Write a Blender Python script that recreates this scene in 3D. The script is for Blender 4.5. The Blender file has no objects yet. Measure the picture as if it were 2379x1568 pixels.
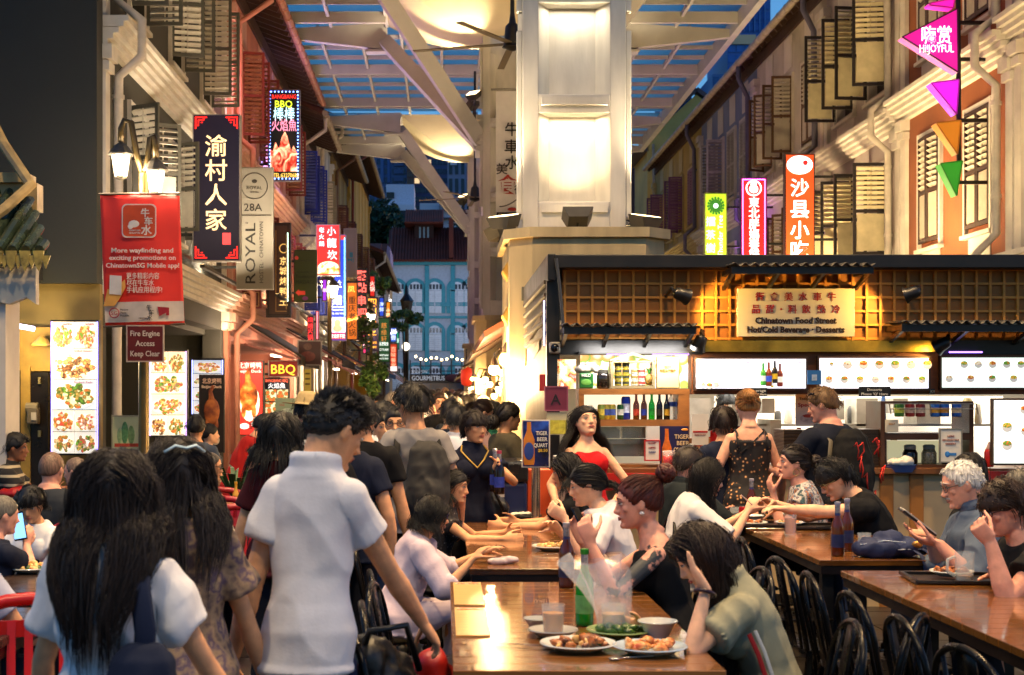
import bpy, math, random
import numpy as np
from math import pi, sin, cos, radians as R
from mathutils import Vector as V, Matrix as Mx, noise as NZ
random.seed(7)
SC = bpy.context.scene
COL = SC.collection
# ---------------------------------------------------------------- camera
FPX, VX, VY, EYE = 3304.0, 1030.0, 923.0, 1.6      # focal length and vanishing point in photo pixels (2379 wide)
cam = bpy.data.cameras.new('camera')
cam.sensor_width = 36; cam.lens = 50
cam.shift_x = (1189.5 - VX) / 2379; cam.shift_y = (VY - 784) / 2379
cam.clip_end = 3000; cam.clip_start = .1
cam.dof.use_dof = True; cam.dof.focus_distance = 10.5; cam.dof.aperture_fstop = 5.6
co = bpy.data.objects.new('camera', cam); COL.objects.link(co)
co.location = (0, 0, EYE); co.rotation_euler = (pi / 2, 0, 0)
SC.camera = co
SC.view_settings.view_transform = 'Standard'; SC.view_settings.look = 'None'
SC.view_settings.exposure = .3; SC.view_settings.gamma = 1
SC.render.engine = 'CYCLES'
SC.cycles.max_bounces = 6; SC.cycles.diffuse_bounces = 3; SC.cycles.glossy_bounces = 3
SC.cycles.transmission_bounces = 6; SC.cycles.transparent_max_bounces = 12
SC.cycles.sample_clamp_indirect = 4; SC.cycles.caustics_reflective = False; SC.cycles.caustics_refractive = False
SC.cycles.use_denoising = True
# ---------------------------------------------------------------- dusk sky
W = bpy.data.worlds.new('World'); SC.world = W; W.use_nodes = True
_n = W.node_tree
_s = _n.nodes.new('ShaderNodeTexSky'); _s.sky_type = 'NISHITA'; _s.sun_disc = False
_s.sun_elevation = R(2.0); _s.sun_rotation = R(90); _s.ozone_density = 4; _s.dust_density = .5; _s.air_density = 1.0
_n.links.new(_s.outputs[0], _n.nodes['Background'].inputs[0])
_n.nodes['Background'].inputs[1].default_value = .6
sl = bpy.data.lights.new('sun', 'SUN'); sl.energy = .02; sl.angle = R(15); sl.color = (1, .8, .6)
so = bpy.data.objects.new('sun', sl); COL.objects.link(so); so.rotation_euler = (R(88), 0, R(90))
def at(x, y, Y):
 return V(((x - VX) / FPX * Y, Y, EYE + (VY - y) / FPX * Y))
def PX(x, Y): return (x - VX) / FPX * Y
def PZ(y, Y): return EYE + (VY - y) / FPX * Y
def rgb(h):
 c = [int(h[i:i + 2], 16) / 255 for i in (0, 2, 4)]
 return tuple(x / 12.92 if x < .04045 else ((x + .055) / 1.055) ** 2.4 for x in c)
WARM, WARM2, COOL = (1, .62, .27), (1, .74, .42), (1, .95, .9)
def lamp(kind, loc, color, power, size=.1, to=None, ang=60, blend=.5, parent=None, sy=None):
 l = bpy.data.lights.new(kind.lower() + '_light', kind); l.energy = power; l.color = color
 if kind == 'AREA':
  l.size = size
  if sy: l.shape = 'RECTANGLE'; l.size_y = sy
 else: l.shadow_soft_size = size
 if kind == 'SPOT': l.spot_size = R(ang); l.spot_blend = blend
 o = bpy.data.objects.new(l.name, l); COL.objects.link(o); o.location = loc
 if to is not None: o.rotation_euler = (V(to) - V(loc)).to_track_quat('-Z', 'Y').to_euler()
 return o
# ---------------------------------------------------------------- materials
_mc = {}
def mat(col, rough=.6, metal=0., var=.12, vs=6., bump=0., bs=40., emit=0., ecol=None, alpha=1., trans=0., spec=.5, coat=0., stretch=None, ior=1.45):
 key = (col, rough, metal, var, vs, bump, bs, emit, ecol, alpha, trans, spec, coat, stretch)
 if key in _mc: return _mc[key]
 m = bpy.data.materials.new('m_' + str(len(_mc))); m.use_nodes = True; _mc[key] = m
 nt = m.node_tree; b = nt.nodes['Principled BSDF']; I = b.inputs
 c = rgb(col); I['Base Color'].default_value = (*c, 1)
 I['Roughness'].default_value = rough; I['Metallic'].default_value = metal
 I['Specular IOR Level'].default_value = spec; I['Alpha'].default_value = alpha
 I['Transmission Weight'].default_value = trans; I['Coat Weight'].default_value = coat; I['IOR'].default_value = ior
 if emit:
  I['Emission Color'].default_value = (*rgb(ecol or col), 1); I['Emission Strength'].default_value = emit
 if var or bump:
  tc = nt.nodes.new('ShaderNodeTexCoord'); src = tc.outputs['Object']
  if stretch:
   mp = nt.nodes.new('ShaderNodeMapping'); mp.inputs['Scale'].default_value = stretch
   nt.links.new(src, mp.inputs[0]); src = mp.outputs[0]
  if var and not trans:
   n = nt.nodes.new('ShaderNodeTexNoise'); n.inputs['Scale'].default_value = vs; n.inputs['Detail'].default_value = 5
   nt.links.new(src, n.inputs['Vector'])
   mr = nt.nodes.new('ShaderNodeMapRange'); mr.inputs['From Min'].default_value = .3; mr.inputs['From Max'].default_value = .7
   mr.inputs['To Min'].default_value = 1 - 1.6 * var; mr.inputs['To Max'].default_value = 1 + var
   nt.links.new(n.outputs[0], mr.inputs['Value'])
   mx = nt.nodes.new('ShaderNodeVectorMath'); mx.operation = 'SCALE'; mx.inputs[0].default_value = c
   nt.links.new(mr.outputs[0], mx.inputs['Scale']); nt.links.new(mx.outputs[0], I['Base Color'])
   if rough > .15:
    m2 = nt.nodes.new('ShaderNodeMapRange'); m2.inputs['To Min'].default_value = max(.05, rough - .12); m2.inputs['To Max'].default_value = min(1, rough + .12)
    nt.links.new(n.outputs[0], m2.inputs['Value']); nt.links.new(m2.outputs[0], I['Roughness'])
  if bump:
   n = nt.nodes.new('ShaderNodeTexNoise'); n.inputs['Scale'].default_value = bs; n.inputs['Detail'].default_value = 4
   nt.links.new(src, n.inputs['Vector'])
   bp = nt.nodes.new('ShaderNodeBump'); bp.inputs['Strength'].default_value = bump; bp.inputs['Distance'].default_value = .02
   nt.links.new(n.outputs[0], bp.inputs['Height']); nt.links.new(bp.outputs[0], I['Normal'])
 return m
def glow(col, s=1.5):      # something that gives off light
 return mat(col, .5, var=0, emit=s)
def ramp_mat(kind, cols, scale=10, emit=0, rough=.6, stretch=None, detail=3, dist=0, rand=1., bump=0, coat=0, feature=None):
 key = (kind, tuple(cols), scale, emit, rough, stretch, detail, dist, rand, bump, coat, feature)
 if key in _mc: return _mc[key]
 m = bpy.data.materials.new('m_' + str(len(_mc))); m.use_nodes = True; _mc[key] = m
 nt = m.node_tree; b = nt.nodes['Principled BSDF']; L = nt.links.new
 tc = nt.nodes.new('ShaderNodeTexCoord'); src = tc.outputs['Object']
 mp = nt.nodes.new('ShaderNodeMapping'); mp.inputs['Scale'].default_value = stretch or (1, 1, 1); L(src, mp.inputs[0])
 if kind == 'vor':
  n = nt.nodes.new('ShaderNodeTexVoronoi'); n.inputs['Scale'].default_value = scale; n.inputs['Randomness'].default_value = rand; o = n.outputs['Distance']
  if feature == 'cell':
   sp = nt.nodes.new('ShaderNodeSeparateColor'); L(n.outputs['Color'], sp.inputs[0]); o = sp.outputs[0]
 elif kind == 'wave':
  n = nt.nodes.new('ShaderNodeTexWave'); n.inputs['Scale'].default_value = scale; n.inputs['Distortion'].default_value = dist; n.inputs['Detail'].default_value = detail; o = n.outputs['Fac']
  if feature: n.bands_direction = feature
 else:
  n = nt.nodes.new('ShaderNodeTexNoise'); n.inputs['Scale'].default_value = scale; n.inputs['Detail'].default_value = detail; n.inputs['Distortion'].default_value = dist; o = n.outputs[0]
 L(mp.outputs[0], n.inputs['Vector'])
 cr = nt.nodes.new('ShaderNodeValToRGB'); e = cr.color_ramp.elements
 for i, (p, h) in enumerate(cols):
  k = e[i] if i < 2 else e.new(p)
  k.position = p; k.color = (*rgb(h), 1)
 L(o, cr.inputs[0]); L(cr.outputs[0], b.inputs['Base Color'])
 b.inputs['Roughness'].default_value = rough; b.inputs['Coat Weight'].default_value = coat
 if coat:
  b.inputs['Coat Roughness'].default_value = .12
  n2 = nt.nodes.new('ShaderNodeTexNoise'); n2.inputs['Scale'].default_value = 5; n2.inputs['Detail'].default_value = 8; L(tc.outputs['Object'], n2.inputs['Vector'])
  r2 = nt.nodes.new('ShaderNodeMapRange'); r2.inputs['From Min'].default_value = .35; r2.inputs['From Max'].default_value = .7; r2.inputs['To Min'].default_value = .02; r2.inputs['To Max'].default_value = .15
  L(n2.outputs[0], r2.inputs['Value']); L(r2.outputs[0], b.inputs['Coat Roughness'])
 if emit: L(cr.outputs[0], b.inputs['Emission Color']); b.inputs['Emission Strength'].default_value = emit
 if bump:
  bp = nt.nodes.new('ShaderNodeBump'); bp.inputs['Strength'].default_value = bump; bp.inputs['Distance'].default_value = .02
  L(o, bp.inputs['Height']); L(bp.outputs[0], b.inputs['Normal'])
 return m
# ---------------------------------------------------------------- objects
def tag(o, label=None, cat=None, group=None, kind=None):
 if label: o['label'] = label
 if cat: o['category'] = cat
 if group: o['group'] = group
 if kind: o['kind'] = kind
 return o
def thing(name, label, cat, loc=(0, 0, 0), rz=0, group=None):
 o = bpy.data.objects.new(name, None); COL.objects.link(o); o.location = loc; o.rotation_euler = (0, 0, rz)
 o.empty_display_size = .2
 return tag(o, label, cat, group)
def chain(o):
 m = Mx.Identity(4)
 while o is not None:
  m = o.matrix_basis @ m; o = o.parent
 return m
def kids(o): return [c for c in o.children]
def copy_tree(o, parent=None):
 c = o.copy(); COL.objects.link(c); c.parent = parent
 for ch in kids(o): copy_tree(ch, c)
 return c
def dup(o, loc, rz=0, label=None, sc=None):
 c = copy_tree(o); c.location = loc; c.rotation_euler = (0, 0, rz)
 if sc: c.scale = (sc, sc, sc)
 if label: c['label'] = label
 return c
class MB:
 def __init__(s, M=None): s.v = []; s.f = []; s.mi = []; s.M = M
 def add(s, vs, fs, m=0):
  b = len(s.v)
  s.v += [s.M @ V(p) for p in vs] if s.M is not None else [V(p) for p in vs]
  s.f += [tuple(i + b for i in f) for f in fs]; s.mi += [m] * len(fs)
  return s
 def box(s, x0, y0, z0, x1, y1, z1, m=0):
  if x0 > x1: x0, x1 = x1, x0
  if y0 > y1: y0, y1 = y1, y0
  if z0 > z1: z0, z1 = z1, z0
  return s.add([(x0, y0, z0), (x1, y0, z0), (x1, y1, z0), (x0, y1, z0), (x0, y0, z1), (x1, y0, z1), (x1, y1, z1), (x0, y1, z1)],
              [(0, 3, 2, 1), (4, 5, 6, 7), (0, 1, 5, 4), (1, 2, 6, 5), (2, 3, 7, 6), (3, 0, 4, 7)], m)
 def bar(s, a, b, w, h=None, m=0, up=(0, 0, 1)):      # rectangular bar from a to b
  a, b = V(a), V(b); h = h or w; d = (b - a).normalized(); u = V(up)
  if abs(d.dot(u)) > .98: u = V((0, 1, 0))
  x = d.cross(u).normalized(); z = x.cross(d)
  q = [(-1, -1), (1, -1), (1, 1), (-1, 1)]
  vs = [p + x * (i * w / 2) + z * (j * h / 2) for p in (a, b) for i, j in q]
  return s.add(vs, [(3, 2, 1, 0), (4, 5, 6, 7), (0, 1, 5, 4), (1, 2, 6, 5), (2, 3, 7, 6), (3, 0, 4, 7)], m)
 def tube(s, pts, r, n=8, m=0, flat=1., up=None, cap=True):
  pts = [V(p) for p in pts]; k = len(pts); rs = r if hasattr(r, '__len__') else [r] * k
  T = [(pts[min(i + 1, k - 1)] - pts[max(i - 1, 0)]).normalized() for i in range(k)]
  u = V(up) if up else (V((0, 0, 1)) if abs(T[0].z) < .9 else V((0, 1, 0)))
  vs = []
  for i in range(k):
   x = T[i].cross(u)
   x = x.normalized() if x.length > 1e-5 else T[i].orthogonal().normalized()
   y = x.cross(T[i]).normalized(); u = y
   for j in range(n):
    a = 2 * pi * j / n; vs.append(pts[i] + x * (cos(a) * rs[i]) + y * (sin(a) * rs[i] * flat))
  fs = [(i * n + j, i * n + (j + 1) % n, (i + 1) * n + (j + 1) % n, (i + 1) * n + j) for i in range(k - 1) for j in range(n)]
  if cap: fs += [tuple(range(n))[::-1], tuple((k - 1) * n + j for j in range(n))]
  return s.add(vs, fs, m)
 def loft(s, rings, n=16, m=0):     # rings: (centre, ax, ay)
  vs = []
  for c, ax, ay in rings:
   for j in range(n):
    a = 2 * pi * j / n; vs.append(V(c) + V(ax) * cos(a) + V(ay) * sin(a))
  k = len(rings)
  fs = [(i * n + j, i * n + (j + 1) % n, (i + 1) * n + (j + 1) % n, (i + 1) * n + j) for i in range(k - 1) for j in range(n)]
  fs += [tuple(range(n))[::-1], tuple((k - 1) * n + j for j in range(n))]
  return s.add(vs, fs, m)
 def lathe(s, prof, c=(0, 0, 0), n=16, m=0, cap=True):
  c = V(c); vs = [c + V((r * cos(2 * pi * j / n), r * sin(2 * pi * j / n), z)) for r, z in prof for j in range(n)]
  k = len(prof)
  fs = [(i * n + j, i * n + (j + 1) % n, (i + 1) * n + (j + 1) % n, (i + 1) * n + j) for i in range(k - 1) for j in range(n)]
  if cap: fs += [tuple(range(n))[::-1], tuple((k - 1) * n + j for j in range(n))]
  return s.add(vs, fs, m)
 def ball(s, c, r, Rm=None, n=14, m=0):
  c = V(c); r = r if hasattr(r, '__len__') else (r, r, r); k = n // 2 + 1
  vs = []
  for i in range(k + 1):
   t = pi * (i + .02 if i == 0 else i - .02 if i == k else i) / k
   for j in range(n):
    a = 2 * pi * j / n; p = V((r[0] * sin(t) * cos(a), r[1] * sin(t) * sin(a), -r[2] * cos(t)))
    vs.append(c + (Rm @ p if Rm is not None else p))
  fs = [(i * n + j, i * n + (j + 1) % n, (i + 1) * n + (j + 1) % n, (i + 1) * n + j) for i in range(k) for j in range(n)]
  fs += [tuple(range(n))[::-1], tuple(k * n + j for j in range(n))]
  return s.add(vs, fs, m)
 def prism(s, poly, a, b, m=0, axis='y'):     # poly in the two other axes, extruded from a to b
  k = len(poly)
  P = {'y': lambda p, t: (p[0], t, p[1]), 'x': lambda p, t: (t, p[0], p[1]), 'z': lambda p, t: (p[0], p[1], t)}[axis]
  vs = [P(p, a) for p in poly] + [P(p, b) for p in poly]
  fs = [(i, (i + 1) % k, k + (i + 1) % k, k + i) for i in range(k)] + [tuple(range(k))[::-1], tuple(range(k, 2 * k))]
  return s.add(vs, fs, m)
 def grid(s, fn, nu, nv, m=0):
  vs = [fn(i / nu, j / nv) for i in range(nu + 1) for j in range(nv + 1)]; w = nv + 1
  return s.add(vs, [(i * w + j, (i + 1) * w + j, (i + 1) * w + j + 1, i * w + j + 1) for i in range(nu) for j in range(nv)], m)
 def text(s, body, c, h, m=0, w=None, depth=.004, vert=False, ax=(1, 0, 0), ay=(0, 0, 1), align='CENTER', bold=0., sp=1.12):
  """letters of cap height h centred on c, in the plane ax, ay"""
  ax, ay = V(ax).normalized(), V(ay).normalized(); nz = ax.cross(ay)
  if vert:
   for i, ch in enumerate(body):
    if ch != ' ': s.text(ch, V(c) + ay * (((len(body) - 1) / 2 - i) * h * sp), h, m, w, depth, ax=ax, ay=ay, bold=bold)
   return s
  vs, fs = glyphs(body, bold)
  if not vs: return s
  xs = [p[0] for p in vs]; x0, x1 = min(xs), max(xs); ys = [p[1] for p in vs]; y0, y1 = min(ys), max(ys)
  k = h / max(y1 - y0, .35) if len(body) == 1 else h / .72
  kx = w / (x1 - x0) if (w and len(body) > 1) else k
  xo = {'CENTER': (x0 + x1) / 2, 'LEFT': x0, 'RIGHT': x1}[align]; yo = (y0 + y1) / 2 if len(body) == 1 else .36
  return s.add([V(c) + ax * ((p[0] - xo) * kx) + ay * ((p[1] - yo) * k) + nz * (depth if p[2] > 0 else -depth) for p in vs], fs, m)
 def build(s, name, mats, parent=None, smooth=False, bevel=0, world=True, seg=2, sub=0, ang=None):
  me = bpy.data.meshes.new(name)
  vs = s.v
  if parent is not None and world:
   inv = chain(parent).inverted(); vs = [inv @ p for p in vs]
  me.from_pydata([tuple(p) for p in vs], [], s.f); me.validate()
  for x in (mats if isinstance(mats, (list, tuple)) else [mats]): me.materials.append(x)
  if any(s.mi) and len(s.mi) == len(me.polygons): me.polygons.foreach_set('material_index', s.mi)
  o = bpy.data.objects.new(name, me); COL.objects.link(o); o.parent = parent
  if smooth:
   me.polygons.foreach_set('use_smooth', [True] * len(me.polygons))
   if ang: me.set_sharp_from_angle(angle=R(ang))
  if bevel:
   b = o.modifiers.new('edge', 'BEVEL'); b.width = bevel; b.segments = seg; b.limit_method = 'ANGLE'; b.angle_limit = R(40)
  if sub:
   b = o.modifiers.new('sub', 'SUBSURF'); b.levels = sub; b.render_levels = sub
  me.update(); return o
_gc = {}
def glyphs(body, bold=0.):
 if (body, bold) in _gc: return _gc[body, bold]
 c = bpy.data.curves.new('t', 'FONT'); c.body = body; c.size = 1; c.extrude = .01; c.offset = bold; c.resolution_u = 2
 o = bpy.data.objects.new('t', c); COL.objects.link(o)
 dg = bpy.context.evaluated_depsgraph_get(); dg.update()
 me = bpy.data.meshes.new_from_object(o.evaluated_get(dg))
 r = ([tuple(v.co) for v in me.vertices], [tuple(p.vertices) for p in me.polygons])
 bpy.data.objects.remove(o); bpy.data.curves.remove(c); bpy.data.meshes.remove(me)
 _gc[body, bold] = r; return r
def remesh(mb, name, material, vox, parent=None, it=3, wr=0., wf=9., pinch=None, world=True):
 """one continuous skin over the shapes in mb, smoothed; wr adds cloth folds"""
 me = bpy.data.meshes.new(name); vs = mb.v
 if parent is not None and world:
  inv = chain(parent).inverted(); vs = [inv @ p for p in vs]
 me.from_pydata([tuple(p) for p in vs], [], mb.f)
 o = bpy.data.objects.new('t', me); COL.objects.link(o)
 a = o.modifiers.new('r', 'REMESH'); a.mode = 'VOXEL'; a.voxel_size = vox
 b = o.modifiers.new('s', 'SMOOTH'); b.factor = .5; b.iterations = it
 dg = bpy.context.evaluated_depsgraph_get(); dg.update()
 m2 = bpy.data.meshes.new_from_object(o.evaluated_get(dg)); bpy.data.objects.remove(o); bpy.data.meshes.remove(me)
 m2.name = name
 if wr:
  n = len(m2.vertices); c = np.empty(n * 3); m2.vertices.foreach_get('co', c); c = c.reshape(-1, 3)
  nn = np.empty(n * 3); m2.vertices.foreach_get('normal', nn); nn = nn.reshape(-1, 3)
  sd = random.random() * 50
  d = np.array([0.9 - 1.7 * abs(NZ.noise((p[0] * wf + p[2] * 3 + sd, p[1] * wf, p[2] * wf * .4))) + .7 * NZ.noise((p[0] * wf * .6, p[1] * wf * .6 + sd, p[2] * wf * 1.1)) + .3 * (NZ.noise((p[0] * wf * 2.2 - p[2] * 9, p[1] * wf * 2.2 + sd, p[2] * wf * 1.7))) for p in c])
  c += nn * (np.clip(d, -.3, 1.4) * wr)[:, None]
  m2.vertices.foreach_set('co', c.ravel())
 m2.materials.clear(); m2.materials.append(material)
 m2.polygons.foreach_set('use_smooth', [True] * len(m2.polygons)); m2.update()
 o = bpy.data.objects.new(name, m2); COL.objects.link(o); o.parent = parent
 return o
# ================================================================ ground
def pave_mat():
 m = mat('3a3632', .42, var=.22, vs=1.3, bump=.25, bs=25)
 return m
mb = MB(); mb.box(-400, -12, -.3, 400, 900, 0); tag(mb.build('ground', pave_mat()), kind='structure')
mb = MB()
for i in range(-6, 110):
 for j in range(-7, 11):
  x, y = j * .62 - .1, i * .62
  if i < 60: mb.box(x + .006, y + .006, .002, x + .614, y + .614, .012)
tag(mb.build('paving', mat('2c2724', .38, var=.3, vs=.9, bump=.15, bs=60)), kind='structure')
# ================================================================ shophouses
def shutter(w, h, parent, M, fm, sm, n=9, mid=True, panel=False):
 """hinge on the local z axis, leaf along +x, frame front -y"""
 t = .035; f = .055; mb = MB(M)
 mb.box(0, -t, 0, f, 0, h).box(w - f, -t, 0, w, 0, h).box(f, -t, 0, w - f, 0, f).box(f, -t, h - f, w - f, 0, h)
 if mid: mb.box(f, -t + .002, h * .46, w - f, -.002, h * .46 + f)
 fr = mb.build('shutter', [fm, sm], parent); mb = MB(M)
 rngs = [(f, h * .46), (h * .46 + f, h - f)] if mid else [(f, h - f)]
 for k, (a, b) in enumerate(rngs):
  if panel and k == 0:
   mb.box(f + .02, -t * .7, a + .02, w - f - .02, -t * .3, b - .02); continue
  nn = max(3, int((b - a) / .085))
  for i in range(nn):
   z = a + (b - a) * (i + .5) / nn
   mb.bar((f, -t * .5, z), (w - f, -t * .5, z), .078, .012, up=(0, .6, .8))
  mb.box(w / 2 - .008, -t - .004, a, w / 2 + .008, -t + .004, b)
 mb.build('louvre_slats', sm, fr)
def house(label, side, X0, Y0, Y1, ze, wall, trim, frame, slat, nw=2, zc=(3.55, 6.4), opens=(0,), winw=.95, shop='5a4632', roof='6d3522', panels=True, pipe='c9c0b0', eave=.75, pilaster=True, wf=None, cat='shophouse', gutter='9a8b74', floors=None, glow_=None, pipes=True, panlow=False):
 t = thing('shophouse', label, cat, (X0, Y0, 0)); W = Y1 - Y0; sg = 1 if side == 'L' else -1
 # u along the street, d out of the wall, z up
 Mw = Mx.Translation((X0, Y0, 0)) @ Mx(((0, sg, 0, 0), (1, 0, 0, 0), (0, 0, 1, 0), (0, 0, 0, 1)))     # (u, d, z) -> world
 wm = mat(wall, .85, var=.14, vs=1.2, bump=.12, bs=30); tm = mat(trim, .7, var=.1, vs=3); fm = mat(frame, .6, var=.1); sm = mat(slat, .6, var=.1)
 fl = floors or [(zc[0], zc[1]), (zc[1], ze)]
 wins = []
 for k, (a, b) in enumerate(fl):
  for i in range(nw):
   c = W * (i + .5) / nw * .86 + W * .07
   z0, z1 = a + .62, min(b - .75, a + 2.35)
   wins.append((c - winw / 2, c + winw / 2, z0, z1, k, i))
 m = MB(Mw)      # wall with openings: strips
 zs = sorted({0, 2.9, ze} | {w[2] for w in wins} | {w[3] for w in wins})
 for a, b in zip(zs[:-1], zs[1:]):
  if b <= 2.91: continue
  row = sorted([w for w in wins if w[2] <= a + .01 and w[3] >= b - .01]); u = 0
  for w in row: m.box(u, -.3, a, w[0], 0, b); u = w[1]
  m.box(u, -.3, a, W, 0, b)
 m.box(0, -6, 2.6, W, -.3, ze - .3) if False else None
 m.box(0, -5, 0, .12, -.3, ze); m.box(W - .12, -5, 0, W, -.3, ze)
 m.box(0, -2.6, 0, W, -2.4, 2.9); m.box(0, -2.4, 2.8, W, -.3, 2.9)
 m.box(0, -.35, 0, .35, 0, 2.9); m.box(W - .35, -.35, 0, W, 0, 2.9)
 m.build('wall', wm, t)
 for z in zc:
  m = MB(Mw)
  for dz, d in ((0, .1), (.07, .17), (.14, .24), (.22, .3), (.29, .36)): m.box(-.0, .001, z + dz - .3, W, d, z + dz - .23)
  m.build('cornice', tm, t)
 if pilaster:
  for u in (0, W - .3):
   m = MB(Mw); z0 = 2.9
   for z in list(zc) + [ze - .35]:
    if z - .3 > z0: m.box(u + .03, .001, z0, u + .27, .07, z - .3); m.box(u, .001, z - .62, u + .3, .12, z - .5); m.box(u - .02, .001, z - .48, u + .32, .16, z - .302)
    z0 = z + .062
   m.build('pilaster', tm, t)
 if panels:
  for w in wins:
   m = MB(Mw); z = w[3] + .22; top_ = fl[w[4]][1] - .38
   pmt = mat(trim, .75, var=.08, vs=2)
   if top_ - z > .2: m.box(w[0] + .12, .001, z, w[1] - .12, .022, top_); m.build('plaster_panel', pmt, t, bevel=.008)
   m = MB(Mw)
   if panlow or w[4] == 1: m.box(w[0] + .05, .001, w[2] - .5, w[1] - .05, .022, w[2] - .14)
   if m.v: m.build('plaster_panel', pmt, t, bevel=.008)
 for k, w in enumerate(wins):
  m = MB(Mw); a, b, z0, z1 = w[:4]
  m.box(a - .07, .001, z0 - .09, a, .06, z1 + .08).box(b, .001, z0 - .09, b + .07, .06, z1 + .08).box(a, .001, z1, b, .05, z1 + .08).box(a - .1, .002, z0 - .15, b + .1, .1, z0 - .092)
  fr = m.build('window', tm, t)
  m = MB(Mw); m.box(a, -.18, z0, b, -.16, z1); m.box((a + b) / 2 - .02, -.16, z0, (a + b) / 2 + .02, -.13, z1); m.box(a, -.16, (z0 + z1) / 2, b, -.135, (z0 + z1) / 2 + .04)
  m.build('pane', glow(glow_, .6) if glow_ and k % 3 == 0 else mat('15181c', .1, var=0), fr)
  hw = (b - a) / 2
  op = opens[k % len(opens)]
  for s_, u in ((1, a), (-1, b)):
   ang = op if not isinstance(op, tuple) else op[0 if s_ > 0 else 1]
   Ms = Mw @ Mx.Translation((u, .03, z0)) @ Mx.Rotation(R(ang) * s_, 4, 'Z') @ Mx.Diagonal((s_, -1, 1, 1))
   shutter(hw - .005, z1 - z0, fr, Ms, fm, sm, panel=(w[4] == 0 or panlow))
 # roof, eave, gutter, pipe
 m = MB(Mw)
 n = int(W / .22)
 m.prism([(-5.2, ze + 2.3), (eave, ze - .12), (eave, ze - .02), (-5.2, ze + 2.42)], 0, W, axis='x')
 for i in range(n):
  u = W * (i + .5) / n; m.tube([(u, eave + .02, ze + .0), (u, -5.2, ze + 2.44)], .065, 6)
 rm = m.build('roof', mat(roof, .8, var=.25, vs=5, bump=.3, bs=15), t)
 m = MB(Mw)
 for i in range(int(W / .5)): m.bar((.25 + i * .5, -.1, ze + .1), (.25 + i * .5, eave - .03, ze - .2), .06, .1)
 m.box(0, -.01, ze - .32, W, .05, ze - .02)
 m.build('rafter_ribs', mat('3a2415', .7), rm)
 m = MB(Mw); m.tube([(0, eave + .07, ze - .1), (W, eave + .07, ze - .1)], .085, 10)
 for i in range(int(W / .7)): m.tube([(i * .7 + .3, eave + .07, ze - .1), (i * .7 + .34, eave + .07, ze - .1)], .096, 10)
 m.build('gutter', mat(gutter, .5, var=.2), t, smooth=True, ang=40)
 if pipes:
  m = MB(Mw); u = .42; pr = .062
  m.tube([(u, eave + .05, ze - .15), (u, eave + .05, ze - .5), (u, .16, ze - .95), (u, .14, zc[1] + .35), (u, .44, zc[1] + .1), (u, .44, zc[1] - .35), (u, .14, zc[1] - .62), (u, .14, zc[0] + .4), (u, .44, zc[0] + .1), (u, .44, zc[0] - .4), (u, .12, zc[0] - .7), (u, .12, .1)], pr, 10)
  for z in (ze - 1.6, zc[1] - .9, zc[0] + .9, zc[0] - .9): m.tube([(u, .14 if z > 3 else .12, z), (u, .14 if z > 3 else .12, z + .05)], pr * 1.25, 10)
  m.build('downpipe', mat(pipe, .5, var=.12), t, smooth=True, ang=50)
 # shop behind the five-foot way
 m = MB(Mw); m.box(.5, -2.38, .1, W - .5, -2.36, 2.5); m.build('shop_front', mat(shop, .5, var=.3, vs=3, emit=.25), t)  # faint emission on the wall stands in for the lit shop interior
 return t
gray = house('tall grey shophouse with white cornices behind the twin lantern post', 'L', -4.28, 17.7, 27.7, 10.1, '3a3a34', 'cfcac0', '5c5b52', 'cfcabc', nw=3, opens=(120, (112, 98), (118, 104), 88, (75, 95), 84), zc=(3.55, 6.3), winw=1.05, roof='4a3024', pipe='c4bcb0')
m = MB()     # the grey gable end wall that faces the tables, with its ground floor shop below
m.box(-14, 17.4, 3.0, -4.24, 17.7, 12.5); m.box(-6.2, 17.3, 9.6, -4.75, 17.4, 12.4)
m.box(-5.3, 17.2, 3.02, -4.9, 17.4, 3.2)
m.build('gable_wall', mat('2f302c', .85, var=.12, vs=.8, bump=.1, bs=25), gray)
m = MB(); m.box(-14, 17.55, 0, -4.24, 17.7, 3.0); m.build('side_wall', mat('7d6a3a', .7, var=.2, vs=1.5), gray)
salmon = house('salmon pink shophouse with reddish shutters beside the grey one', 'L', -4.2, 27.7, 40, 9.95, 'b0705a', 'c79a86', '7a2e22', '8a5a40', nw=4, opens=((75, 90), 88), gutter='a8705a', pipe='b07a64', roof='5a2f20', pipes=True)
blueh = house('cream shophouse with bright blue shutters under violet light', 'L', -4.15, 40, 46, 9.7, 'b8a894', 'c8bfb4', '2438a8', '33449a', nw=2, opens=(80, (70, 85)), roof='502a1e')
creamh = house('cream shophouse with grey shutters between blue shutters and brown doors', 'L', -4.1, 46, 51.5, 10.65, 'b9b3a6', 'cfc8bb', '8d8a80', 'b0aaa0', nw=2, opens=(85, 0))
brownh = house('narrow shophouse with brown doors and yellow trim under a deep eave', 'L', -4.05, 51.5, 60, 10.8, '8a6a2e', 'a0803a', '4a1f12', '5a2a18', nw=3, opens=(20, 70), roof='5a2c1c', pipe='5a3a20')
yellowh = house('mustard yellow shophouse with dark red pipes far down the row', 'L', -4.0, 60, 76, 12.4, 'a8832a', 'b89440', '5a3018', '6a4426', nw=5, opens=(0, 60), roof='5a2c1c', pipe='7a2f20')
farwh = house('white shophouse with red hanging shutters at the far end of the row', 'L', -3.95, 76, 104, 9.4, 'a8a29c', 'b5b0aa', '6a201c', '7a3a30', nw=7, opens=(0, 40), roof='5a2c1c', floors=[(3.4, 6.2)], zc=(3.4, 6.3))
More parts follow.
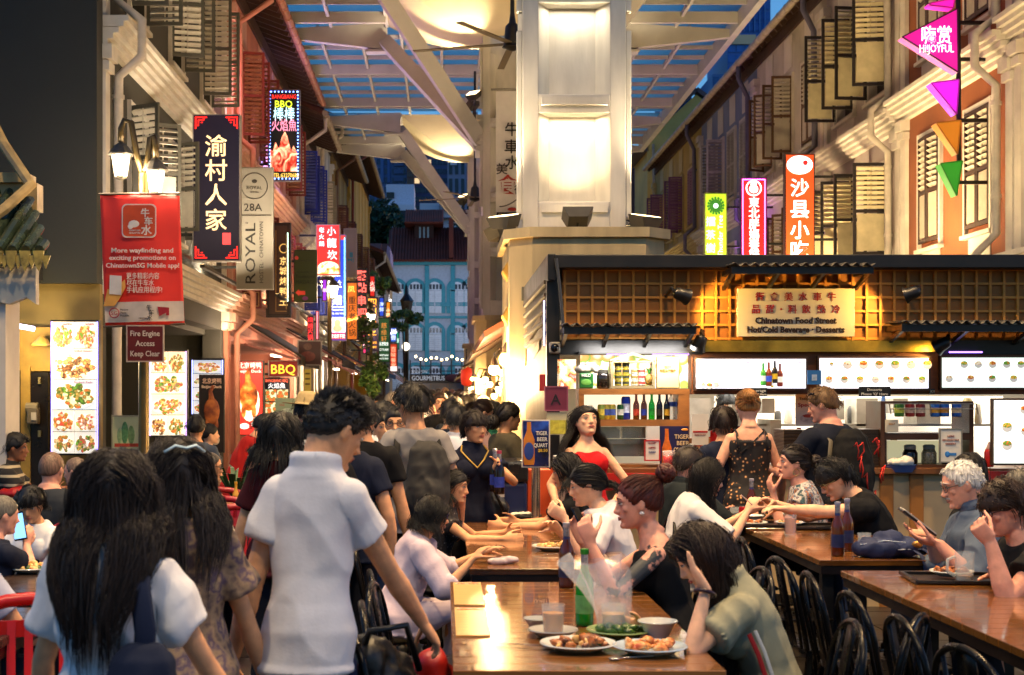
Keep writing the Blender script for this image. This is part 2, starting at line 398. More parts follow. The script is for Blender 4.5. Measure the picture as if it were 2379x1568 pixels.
# right side of the street
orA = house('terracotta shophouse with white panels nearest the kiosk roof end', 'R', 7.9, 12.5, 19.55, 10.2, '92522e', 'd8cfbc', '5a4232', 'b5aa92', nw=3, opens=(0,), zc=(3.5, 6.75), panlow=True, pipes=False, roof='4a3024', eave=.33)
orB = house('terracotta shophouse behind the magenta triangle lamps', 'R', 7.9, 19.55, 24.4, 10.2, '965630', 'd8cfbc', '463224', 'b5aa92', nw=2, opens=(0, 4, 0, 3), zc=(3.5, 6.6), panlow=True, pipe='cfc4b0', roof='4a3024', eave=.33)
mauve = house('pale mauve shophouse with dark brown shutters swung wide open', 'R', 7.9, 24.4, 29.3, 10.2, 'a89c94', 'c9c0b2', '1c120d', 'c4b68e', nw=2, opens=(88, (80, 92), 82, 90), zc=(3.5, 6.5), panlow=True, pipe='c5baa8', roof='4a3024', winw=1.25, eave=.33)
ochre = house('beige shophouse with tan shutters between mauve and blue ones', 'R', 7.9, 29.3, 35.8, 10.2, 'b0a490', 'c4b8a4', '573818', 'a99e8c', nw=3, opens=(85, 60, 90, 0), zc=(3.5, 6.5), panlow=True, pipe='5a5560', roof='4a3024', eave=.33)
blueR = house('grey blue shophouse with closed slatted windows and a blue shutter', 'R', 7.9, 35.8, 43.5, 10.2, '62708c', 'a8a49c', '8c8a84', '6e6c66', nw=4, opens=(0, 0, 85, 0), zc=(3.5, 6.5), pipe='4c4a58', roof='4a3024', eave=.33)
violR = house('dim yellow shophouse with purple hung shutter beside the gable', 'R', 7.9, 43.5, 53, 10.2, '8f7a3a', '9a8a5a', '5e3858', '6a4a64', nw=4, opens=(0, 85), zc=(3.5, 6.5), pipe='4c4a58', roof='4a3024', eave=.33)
t = thing('gable_house', 'yellow house whose pale gable end rises past the row', 'house', (9.5, 54, 0))
m = MB(); m.prism([(7.35, 0), (13.6, 0), (13.6, 10.2), (9.6, 13.1), (7.75, 11.4), (7.75, 8.2), (7.35, 8.1)], 54, 64); m.build('wall', mat('c2a45a', .85, var=.15, vs=.8), t)
m = MB(); m.bar((7.5, 54.2, 11.45), (9.6, 54.2, 13.3), .6, .16, up=(0, 0, 1)); m.bar((9.6, 54.2, 13.3), (14, 54.2, 10.1), .6, .16); m.box(7.3, 54, 10.95, 7.8, 64, 11.15); m.build('roof', mat('50484e', .8), t)
m = MB(); m.tube([(7.95, 53.9, 11.2), (8.0, 53.9, 8.4), (7.6, 53.9, 8.0)], .05, 8); m.build('downpipe', mat('8a8070', .6), t)
# ================================================================ canopy on steel struts
cw = mat('c0bcb4', .5, var=.08, vs=2)
def ctr(Y): return 1.39
XL, XR, XI0, XI1 = -3.95, 6.8, -1.32, 4.1; ZC = 10.35
canopy = thing('street_canopy', 'steel and glass canopy with lit cream fabric funnels over the street', 'canopy', (1.39, 31, 0))
gm = mat('98c2cc', .3, var=0, alpha=1, trans=1., ior=1.05)
def beam(m, a, b, w=.18, h=.42): m.bar(a, b, w, h)
for n_, Yp in enumerate((15.6, 31.0, 46.5, )):
 y0, y1 = Yp - 2.5, Yp + 2.5
 for yy in (y0, y1):
  for a, b in ((XL, XI0), (XI1, XR)):
   m = MB(); o = a if a == XL else b; i = b if a == XL else a
   m.prism([(o, ZC - .1), (i, ZC + .05), (i, ZC - .58), (o, ZC - .28)], yy - .1, yy + .1); m.box(*( (i - .5, yy - .16, ZC - .64, i + .1, yy + .16, ZC - .585) if a == XL else (i - .1, yy - .16, ZC - .64, i + .5, yy + .16, ZC - .585)))
   m.build('beam', cw, canopy)
 for s_, xi, xf in ((-1, XI0, .86), (1, XI1, 1.92)):
  for yy, yf in ((y0 + .1, Yp - .2), (y1 - .1, Yp + .2)):
   m = MB(); m.bar((xi, yy, ZC - .45), (xf + s_ * .06, yf, 7.15), .3, .42, up=(0, 1, 0)); m.build('strut', cw, canopy)
  m = MB(); m.box(xf + s_ * .16, Yp - .5, 6.9, xf, Yp + .5, 7.0)
  for k in range(5): m.box(xf + s_ * .14, Yp - .5, 7.02 + k * .14, xf, Yp - .4, 7.1 + k * .14)
  m.build('bracket', cw, canopy)
 # fabric funnel: four sagging sheets down to the pillar head
 zf = 9.35
 def sheet(p, q, r, s_):
  p, q, r, s_ = map(V, (p, q, r, s_))
  def f(u, v):
   a = p.lerp(q, u); b = r.lerp(s_, u); c = a.lerp(b, v); c.z -= .28 * sin(pi * v) * (1 - .3 * abs(2 * u - 1)); return c
  return f
 x0, x1 = XI0, XI1; c0, c1, d0, d1 = .85, 1.93, Yp - .5, Yp + .5
 m = MB()
 for a, b, c, d in (((x0, y0, ZC), (x0, y1, ZC), (c0, d0, zf), (c0, d1, zf)), ((x1, y0, ZC), (x1, y1, ZC), (c1, d0, zf), (c1, d1, zf)), ((x0, y0, ZC), (x1, y0, ZC), (c0, d0, zf), (c1, d0, zf)), ((x0, y1, ZC), (x1, y1, ZC), (c0, d1, zf), (c1, d1, zf))):
  m.grid(sheet(a, b, c, d), 10, 10)
 m.build('fabric_funnel', mat('d9c9a4', .8, var=.06, vs=1.5), canopy, smooth=True)
 # glass between this bay and the next, and over it
 for ya, yb in ((y0, y1), (y1, y1 + 10.4)):
  if Yp > 40 and ya == y1: continue
  spans = [(XL, XI0), (XI1, XR)] if ya == y0 else [(XL, XR)]
  for a, b in spans:
   m = MB(); sag = .12
   m.box(a, ya + .1, ZC + .06, b, yb - .1, ZC + .075); m.build('glass_panel', gm, canopy)
   m = MB(); npl = int((b - a) / .95)
   for i in range(npl + 1):
    x = a + (b - a) * i / npl; m.box(x - .035, ya + .1, ZC - .07, x + .035, yb - .1, ZC + .05)
   ny = max(2, int((yb - ya) / .95))
   for i in range(1, ny):
    y = ya + (yb - ya) * i / ny; big = (i % 4 == 0)
    m.box(a, y - (.06 if big else .018), ZC - (.2 if big else .05), b, y + (.06 if big else .018), ZC + .055)
   m.build('glazing_frame', cw, canopy)
 for x in (XL, XR):
  m = MB(); m.box(x - .08, y0, ZC - .3, x + .08, min(y0 + 15.4, 49), ZC + .1); m.build('edge_beam', cw, canopy)
# ================================================================ pillars
def pillar(Yp, label):
 t = thing('canopy_pillar', label, 'pillar', (1.39, Yp, 0), group='canopy pillars')
 x0, x1, y0, y1 = .84, 1.94, Yp - .5, Yp + .5; pm = mat('ccc7bc', .75, var=.13, vs=1.8, bump=.08, bs=18, stretch=(2.5, 2.5, .6))
 m = MB(); T = 9.4; e = .17
 m.box(x0, y0 + .25, 3.3, x1, y1, T)
 nz = [(3.68, 4.62), (4.82, 5.79), (6.0, 7.4), (7.6, 9.0)]
 z = 3.3
 for a, b in nz:
  m.box(x0 + e, y0, z, x1 - e, y0 + .249, a); z = b
 m.box(x0, y0, 3.3, x0 + e, y0 + .249, T); m.box(x1 - e, y0, 3.3, x1, y0 + .249, T)
 for s_, xa in ((-1, x0), (1, x1)):
  for a, b in ((3.5, 5.5), (5.7, 7.6), (7.8, 9.2)): m.box(xa, y0 + .12, a, xa + s_ * .06, y0 + .02, b)
 m.build('shaft', pm, t, bevel=.01)
 for a, b in nz:      # splayed sides of the niche
  m = MB(); q = .13
  for xa, xb in ((x0 + e, x0 + e + q), (x1 - e, x1 - e - q)): m.add([(xa, y0 + .002, a), (xb, y0 + .245, a), (xb, y0 + .245, b), (xa, y0 + .002, b)], [(0, 1, 2, 3)])
  m.build('niche_reveal', pm, t)
  m = MB(); m.box(x0 + e + .03, y0 - .05, a - .12, x1 - e - .03, y0 + .2, a - .04); m.build('niche_ledge', pm, t)
 m = MB(); c = .22; xa, xb, ya, yb = .68, 2.27, Yp - 1.2, Yp + .8
 m.prism([(xa + c, ya), (xb - c, ya), (xb, ya + c), (xb, yb), (xa, yb), (xa, ya + c)], 0, 3.22, axis='z')
 c2 = .25; xa -= .06; xb += .06; ya -= .06
 m.prism([(xa + c2, ya), (xb - c2, ya), (xb, ya + c2), (xb, yb), (xa, yb), (xa, ya + c2)], 3.2201, 3.32, axis='z')
 m.build('base', mat('c6b184', .8, var=.2, vs=1.6, bump=.12, bs=14, stretch=(2, 2, .5)), t)
 return t
def flood(loc, to, label, power, color=WARM2, ang=90, group='pillar floodlights'):
 t = thing('floodlight', label, 'floodlight', loc, group=group); loc = V(loc); d = (V(to) - loc).normalized(); q = d.to_track_quat('Z', 'Y').to_matrix().to_4x4()
 M_ = Mx.Translation(loc) @ q
 m = MB(M_); m.prism([(-.1, -.11), (.1, -.11), (.16, .02), (-.16, .02)], -.11, .11, axis='y'); m.build('housing', mat('4a463c', .5), t, bevel=.006)
 m = MB(M_); m.box(-.13, -.09, .02, .13, .09, .026); m.build('lens', glow('ffe0a8', 6), t)
 m = MB(); m.tube([loc - d * .1, loc - d * .1 + V((0, .18, -.12))], .02, 6); m.build('bracket', mat('2c2a26', .5), t)
 l = lamp('SPOT', loc + d * .06, color, power, .08, to=to, ang=ang, blend=.6); return t
pillar(15.6, 'nearest canopy pillar with two glowing niches behind the kiosk')
pillar(31.0, 'middle canopy pillar with a calligraphy banner on it')
pillar(46.5, 'farthest canopy pillar at the end of the glass roof')
flood((1.39, 14.75, 3.5), (1.39, 15.3, 4.5), 'floodlight below the lower niche of the nearest pillar', 60, ang=75)
lamp('AREA', (1.39, 15.2, 4.6), WARM2, 9, .5, to=(1.39, 15.2, 3.2), sy=.12)
lamp('AREA', (1.39, 15.2, 5.77), (1, .84, .6), 5, .5, to=(1.39, 15.2, 4.8), sy=.12)
k = 0
for Yp, pw in ((15.6, 700), (31, 520), (46.5, 560)):
 for s_ in (-1, 1):
  for dy in (-.55, .55):
   x = 1.39 + s_ * .75
   flood((x, Yp + dy, 3.5 if Yp < 20 else 8.1), (1.39 + s_ * 1.6, Yp + dy * 3, 10.2), 'floodlight aimed at the fabric, %s side of the %s pillar, %s bracket' % ('street' if s_ < 0 else 'kiosk', {15.6: 'nearest', 31: 'middle', 46.5: 'farthest'}[Yp], 'front' if dy < 0 else 'back'), pw, (1, .8, .5), ang=72)
# ================================================================ far end of the street
TE = 115.0
t = thing('teal_shophouse', 'pale blue shophouse row with teal window arches at the street end', 'shophouse', at(1000, 923, TE) - V((0, 0, 1.6)))
xa, xb = PX(905, TE), PX(1210, TE); ze = PZ(606, TE); wm = mat('b4bac6', .8, var=.08); tl = mat('3a94a2', .6, var=.08); wh = mat('dde0e6', .6, var=.05)
m = MB(); m.box(xa, TE, 0, xb, TE + 8, ze); m.build('wall', wm, t)
m = MB(); m.box(xa - .3, TE - .4, ze - .35, xb, TE, ze - .05); m.box(xa, TE - .2, PZ(712, TE), xb, TE, PZ(702, TE)); m.box(xa, TE - .14, PZ(740, TE), xb, TE, PZ(734, TE))
for px in (992, 1052, 1108): m.box(PX(px - 5, TE), TE - .25, 0, PX(px + 5, TE), TE - .01, ze - .4)
m.build('cornice', tl, t)
for r, (yt, yb) in enumerate(((655, 728), (756, 815), (850, 905))):
 for px in (930, 965, 1010, 1025 + 0, 1065, 1090, 1130, 1170) if False else (925, 968, 1010 + 0, 1028 + 24 - 18, 1072, 1096, 1135, 1170):
  pass
 for px in (922, 965, 1010, 1062, 1094, 1140, 1175):
  w = 15.5; a, b = PX(px - w, TE), PX(px + w, TE); z0, z1 = PZ(yb, TE), PZ(yt, TE); c = (a + b) / 2; rr = (b - a) / 2
  m = MB(); ns = 9
  out = [(c + (rr + .32) * cos(pi * i / ns), z1 - .55 + (.85) * sin(pi * i / ns)) for i in range(ns + 1)] + [(a - .32, z0), (b + .32, z0)]
  m.prism(out, TE - .12, TE - .005); fr = m.build('window', tl, t)
  m = MB(); m.prism([(c + rr * cos(pi * i / ns), z1 - .55 + .55 * sin(pi * i / ns)) for i in range(ns + 1)] + [(a, z0), (b, z0)], TE - .18, TE - .121);
  m.build('pane', wh, fr)
  m = MB(); zz = z0 + .1
  while zz < z1 - .85: m.bar((a + .08, TE - .2, zz), (b - .08, TE - .2, zz), .06, .05); zz += .16
  m.box(c - .05, TE - .26, z0, c + .05, TE - .181, z1 - .7); m.box(a, TE - .25, z1 - .75, b, TE - .181, z1 - .65)
  m.build('louvre_slats', mat('c8ccd4', .6), fr)
  m = MB()
  for i in range(4): m.box(a + .1 + i * rr * .5, TE - .185, z1 - .6, a + .1 + i * rr * .5 + rr * .36, TE - .181, z1 - .2)
  m.build('fanlight_pane', mat('39424e', .2, var=0), fr)
m = MB(); m.prism([(TE - .7, ze - .1), (TE + 5, ze + 3.1), (TE + 10, ze - .1)], xa - .2, xb, axis='x'); n = 44
for i in range(n): x = xa + (xb - xa) * (i + .5) / n; m.tube([(x, TE - .75, ze - .05), (x, TE + 5, ze + 3.2)], .13, 6)
for px in (1048, ): m.box(PX(px - 5, TE), TE - .8, ze + .2, PX(px + 5, TE), TE + 5, ze + 3.4)
m.build('roof', mat('6a2c1c', .8, var=.25, vs=.8, bump=.2, bs=6), t)
for px0, px1 in ((938, 1030), (1080, 1150)):
 m = MB(); a, b = PX(px0, TE), PX(px1, TE); y = TE + 3
 m.box(a + .8, y, ze + 2.0, b - .8, y + 4, ze + 3.4); dm = m.build('dormer', mat('3c2018', .8), t)
 m = MB(); m.prism([(y - .8, ze + 3.3), (y + 2.5, ze + 4.7), (y + 5.5, ze + 3.3)], a, b, axis='x');
 for i in range(16): x = a + (b - a) * (i + .5) / 16; m.tube([(x, y - .85, ze + 3.36), (x, y + 2.5, ze + 4.8)], .11, 5)
 m.build('roof', mat('7a3320', .8, var=.25, vs=.8), dm)
 m = MB()
 for i in range(3): w = (b - a - 2.2) / 3; m.box(a + 1.1 + w * i + .1, y - .06, ze + 2.2, a + 1.1 + w * (i + 1) - .1, y - .001, ze + 3.1)
 m.build('window', mat('8fa0a8', .3), dm)
t = thing('tiled_house', 'lower house with red tiled roof and lilac gable beside the teal row', 'house', (PX(870, 106), 107, 0))
m = MB(); m.box(PX(790, 106), 106, 0, PX(905, 106), 112, PZ(640, 106)); m.build('wall', mat('a88a62', .8), t)
m = MB(); m.prism([(105, PZ(636, 106)), (109, PZ(556, 106)), (113, PZ(600, 106))], PX(780, 106), PX(903, 106), axis='x'); m.build('roof', mat('6e3220', .8, var=.25, vs=.8), t)
m = MB(); m.prism([(PX(893, 104), PZ(625, 104)), (PX(908, 104), PZ(625, 104)), (PX(906, 104), PZ(575, 104)), (PX(900, 104), PZ(570, 104))], 104, 110); m.build('gable_end', mat('9a86a0', .8), t)
m = MB(); m.box(PX(838, 103), 103, PZ(625, 103), PX(878, 103), 105, PZ(580, 103)); dm = m.build('dormer', mat('7c6a60', .8), t)
m = MB(); m.prism([(102.3, PZ(580, 103)), (104, PZ(562, 103)), (106, PZ(575, 103))], PX(830, 103), PX(885, 103), axis='x'); m.build('roof', mat('6e3220', .8, var=.2), dm)
m = MB(); m.box(PX(842, 103), 102.9, PZ(612, 103), PX(866, 103), 102.99, PZ(588, 103)); m.build('window', mat('20242c', .2), dm)
def block(name, label, cat, x0, x1, yt, yb, Y, col, dep=20, bands=(), wins=None, wcol='1c2634', lit=None, rough=.5, var=.1):
 t = thing(name, label, cat, (PX((x0 + x1) / 2, Y), Y, 0)); a, b = PX(x0, Y), PX(x1, Y); z0, z1 = PZ(yb, Y), PZ(yt, Y)
 m = MB(); m.box(a, Y, -.2, b, Y + dep, z1); m.build('wall', mat(col, rough, var=var, vs=.05), t)
 if wins:
  nx, nz, fx, fz = wins; p = [None, None]; wm_ = mat(wcol, .12, var=.3, vs=.1); w, h = (b - a) / nx, (z1 - z0) / nz
  for i in range(nx):
   for j in range(nz):
    x, z = a + w * (i + .5), z0 + h * (j + .5); k = int(bool(lit) and random.random() < lit)
    if p[k] is None: p[k] = (MB().box(x - w * fx / 2, Y - .12, z - h * fz / 2, x + w * fx / 2, Y - .01, z + h * fz / 2).build('window', glow('ffd9a0', .8) if k else wm_, t), x, z)
    else: c = p[k][0].copy(); COL.objects.link(c); c.location = (x - p[k][1], 0, z - p[k][2])
 for (p0, q0, p1, q1, c) in bands:
  m = MB(); m.box(PX(p0, Y), Y - .5, PZ(q1, Y), PX(p1, Y), Y - .02, PZ(q0, Y)); m.build('facade_panel', mat(c, .4, var=.1, vs=.2), t)
 return t
block('apartment_tower', 'dark blue tower with stacked balconies above the white villa', 'tower', 800, 945, 300, 560, 330, '4a6c9c', bands=[(915, 340 + 18 * i, 938, 350 + 18 * i, '3a5a88') for i in range(7)] + [(884, 335, 891, 425, '3f69a0'), (900, 335, 906, 425, '35609a')], wins=(8, 12, .7, .6), wcol='24406e')
block('brick_tower', 'slim tower with a brown tiled face beside the balcony tower', 'tower', 945, 962, 300, 560, 328, '6a4a40', wins=(3, 16, .8, .75), wcol='5c4038')
block('glass_tower', 'dark glass office tower with a few lit floors behind the strut', 'tower', 962, 1042, 280, 560, 335, '3a5684', wins=(6, 13, .9, .55), wcol='1c3258', lit=.07)
block('grid_tower', 'grey gridded tower with tall windows next to the pillar', 'tower', 1040, 1110, 260, 560, 300, '848ea8', wins=(5, 6, .55, .8), wcol='18243a', bands=[(1046, 356, 1062, 369, 'dfe6ee'), (1046, 373, 1062, 384, 'd5dde6')])
t = block('white_villa', 'white modern flat block with long dark window above the trees', 'building', 835, 962, 475, 570, 190, 'ccd4e0', bands=[(868, 490, 960, 508, '18202c'), (930, 514, 955, 540, '9aa4b4')])
m = MB(); m.box(PX(897, 192), 192, PZ(490, 192), PX(962, 192), 200, PZ(428, 192)); m.build('penthouse', mat('c4cede', .6), t)
m = MB(); m.box(PX(898, 192), 191.8, PZ(461, 192), PX(916, 192), 191.95, PZ(447, 192)); m.build('window', mat('121822', .2), t)
m = MB(); m.add([at(962, 475, 190), at(978, 510, 202), at(978, 560, 202), at(962, 540, 190)], [(0, 1, 2, 3)]); m.build('side_wall', mat('b4becc', .6), t)
t = block('white_apartments', 'pale apartment block with ledges and small windows by the strut', 'building', 975, 1072, 472, 570, 180, 'bcc6d6', bands=[(992, 506, 1020, 509, '39424e'), (1030, 506, 1064, 509, '39424e'), (992, 530, 1020, 533, '39424e'), (1030, 530, 1064, 533, '39424e'), (998, 488, 1010, 493, '1c2430'), (998, 512, 1010, 516, '1c2430'), (1044, 512, 1058, 516, '1c2430'), (1020, 475, 1030, 560, '7c828e'), (1033, 475, 1062, 490, '2a323e')])
block('green_shed', 'green roof shed with pale coping behind the teal roof', 'shed', 900, 1040, 552, 585, 132, '4a6a2c', dep=6, bands=[(905, 549, 1028, 555, 'a8aab0')])
block('glass_skyscraper', 'blue glass skyscraper past the canopy edge with a lit sky floor', 'tower', 1690, 1790, -200, 300, 260, '3068b0', bands=[(1695, 82, 1755, 104, 'c8b890')] + [(1691 + i * 12, -195, 1693 + i * 12, 75, '4a86c8') for i in range(8)], wins=(5, 20, .9, .7), wcol='2a62b4')
block('slab_tower', 'dark blue slab tower between the canopy and the gable', 'tower', 1560, 1607, 60, 300, 255, '173a6c', wins=(3, 20, .9, .6), wcol='14305c')
block('small_tower', 'short blue block just over the tiled eaves', 'building', 1655, 1690, 172, 300, 240, '3a6aa0', wins=(2, 4, .8, .6), wcol='24508c')
# ---------------------------------------------------------------- trees
def tree(label, c, rad, n, cols, trunk, leaf=.25, seed=1, name='leafy_tree', group=None):
 random.seed(seed); c = V(c); t = thing(name, label, 'tree', (c.x, c.y, 0), group=group)
 m = MB(); pts = [V((c.x, c.y, 0)), V((c.x + .1, c.y, c.z * .5)), c]
 m.tube(pts, [trunk, trunk * .8, trunk * .4], 8)
 for i in range(7):
  d = V((random.gauss(0, 1), random.gauss(0, 1), random.uniform(.1, 1))).normalized(); m.tube([c - V((0, 0, rad[2] * .7)), c + V((d.x * rad[0], d.y * rad[1], d.z * rad[2])) * .75], [trunk * .4, trunk * .1], 5)
 m.build('trunk', mat('3a2c20', .9, var=.2), t)
 m = MB(); cl = []
 for i in range(max(9, n // 90)):
  d = V((random.gauss(0, 1), random.gauss(0, 1), random.gauss(0, 1))).normalized() * random.uniform(.35, 1); cl.append((V((d.x * rad[0], d.y * rad[1], d.z * rad[2])) + c, random.uniform(.22, .42)))
 for i in range(n):
  cc, r = random.choice(cl); d = V((random.gauss(0, 1), random.gauss(0, 1), random.gauss(0, .8))).normalized() * random.uniform(.5, 1) ** .5
  p = cc + V((d.x * rad[0], d.y * rad[1], d.z * rad[2])) * r; a = V((random.gauss(0, 1), random.gauss(0, 1), random.gauss(0, .6))).normalized(); b = a.orthogonal().normalized()
  s_ = leaf * random.uniform(.6, 1.3); mi = random.choice((0, 0, 1, 2))
  m.add([p - a * s_, p + b * s_ * .45, p + a * s_, p - b * s_ * .45], [(0, 1, 2, 3)], mi)
 m.build('crown', [mat(x, .6, var=.2, vs=1) for x in cols], t); random.seed(seed + 99); return t
lamp('AREA', (-1.5, 103, 8.5), (.82, .88, 1), 480, 10, to=(-1.5, 115, 8), sy=.5)  # added light without a fixture, brightens the teal row at the street end
dk = ('24402a', '2c4a2e', '1a3020')
for i, (px, py, rx_, rz_) in enumerate(((850, 522, 4, 2.8), (888, 527, 4, 2.4), (925, 543, 3.2, 1.7), (950, 556, 2, 1), (825, 535, 4, 3))):
 tree('dark rounded tree on the rise behind the roofs, ' + ('tallest, by the house row', 'second from the row', 'under the white villa', 'smallest, by the apartments', 'half hidden by the row')[i], at(px, py, 150), (rx_, 3, rz_), 1500, dk, .3, .45, 10 + i, group='dark trees behind the roofs')
tree('small tree sprouting above the teal house roof', at(1047, 562, 128), (1.6, 1.4, 1.8), 500, dk, .12, .3, 31)
gr = ('4a6e2a', '34541f', '6a8434')
tree('potted street tree in front of the far shops under the green sign', at(872, 870, 42), (.5, .5, .75), 1100, gr, .04, .075, 41, group='street trees')
tree('street tree beside the far lamp post with light on its leaves', at(935, 745, 66), (1.1, .8, .6), 900, gr, .07, .13, 42, group='street trees')
tree('small street tree leaning from the far white house', at(890, 650, 70), (.6, .6, .9), 700, gr, .07, .13, 43, group='street trees')
tree('bush spilling from the balcony beside the purple sign', at(848, 770, 44), (.4, .4, .5), 500, gr, .03, .07, 44, name='climbing_plant')
# ---------------------------------------------------------------- open-top bus
BY = 104.0
bus = thing('open_top_bus', 'dark open top double decker bus with string lights crossing the street end', 'bus', (PX(1050, BY), BY, 0))
a, b = PX(951, BY), PX(1220, BY)
m = MB(); m.box(a, BY, .4, b, BY + 2.5, PZ(872, BY) + .1); m.build('body', mat('15161c', .25, var=.1), bus, bevel=.08)
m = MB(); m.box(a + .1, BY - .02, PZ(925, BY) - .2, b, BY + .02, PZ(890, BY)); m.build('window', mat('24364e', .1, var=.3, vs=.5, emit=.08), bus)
m = MB();
for px in (1000, 1040, 1080): m.box(PX(px, BY), BY - .035, PZ(925, BY) - .2, PX(px + 2, BY), BY - .021, PZ(890, BY))
m.build('window_frame', mat('0c0c10', .4), bus)
m = MB()
for px in range(953, 1220, 24): m.tube([at(px, 875, BY), at(px, 836, BY)], .05, 6)
for py in (836, 850, 862): m.tube([at(962, py, BY), at(1215, py, BY)], .04, 6)
m.build('railing', mat('30323a', .4), bus)
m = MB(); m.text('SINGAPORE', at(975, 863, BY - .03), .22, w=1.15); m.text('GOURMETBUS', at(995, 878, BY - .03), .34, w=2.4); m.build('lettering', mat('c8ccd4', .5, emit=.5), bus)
m = MB(); m.ball(at(1062, 878, BY - .05), (.9, .04, .3), n=12); m.build('emblem', mat('6a3030', .5), bus)
for px in (985, 1180):
 m = MB(); m.tube([(PX(px, BY), BY - .05, .5), (PX(px, BY), BY + .3, .5)], .5, 16); m.build('wheel', mat('101010', .8), bus)
for i, px in enumerate(range(966, 1100, 12)):
 o = MB().ball(at(px, 828 + 8 * abs(sin(i * .9)), BY - .1), .09).build('string_bulb', glow('ffe0a0', 9), bus, smooth=True)
# ================================================================ drinks kiosk
K = 11.0
def kb(m, x0, y0, x1, y1, ya, yb, mi=0):      # box whose front face covers photo pixels at depth ya
 return m.box(PX(x0, ya), ya, PZ(y1, ya), PX(x1, ya), yb, PZ(y0, ya), mi)
kio = thing('drinks_kiosk', 'long drinks kiosk with orange brown lattice fascia and black roof edge', 'kiosk', (3.6, 11, 0))
blk = mat('14110e', .4, var=.2); brn = mat('6e3a12', .55, var=.18, vs=4, stretch=(1, 1, 6)); latt = mat('c0802e', .6, var=.12, vs=3)
m = MB(); m.box(.86, 10.85, 2.588, 7.2, 14.2, 2.69); m.box(.8, 10.9, 2.5, .86, 14.2, 2.70); m.build('roof_edge', blk, kio, bevel=.006)
m = MB(); m.box(.92, 11.025, 2.0, 7.2, 11.1, 2.5875); m.build('fascia_wall', mat('9c6224', .65, var=.15, vs=3), kio)
m = MB(); p = .1062; x = .94
while x < 7.2: m.box(x - .0095, 11.0, 2.04, x + .0095, 11.024, 2.587); x += p
for j in range(6): m.box(.92, 11.004, 2.055 + j * p - .009, 7.2, 11.022, 2.055 + j * p + .009)
m.build('lattice', latt, kio)
m = MB(); m.box(.80, 11.0, .0, .9, 11.1, 2.588); m.build('post', blk, kio)
m = MB(); m.tube([at(1292, 600, 10.84), at(1300, 660, 10.84), at(1312, 790, 10.84)], .013, 8); m.build('conduit', mat('3a3a3c', .4), kio)
m = MB(); m.box(.82, 11.1, 0, .86, 14.2, 2.5);
for j in range(5): m.bar((.80, 11.1, 2.1 + j * .1), (.80, 14, 2.1 + j * .1), .03)
m.build('end_wall', mat('3a2c1c', .6), kio)
for q in ((.9, 2.0), (3.85, 7.2)): MB().box(q[0], 10.96, 1.93, q[1], 11.2, 2.04).build('dark_beam', blk, kio)
m = MB(); kb(m, 1612, 791, 2175, 817, 10.9, 11.1); m.build('metal_beam', mat('a08430', .35, metal=.6, var=.25, bump=.1), kio)
m = MB(); kb(m, 1606, 817, 2500, 916, 10.97, 11.12); m.build('menu_housing', brn, kio)
m = MB(); kb(m, 1275, 791, 1608, 822, 10.97, 11.1); m.build('shutter_box', blk, kio)
m = MB(); m.box(.9, 13.4, 0, 7.2, 13.5, 2.6); m.box(.9, 11.1, 2.2, 7.2, 13.5, 2.24); m.box(.86, 11.1, 0, .9, 13.5, 2.6); m.build('inner_wall', mat('cfc6b4', .6, var=.1, vs=2), kio)
m = MB(); m.box(.95, 10.72, 1.02, 7.2, 11.4, 1.065); m.build('counter_top', mat('6e4420', .35, var=.2, vs=3, stretch=(.5, 6, 6)), kio, bevel=.005)
m = MB(); m.box(.95, 10.80, .0, 7.2, 10.85, 1.018); m.build('counter_front', mat('b9a078', .6, var=.12, vs=2), kio)
for px in (1580, 2060, 2130): MB().box(PX(px, 10.78) - .05, 10.775, 0, PX(px, 10.78) + .05, 10.799, 1.015).build('counter_post', mat('9a6428', .5), kio)
m = MB(); m.bar(at(1990, 1150, 10.77), at(2090, 1300, 10.77), .08, .03, up=(0, 1, 0)); m.build('counter_brace', mat('9a6428', .5), kio)
m = MB(); m.box(.95, 10.68, .9, 1.62, 10.719, 1.03); m.box(PX(2255, 10.7), 10.68, .97, 6.0, 10.719, 1.045); m.build('red_edge', mat('a81c14', .4), kio)
# shelf unit left of the counter
m = MB(); wd = mat('8a5420', .45, var=.2, vs=5, stretch=(1, 4, 4))
Ys = 10.86
for (x0, y0, x1, y1) in ((1345, 903, 1588, 916), (1345, 975, 1588, 990), (1576, 903, 1602, 1090), (1345, 903, 1357, 1090), (1588, 1018, 1650, 1030)): kb(m, x0, y0, x1, y1, Ys - (.002 if x1 - x0 > 100 else 0), Ys + .26)
m.box(PX(1345, Ys), Ys, 1.067, PX(1588, Ys), Ys + .26, 1.085); m.build('shelf', wd, kio)
m = MB(); kb(m, 1345, 816, 1600, 822, 10.9, 11.2); m.build('shelf_canopy', blk, kio)
m = MB(); kb(m, 1348, 824, 1600, 902, 11.16, 11.165); m.build('back_picture', ramp_mat('vor', [(0, 'fff4e0'), (.35, 'f8e8d0'), (.5, 'e8a060'), (.62, '7a9a40'), (.75, 'fff8ee')], 9, emit=1.6, stretch=(1, 1, 1)), kio)
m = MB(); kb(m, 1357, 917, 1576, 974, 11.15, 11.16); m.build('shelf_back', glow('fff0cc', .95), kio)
m = MB(); kb(m, 1295, 835, 1338, 903, 11.0, 11.02); m.build('side_picture', ramp_mat('noise', [(.3, 'fff8f0'), (.52, 'f0c070'), (.6, 'd04818'), (.75, 'fff0e0')], 14, emit=1.5), kio)
for x0, x1 in ((1410, 1472), (1516, 1600)):
 m = MB(); m.tube([at(x0, 822, 10.93), at(x1, 822, 10.93)], .008, 8); m.build('tube_lamp', glow('a070ff', 4), kio)
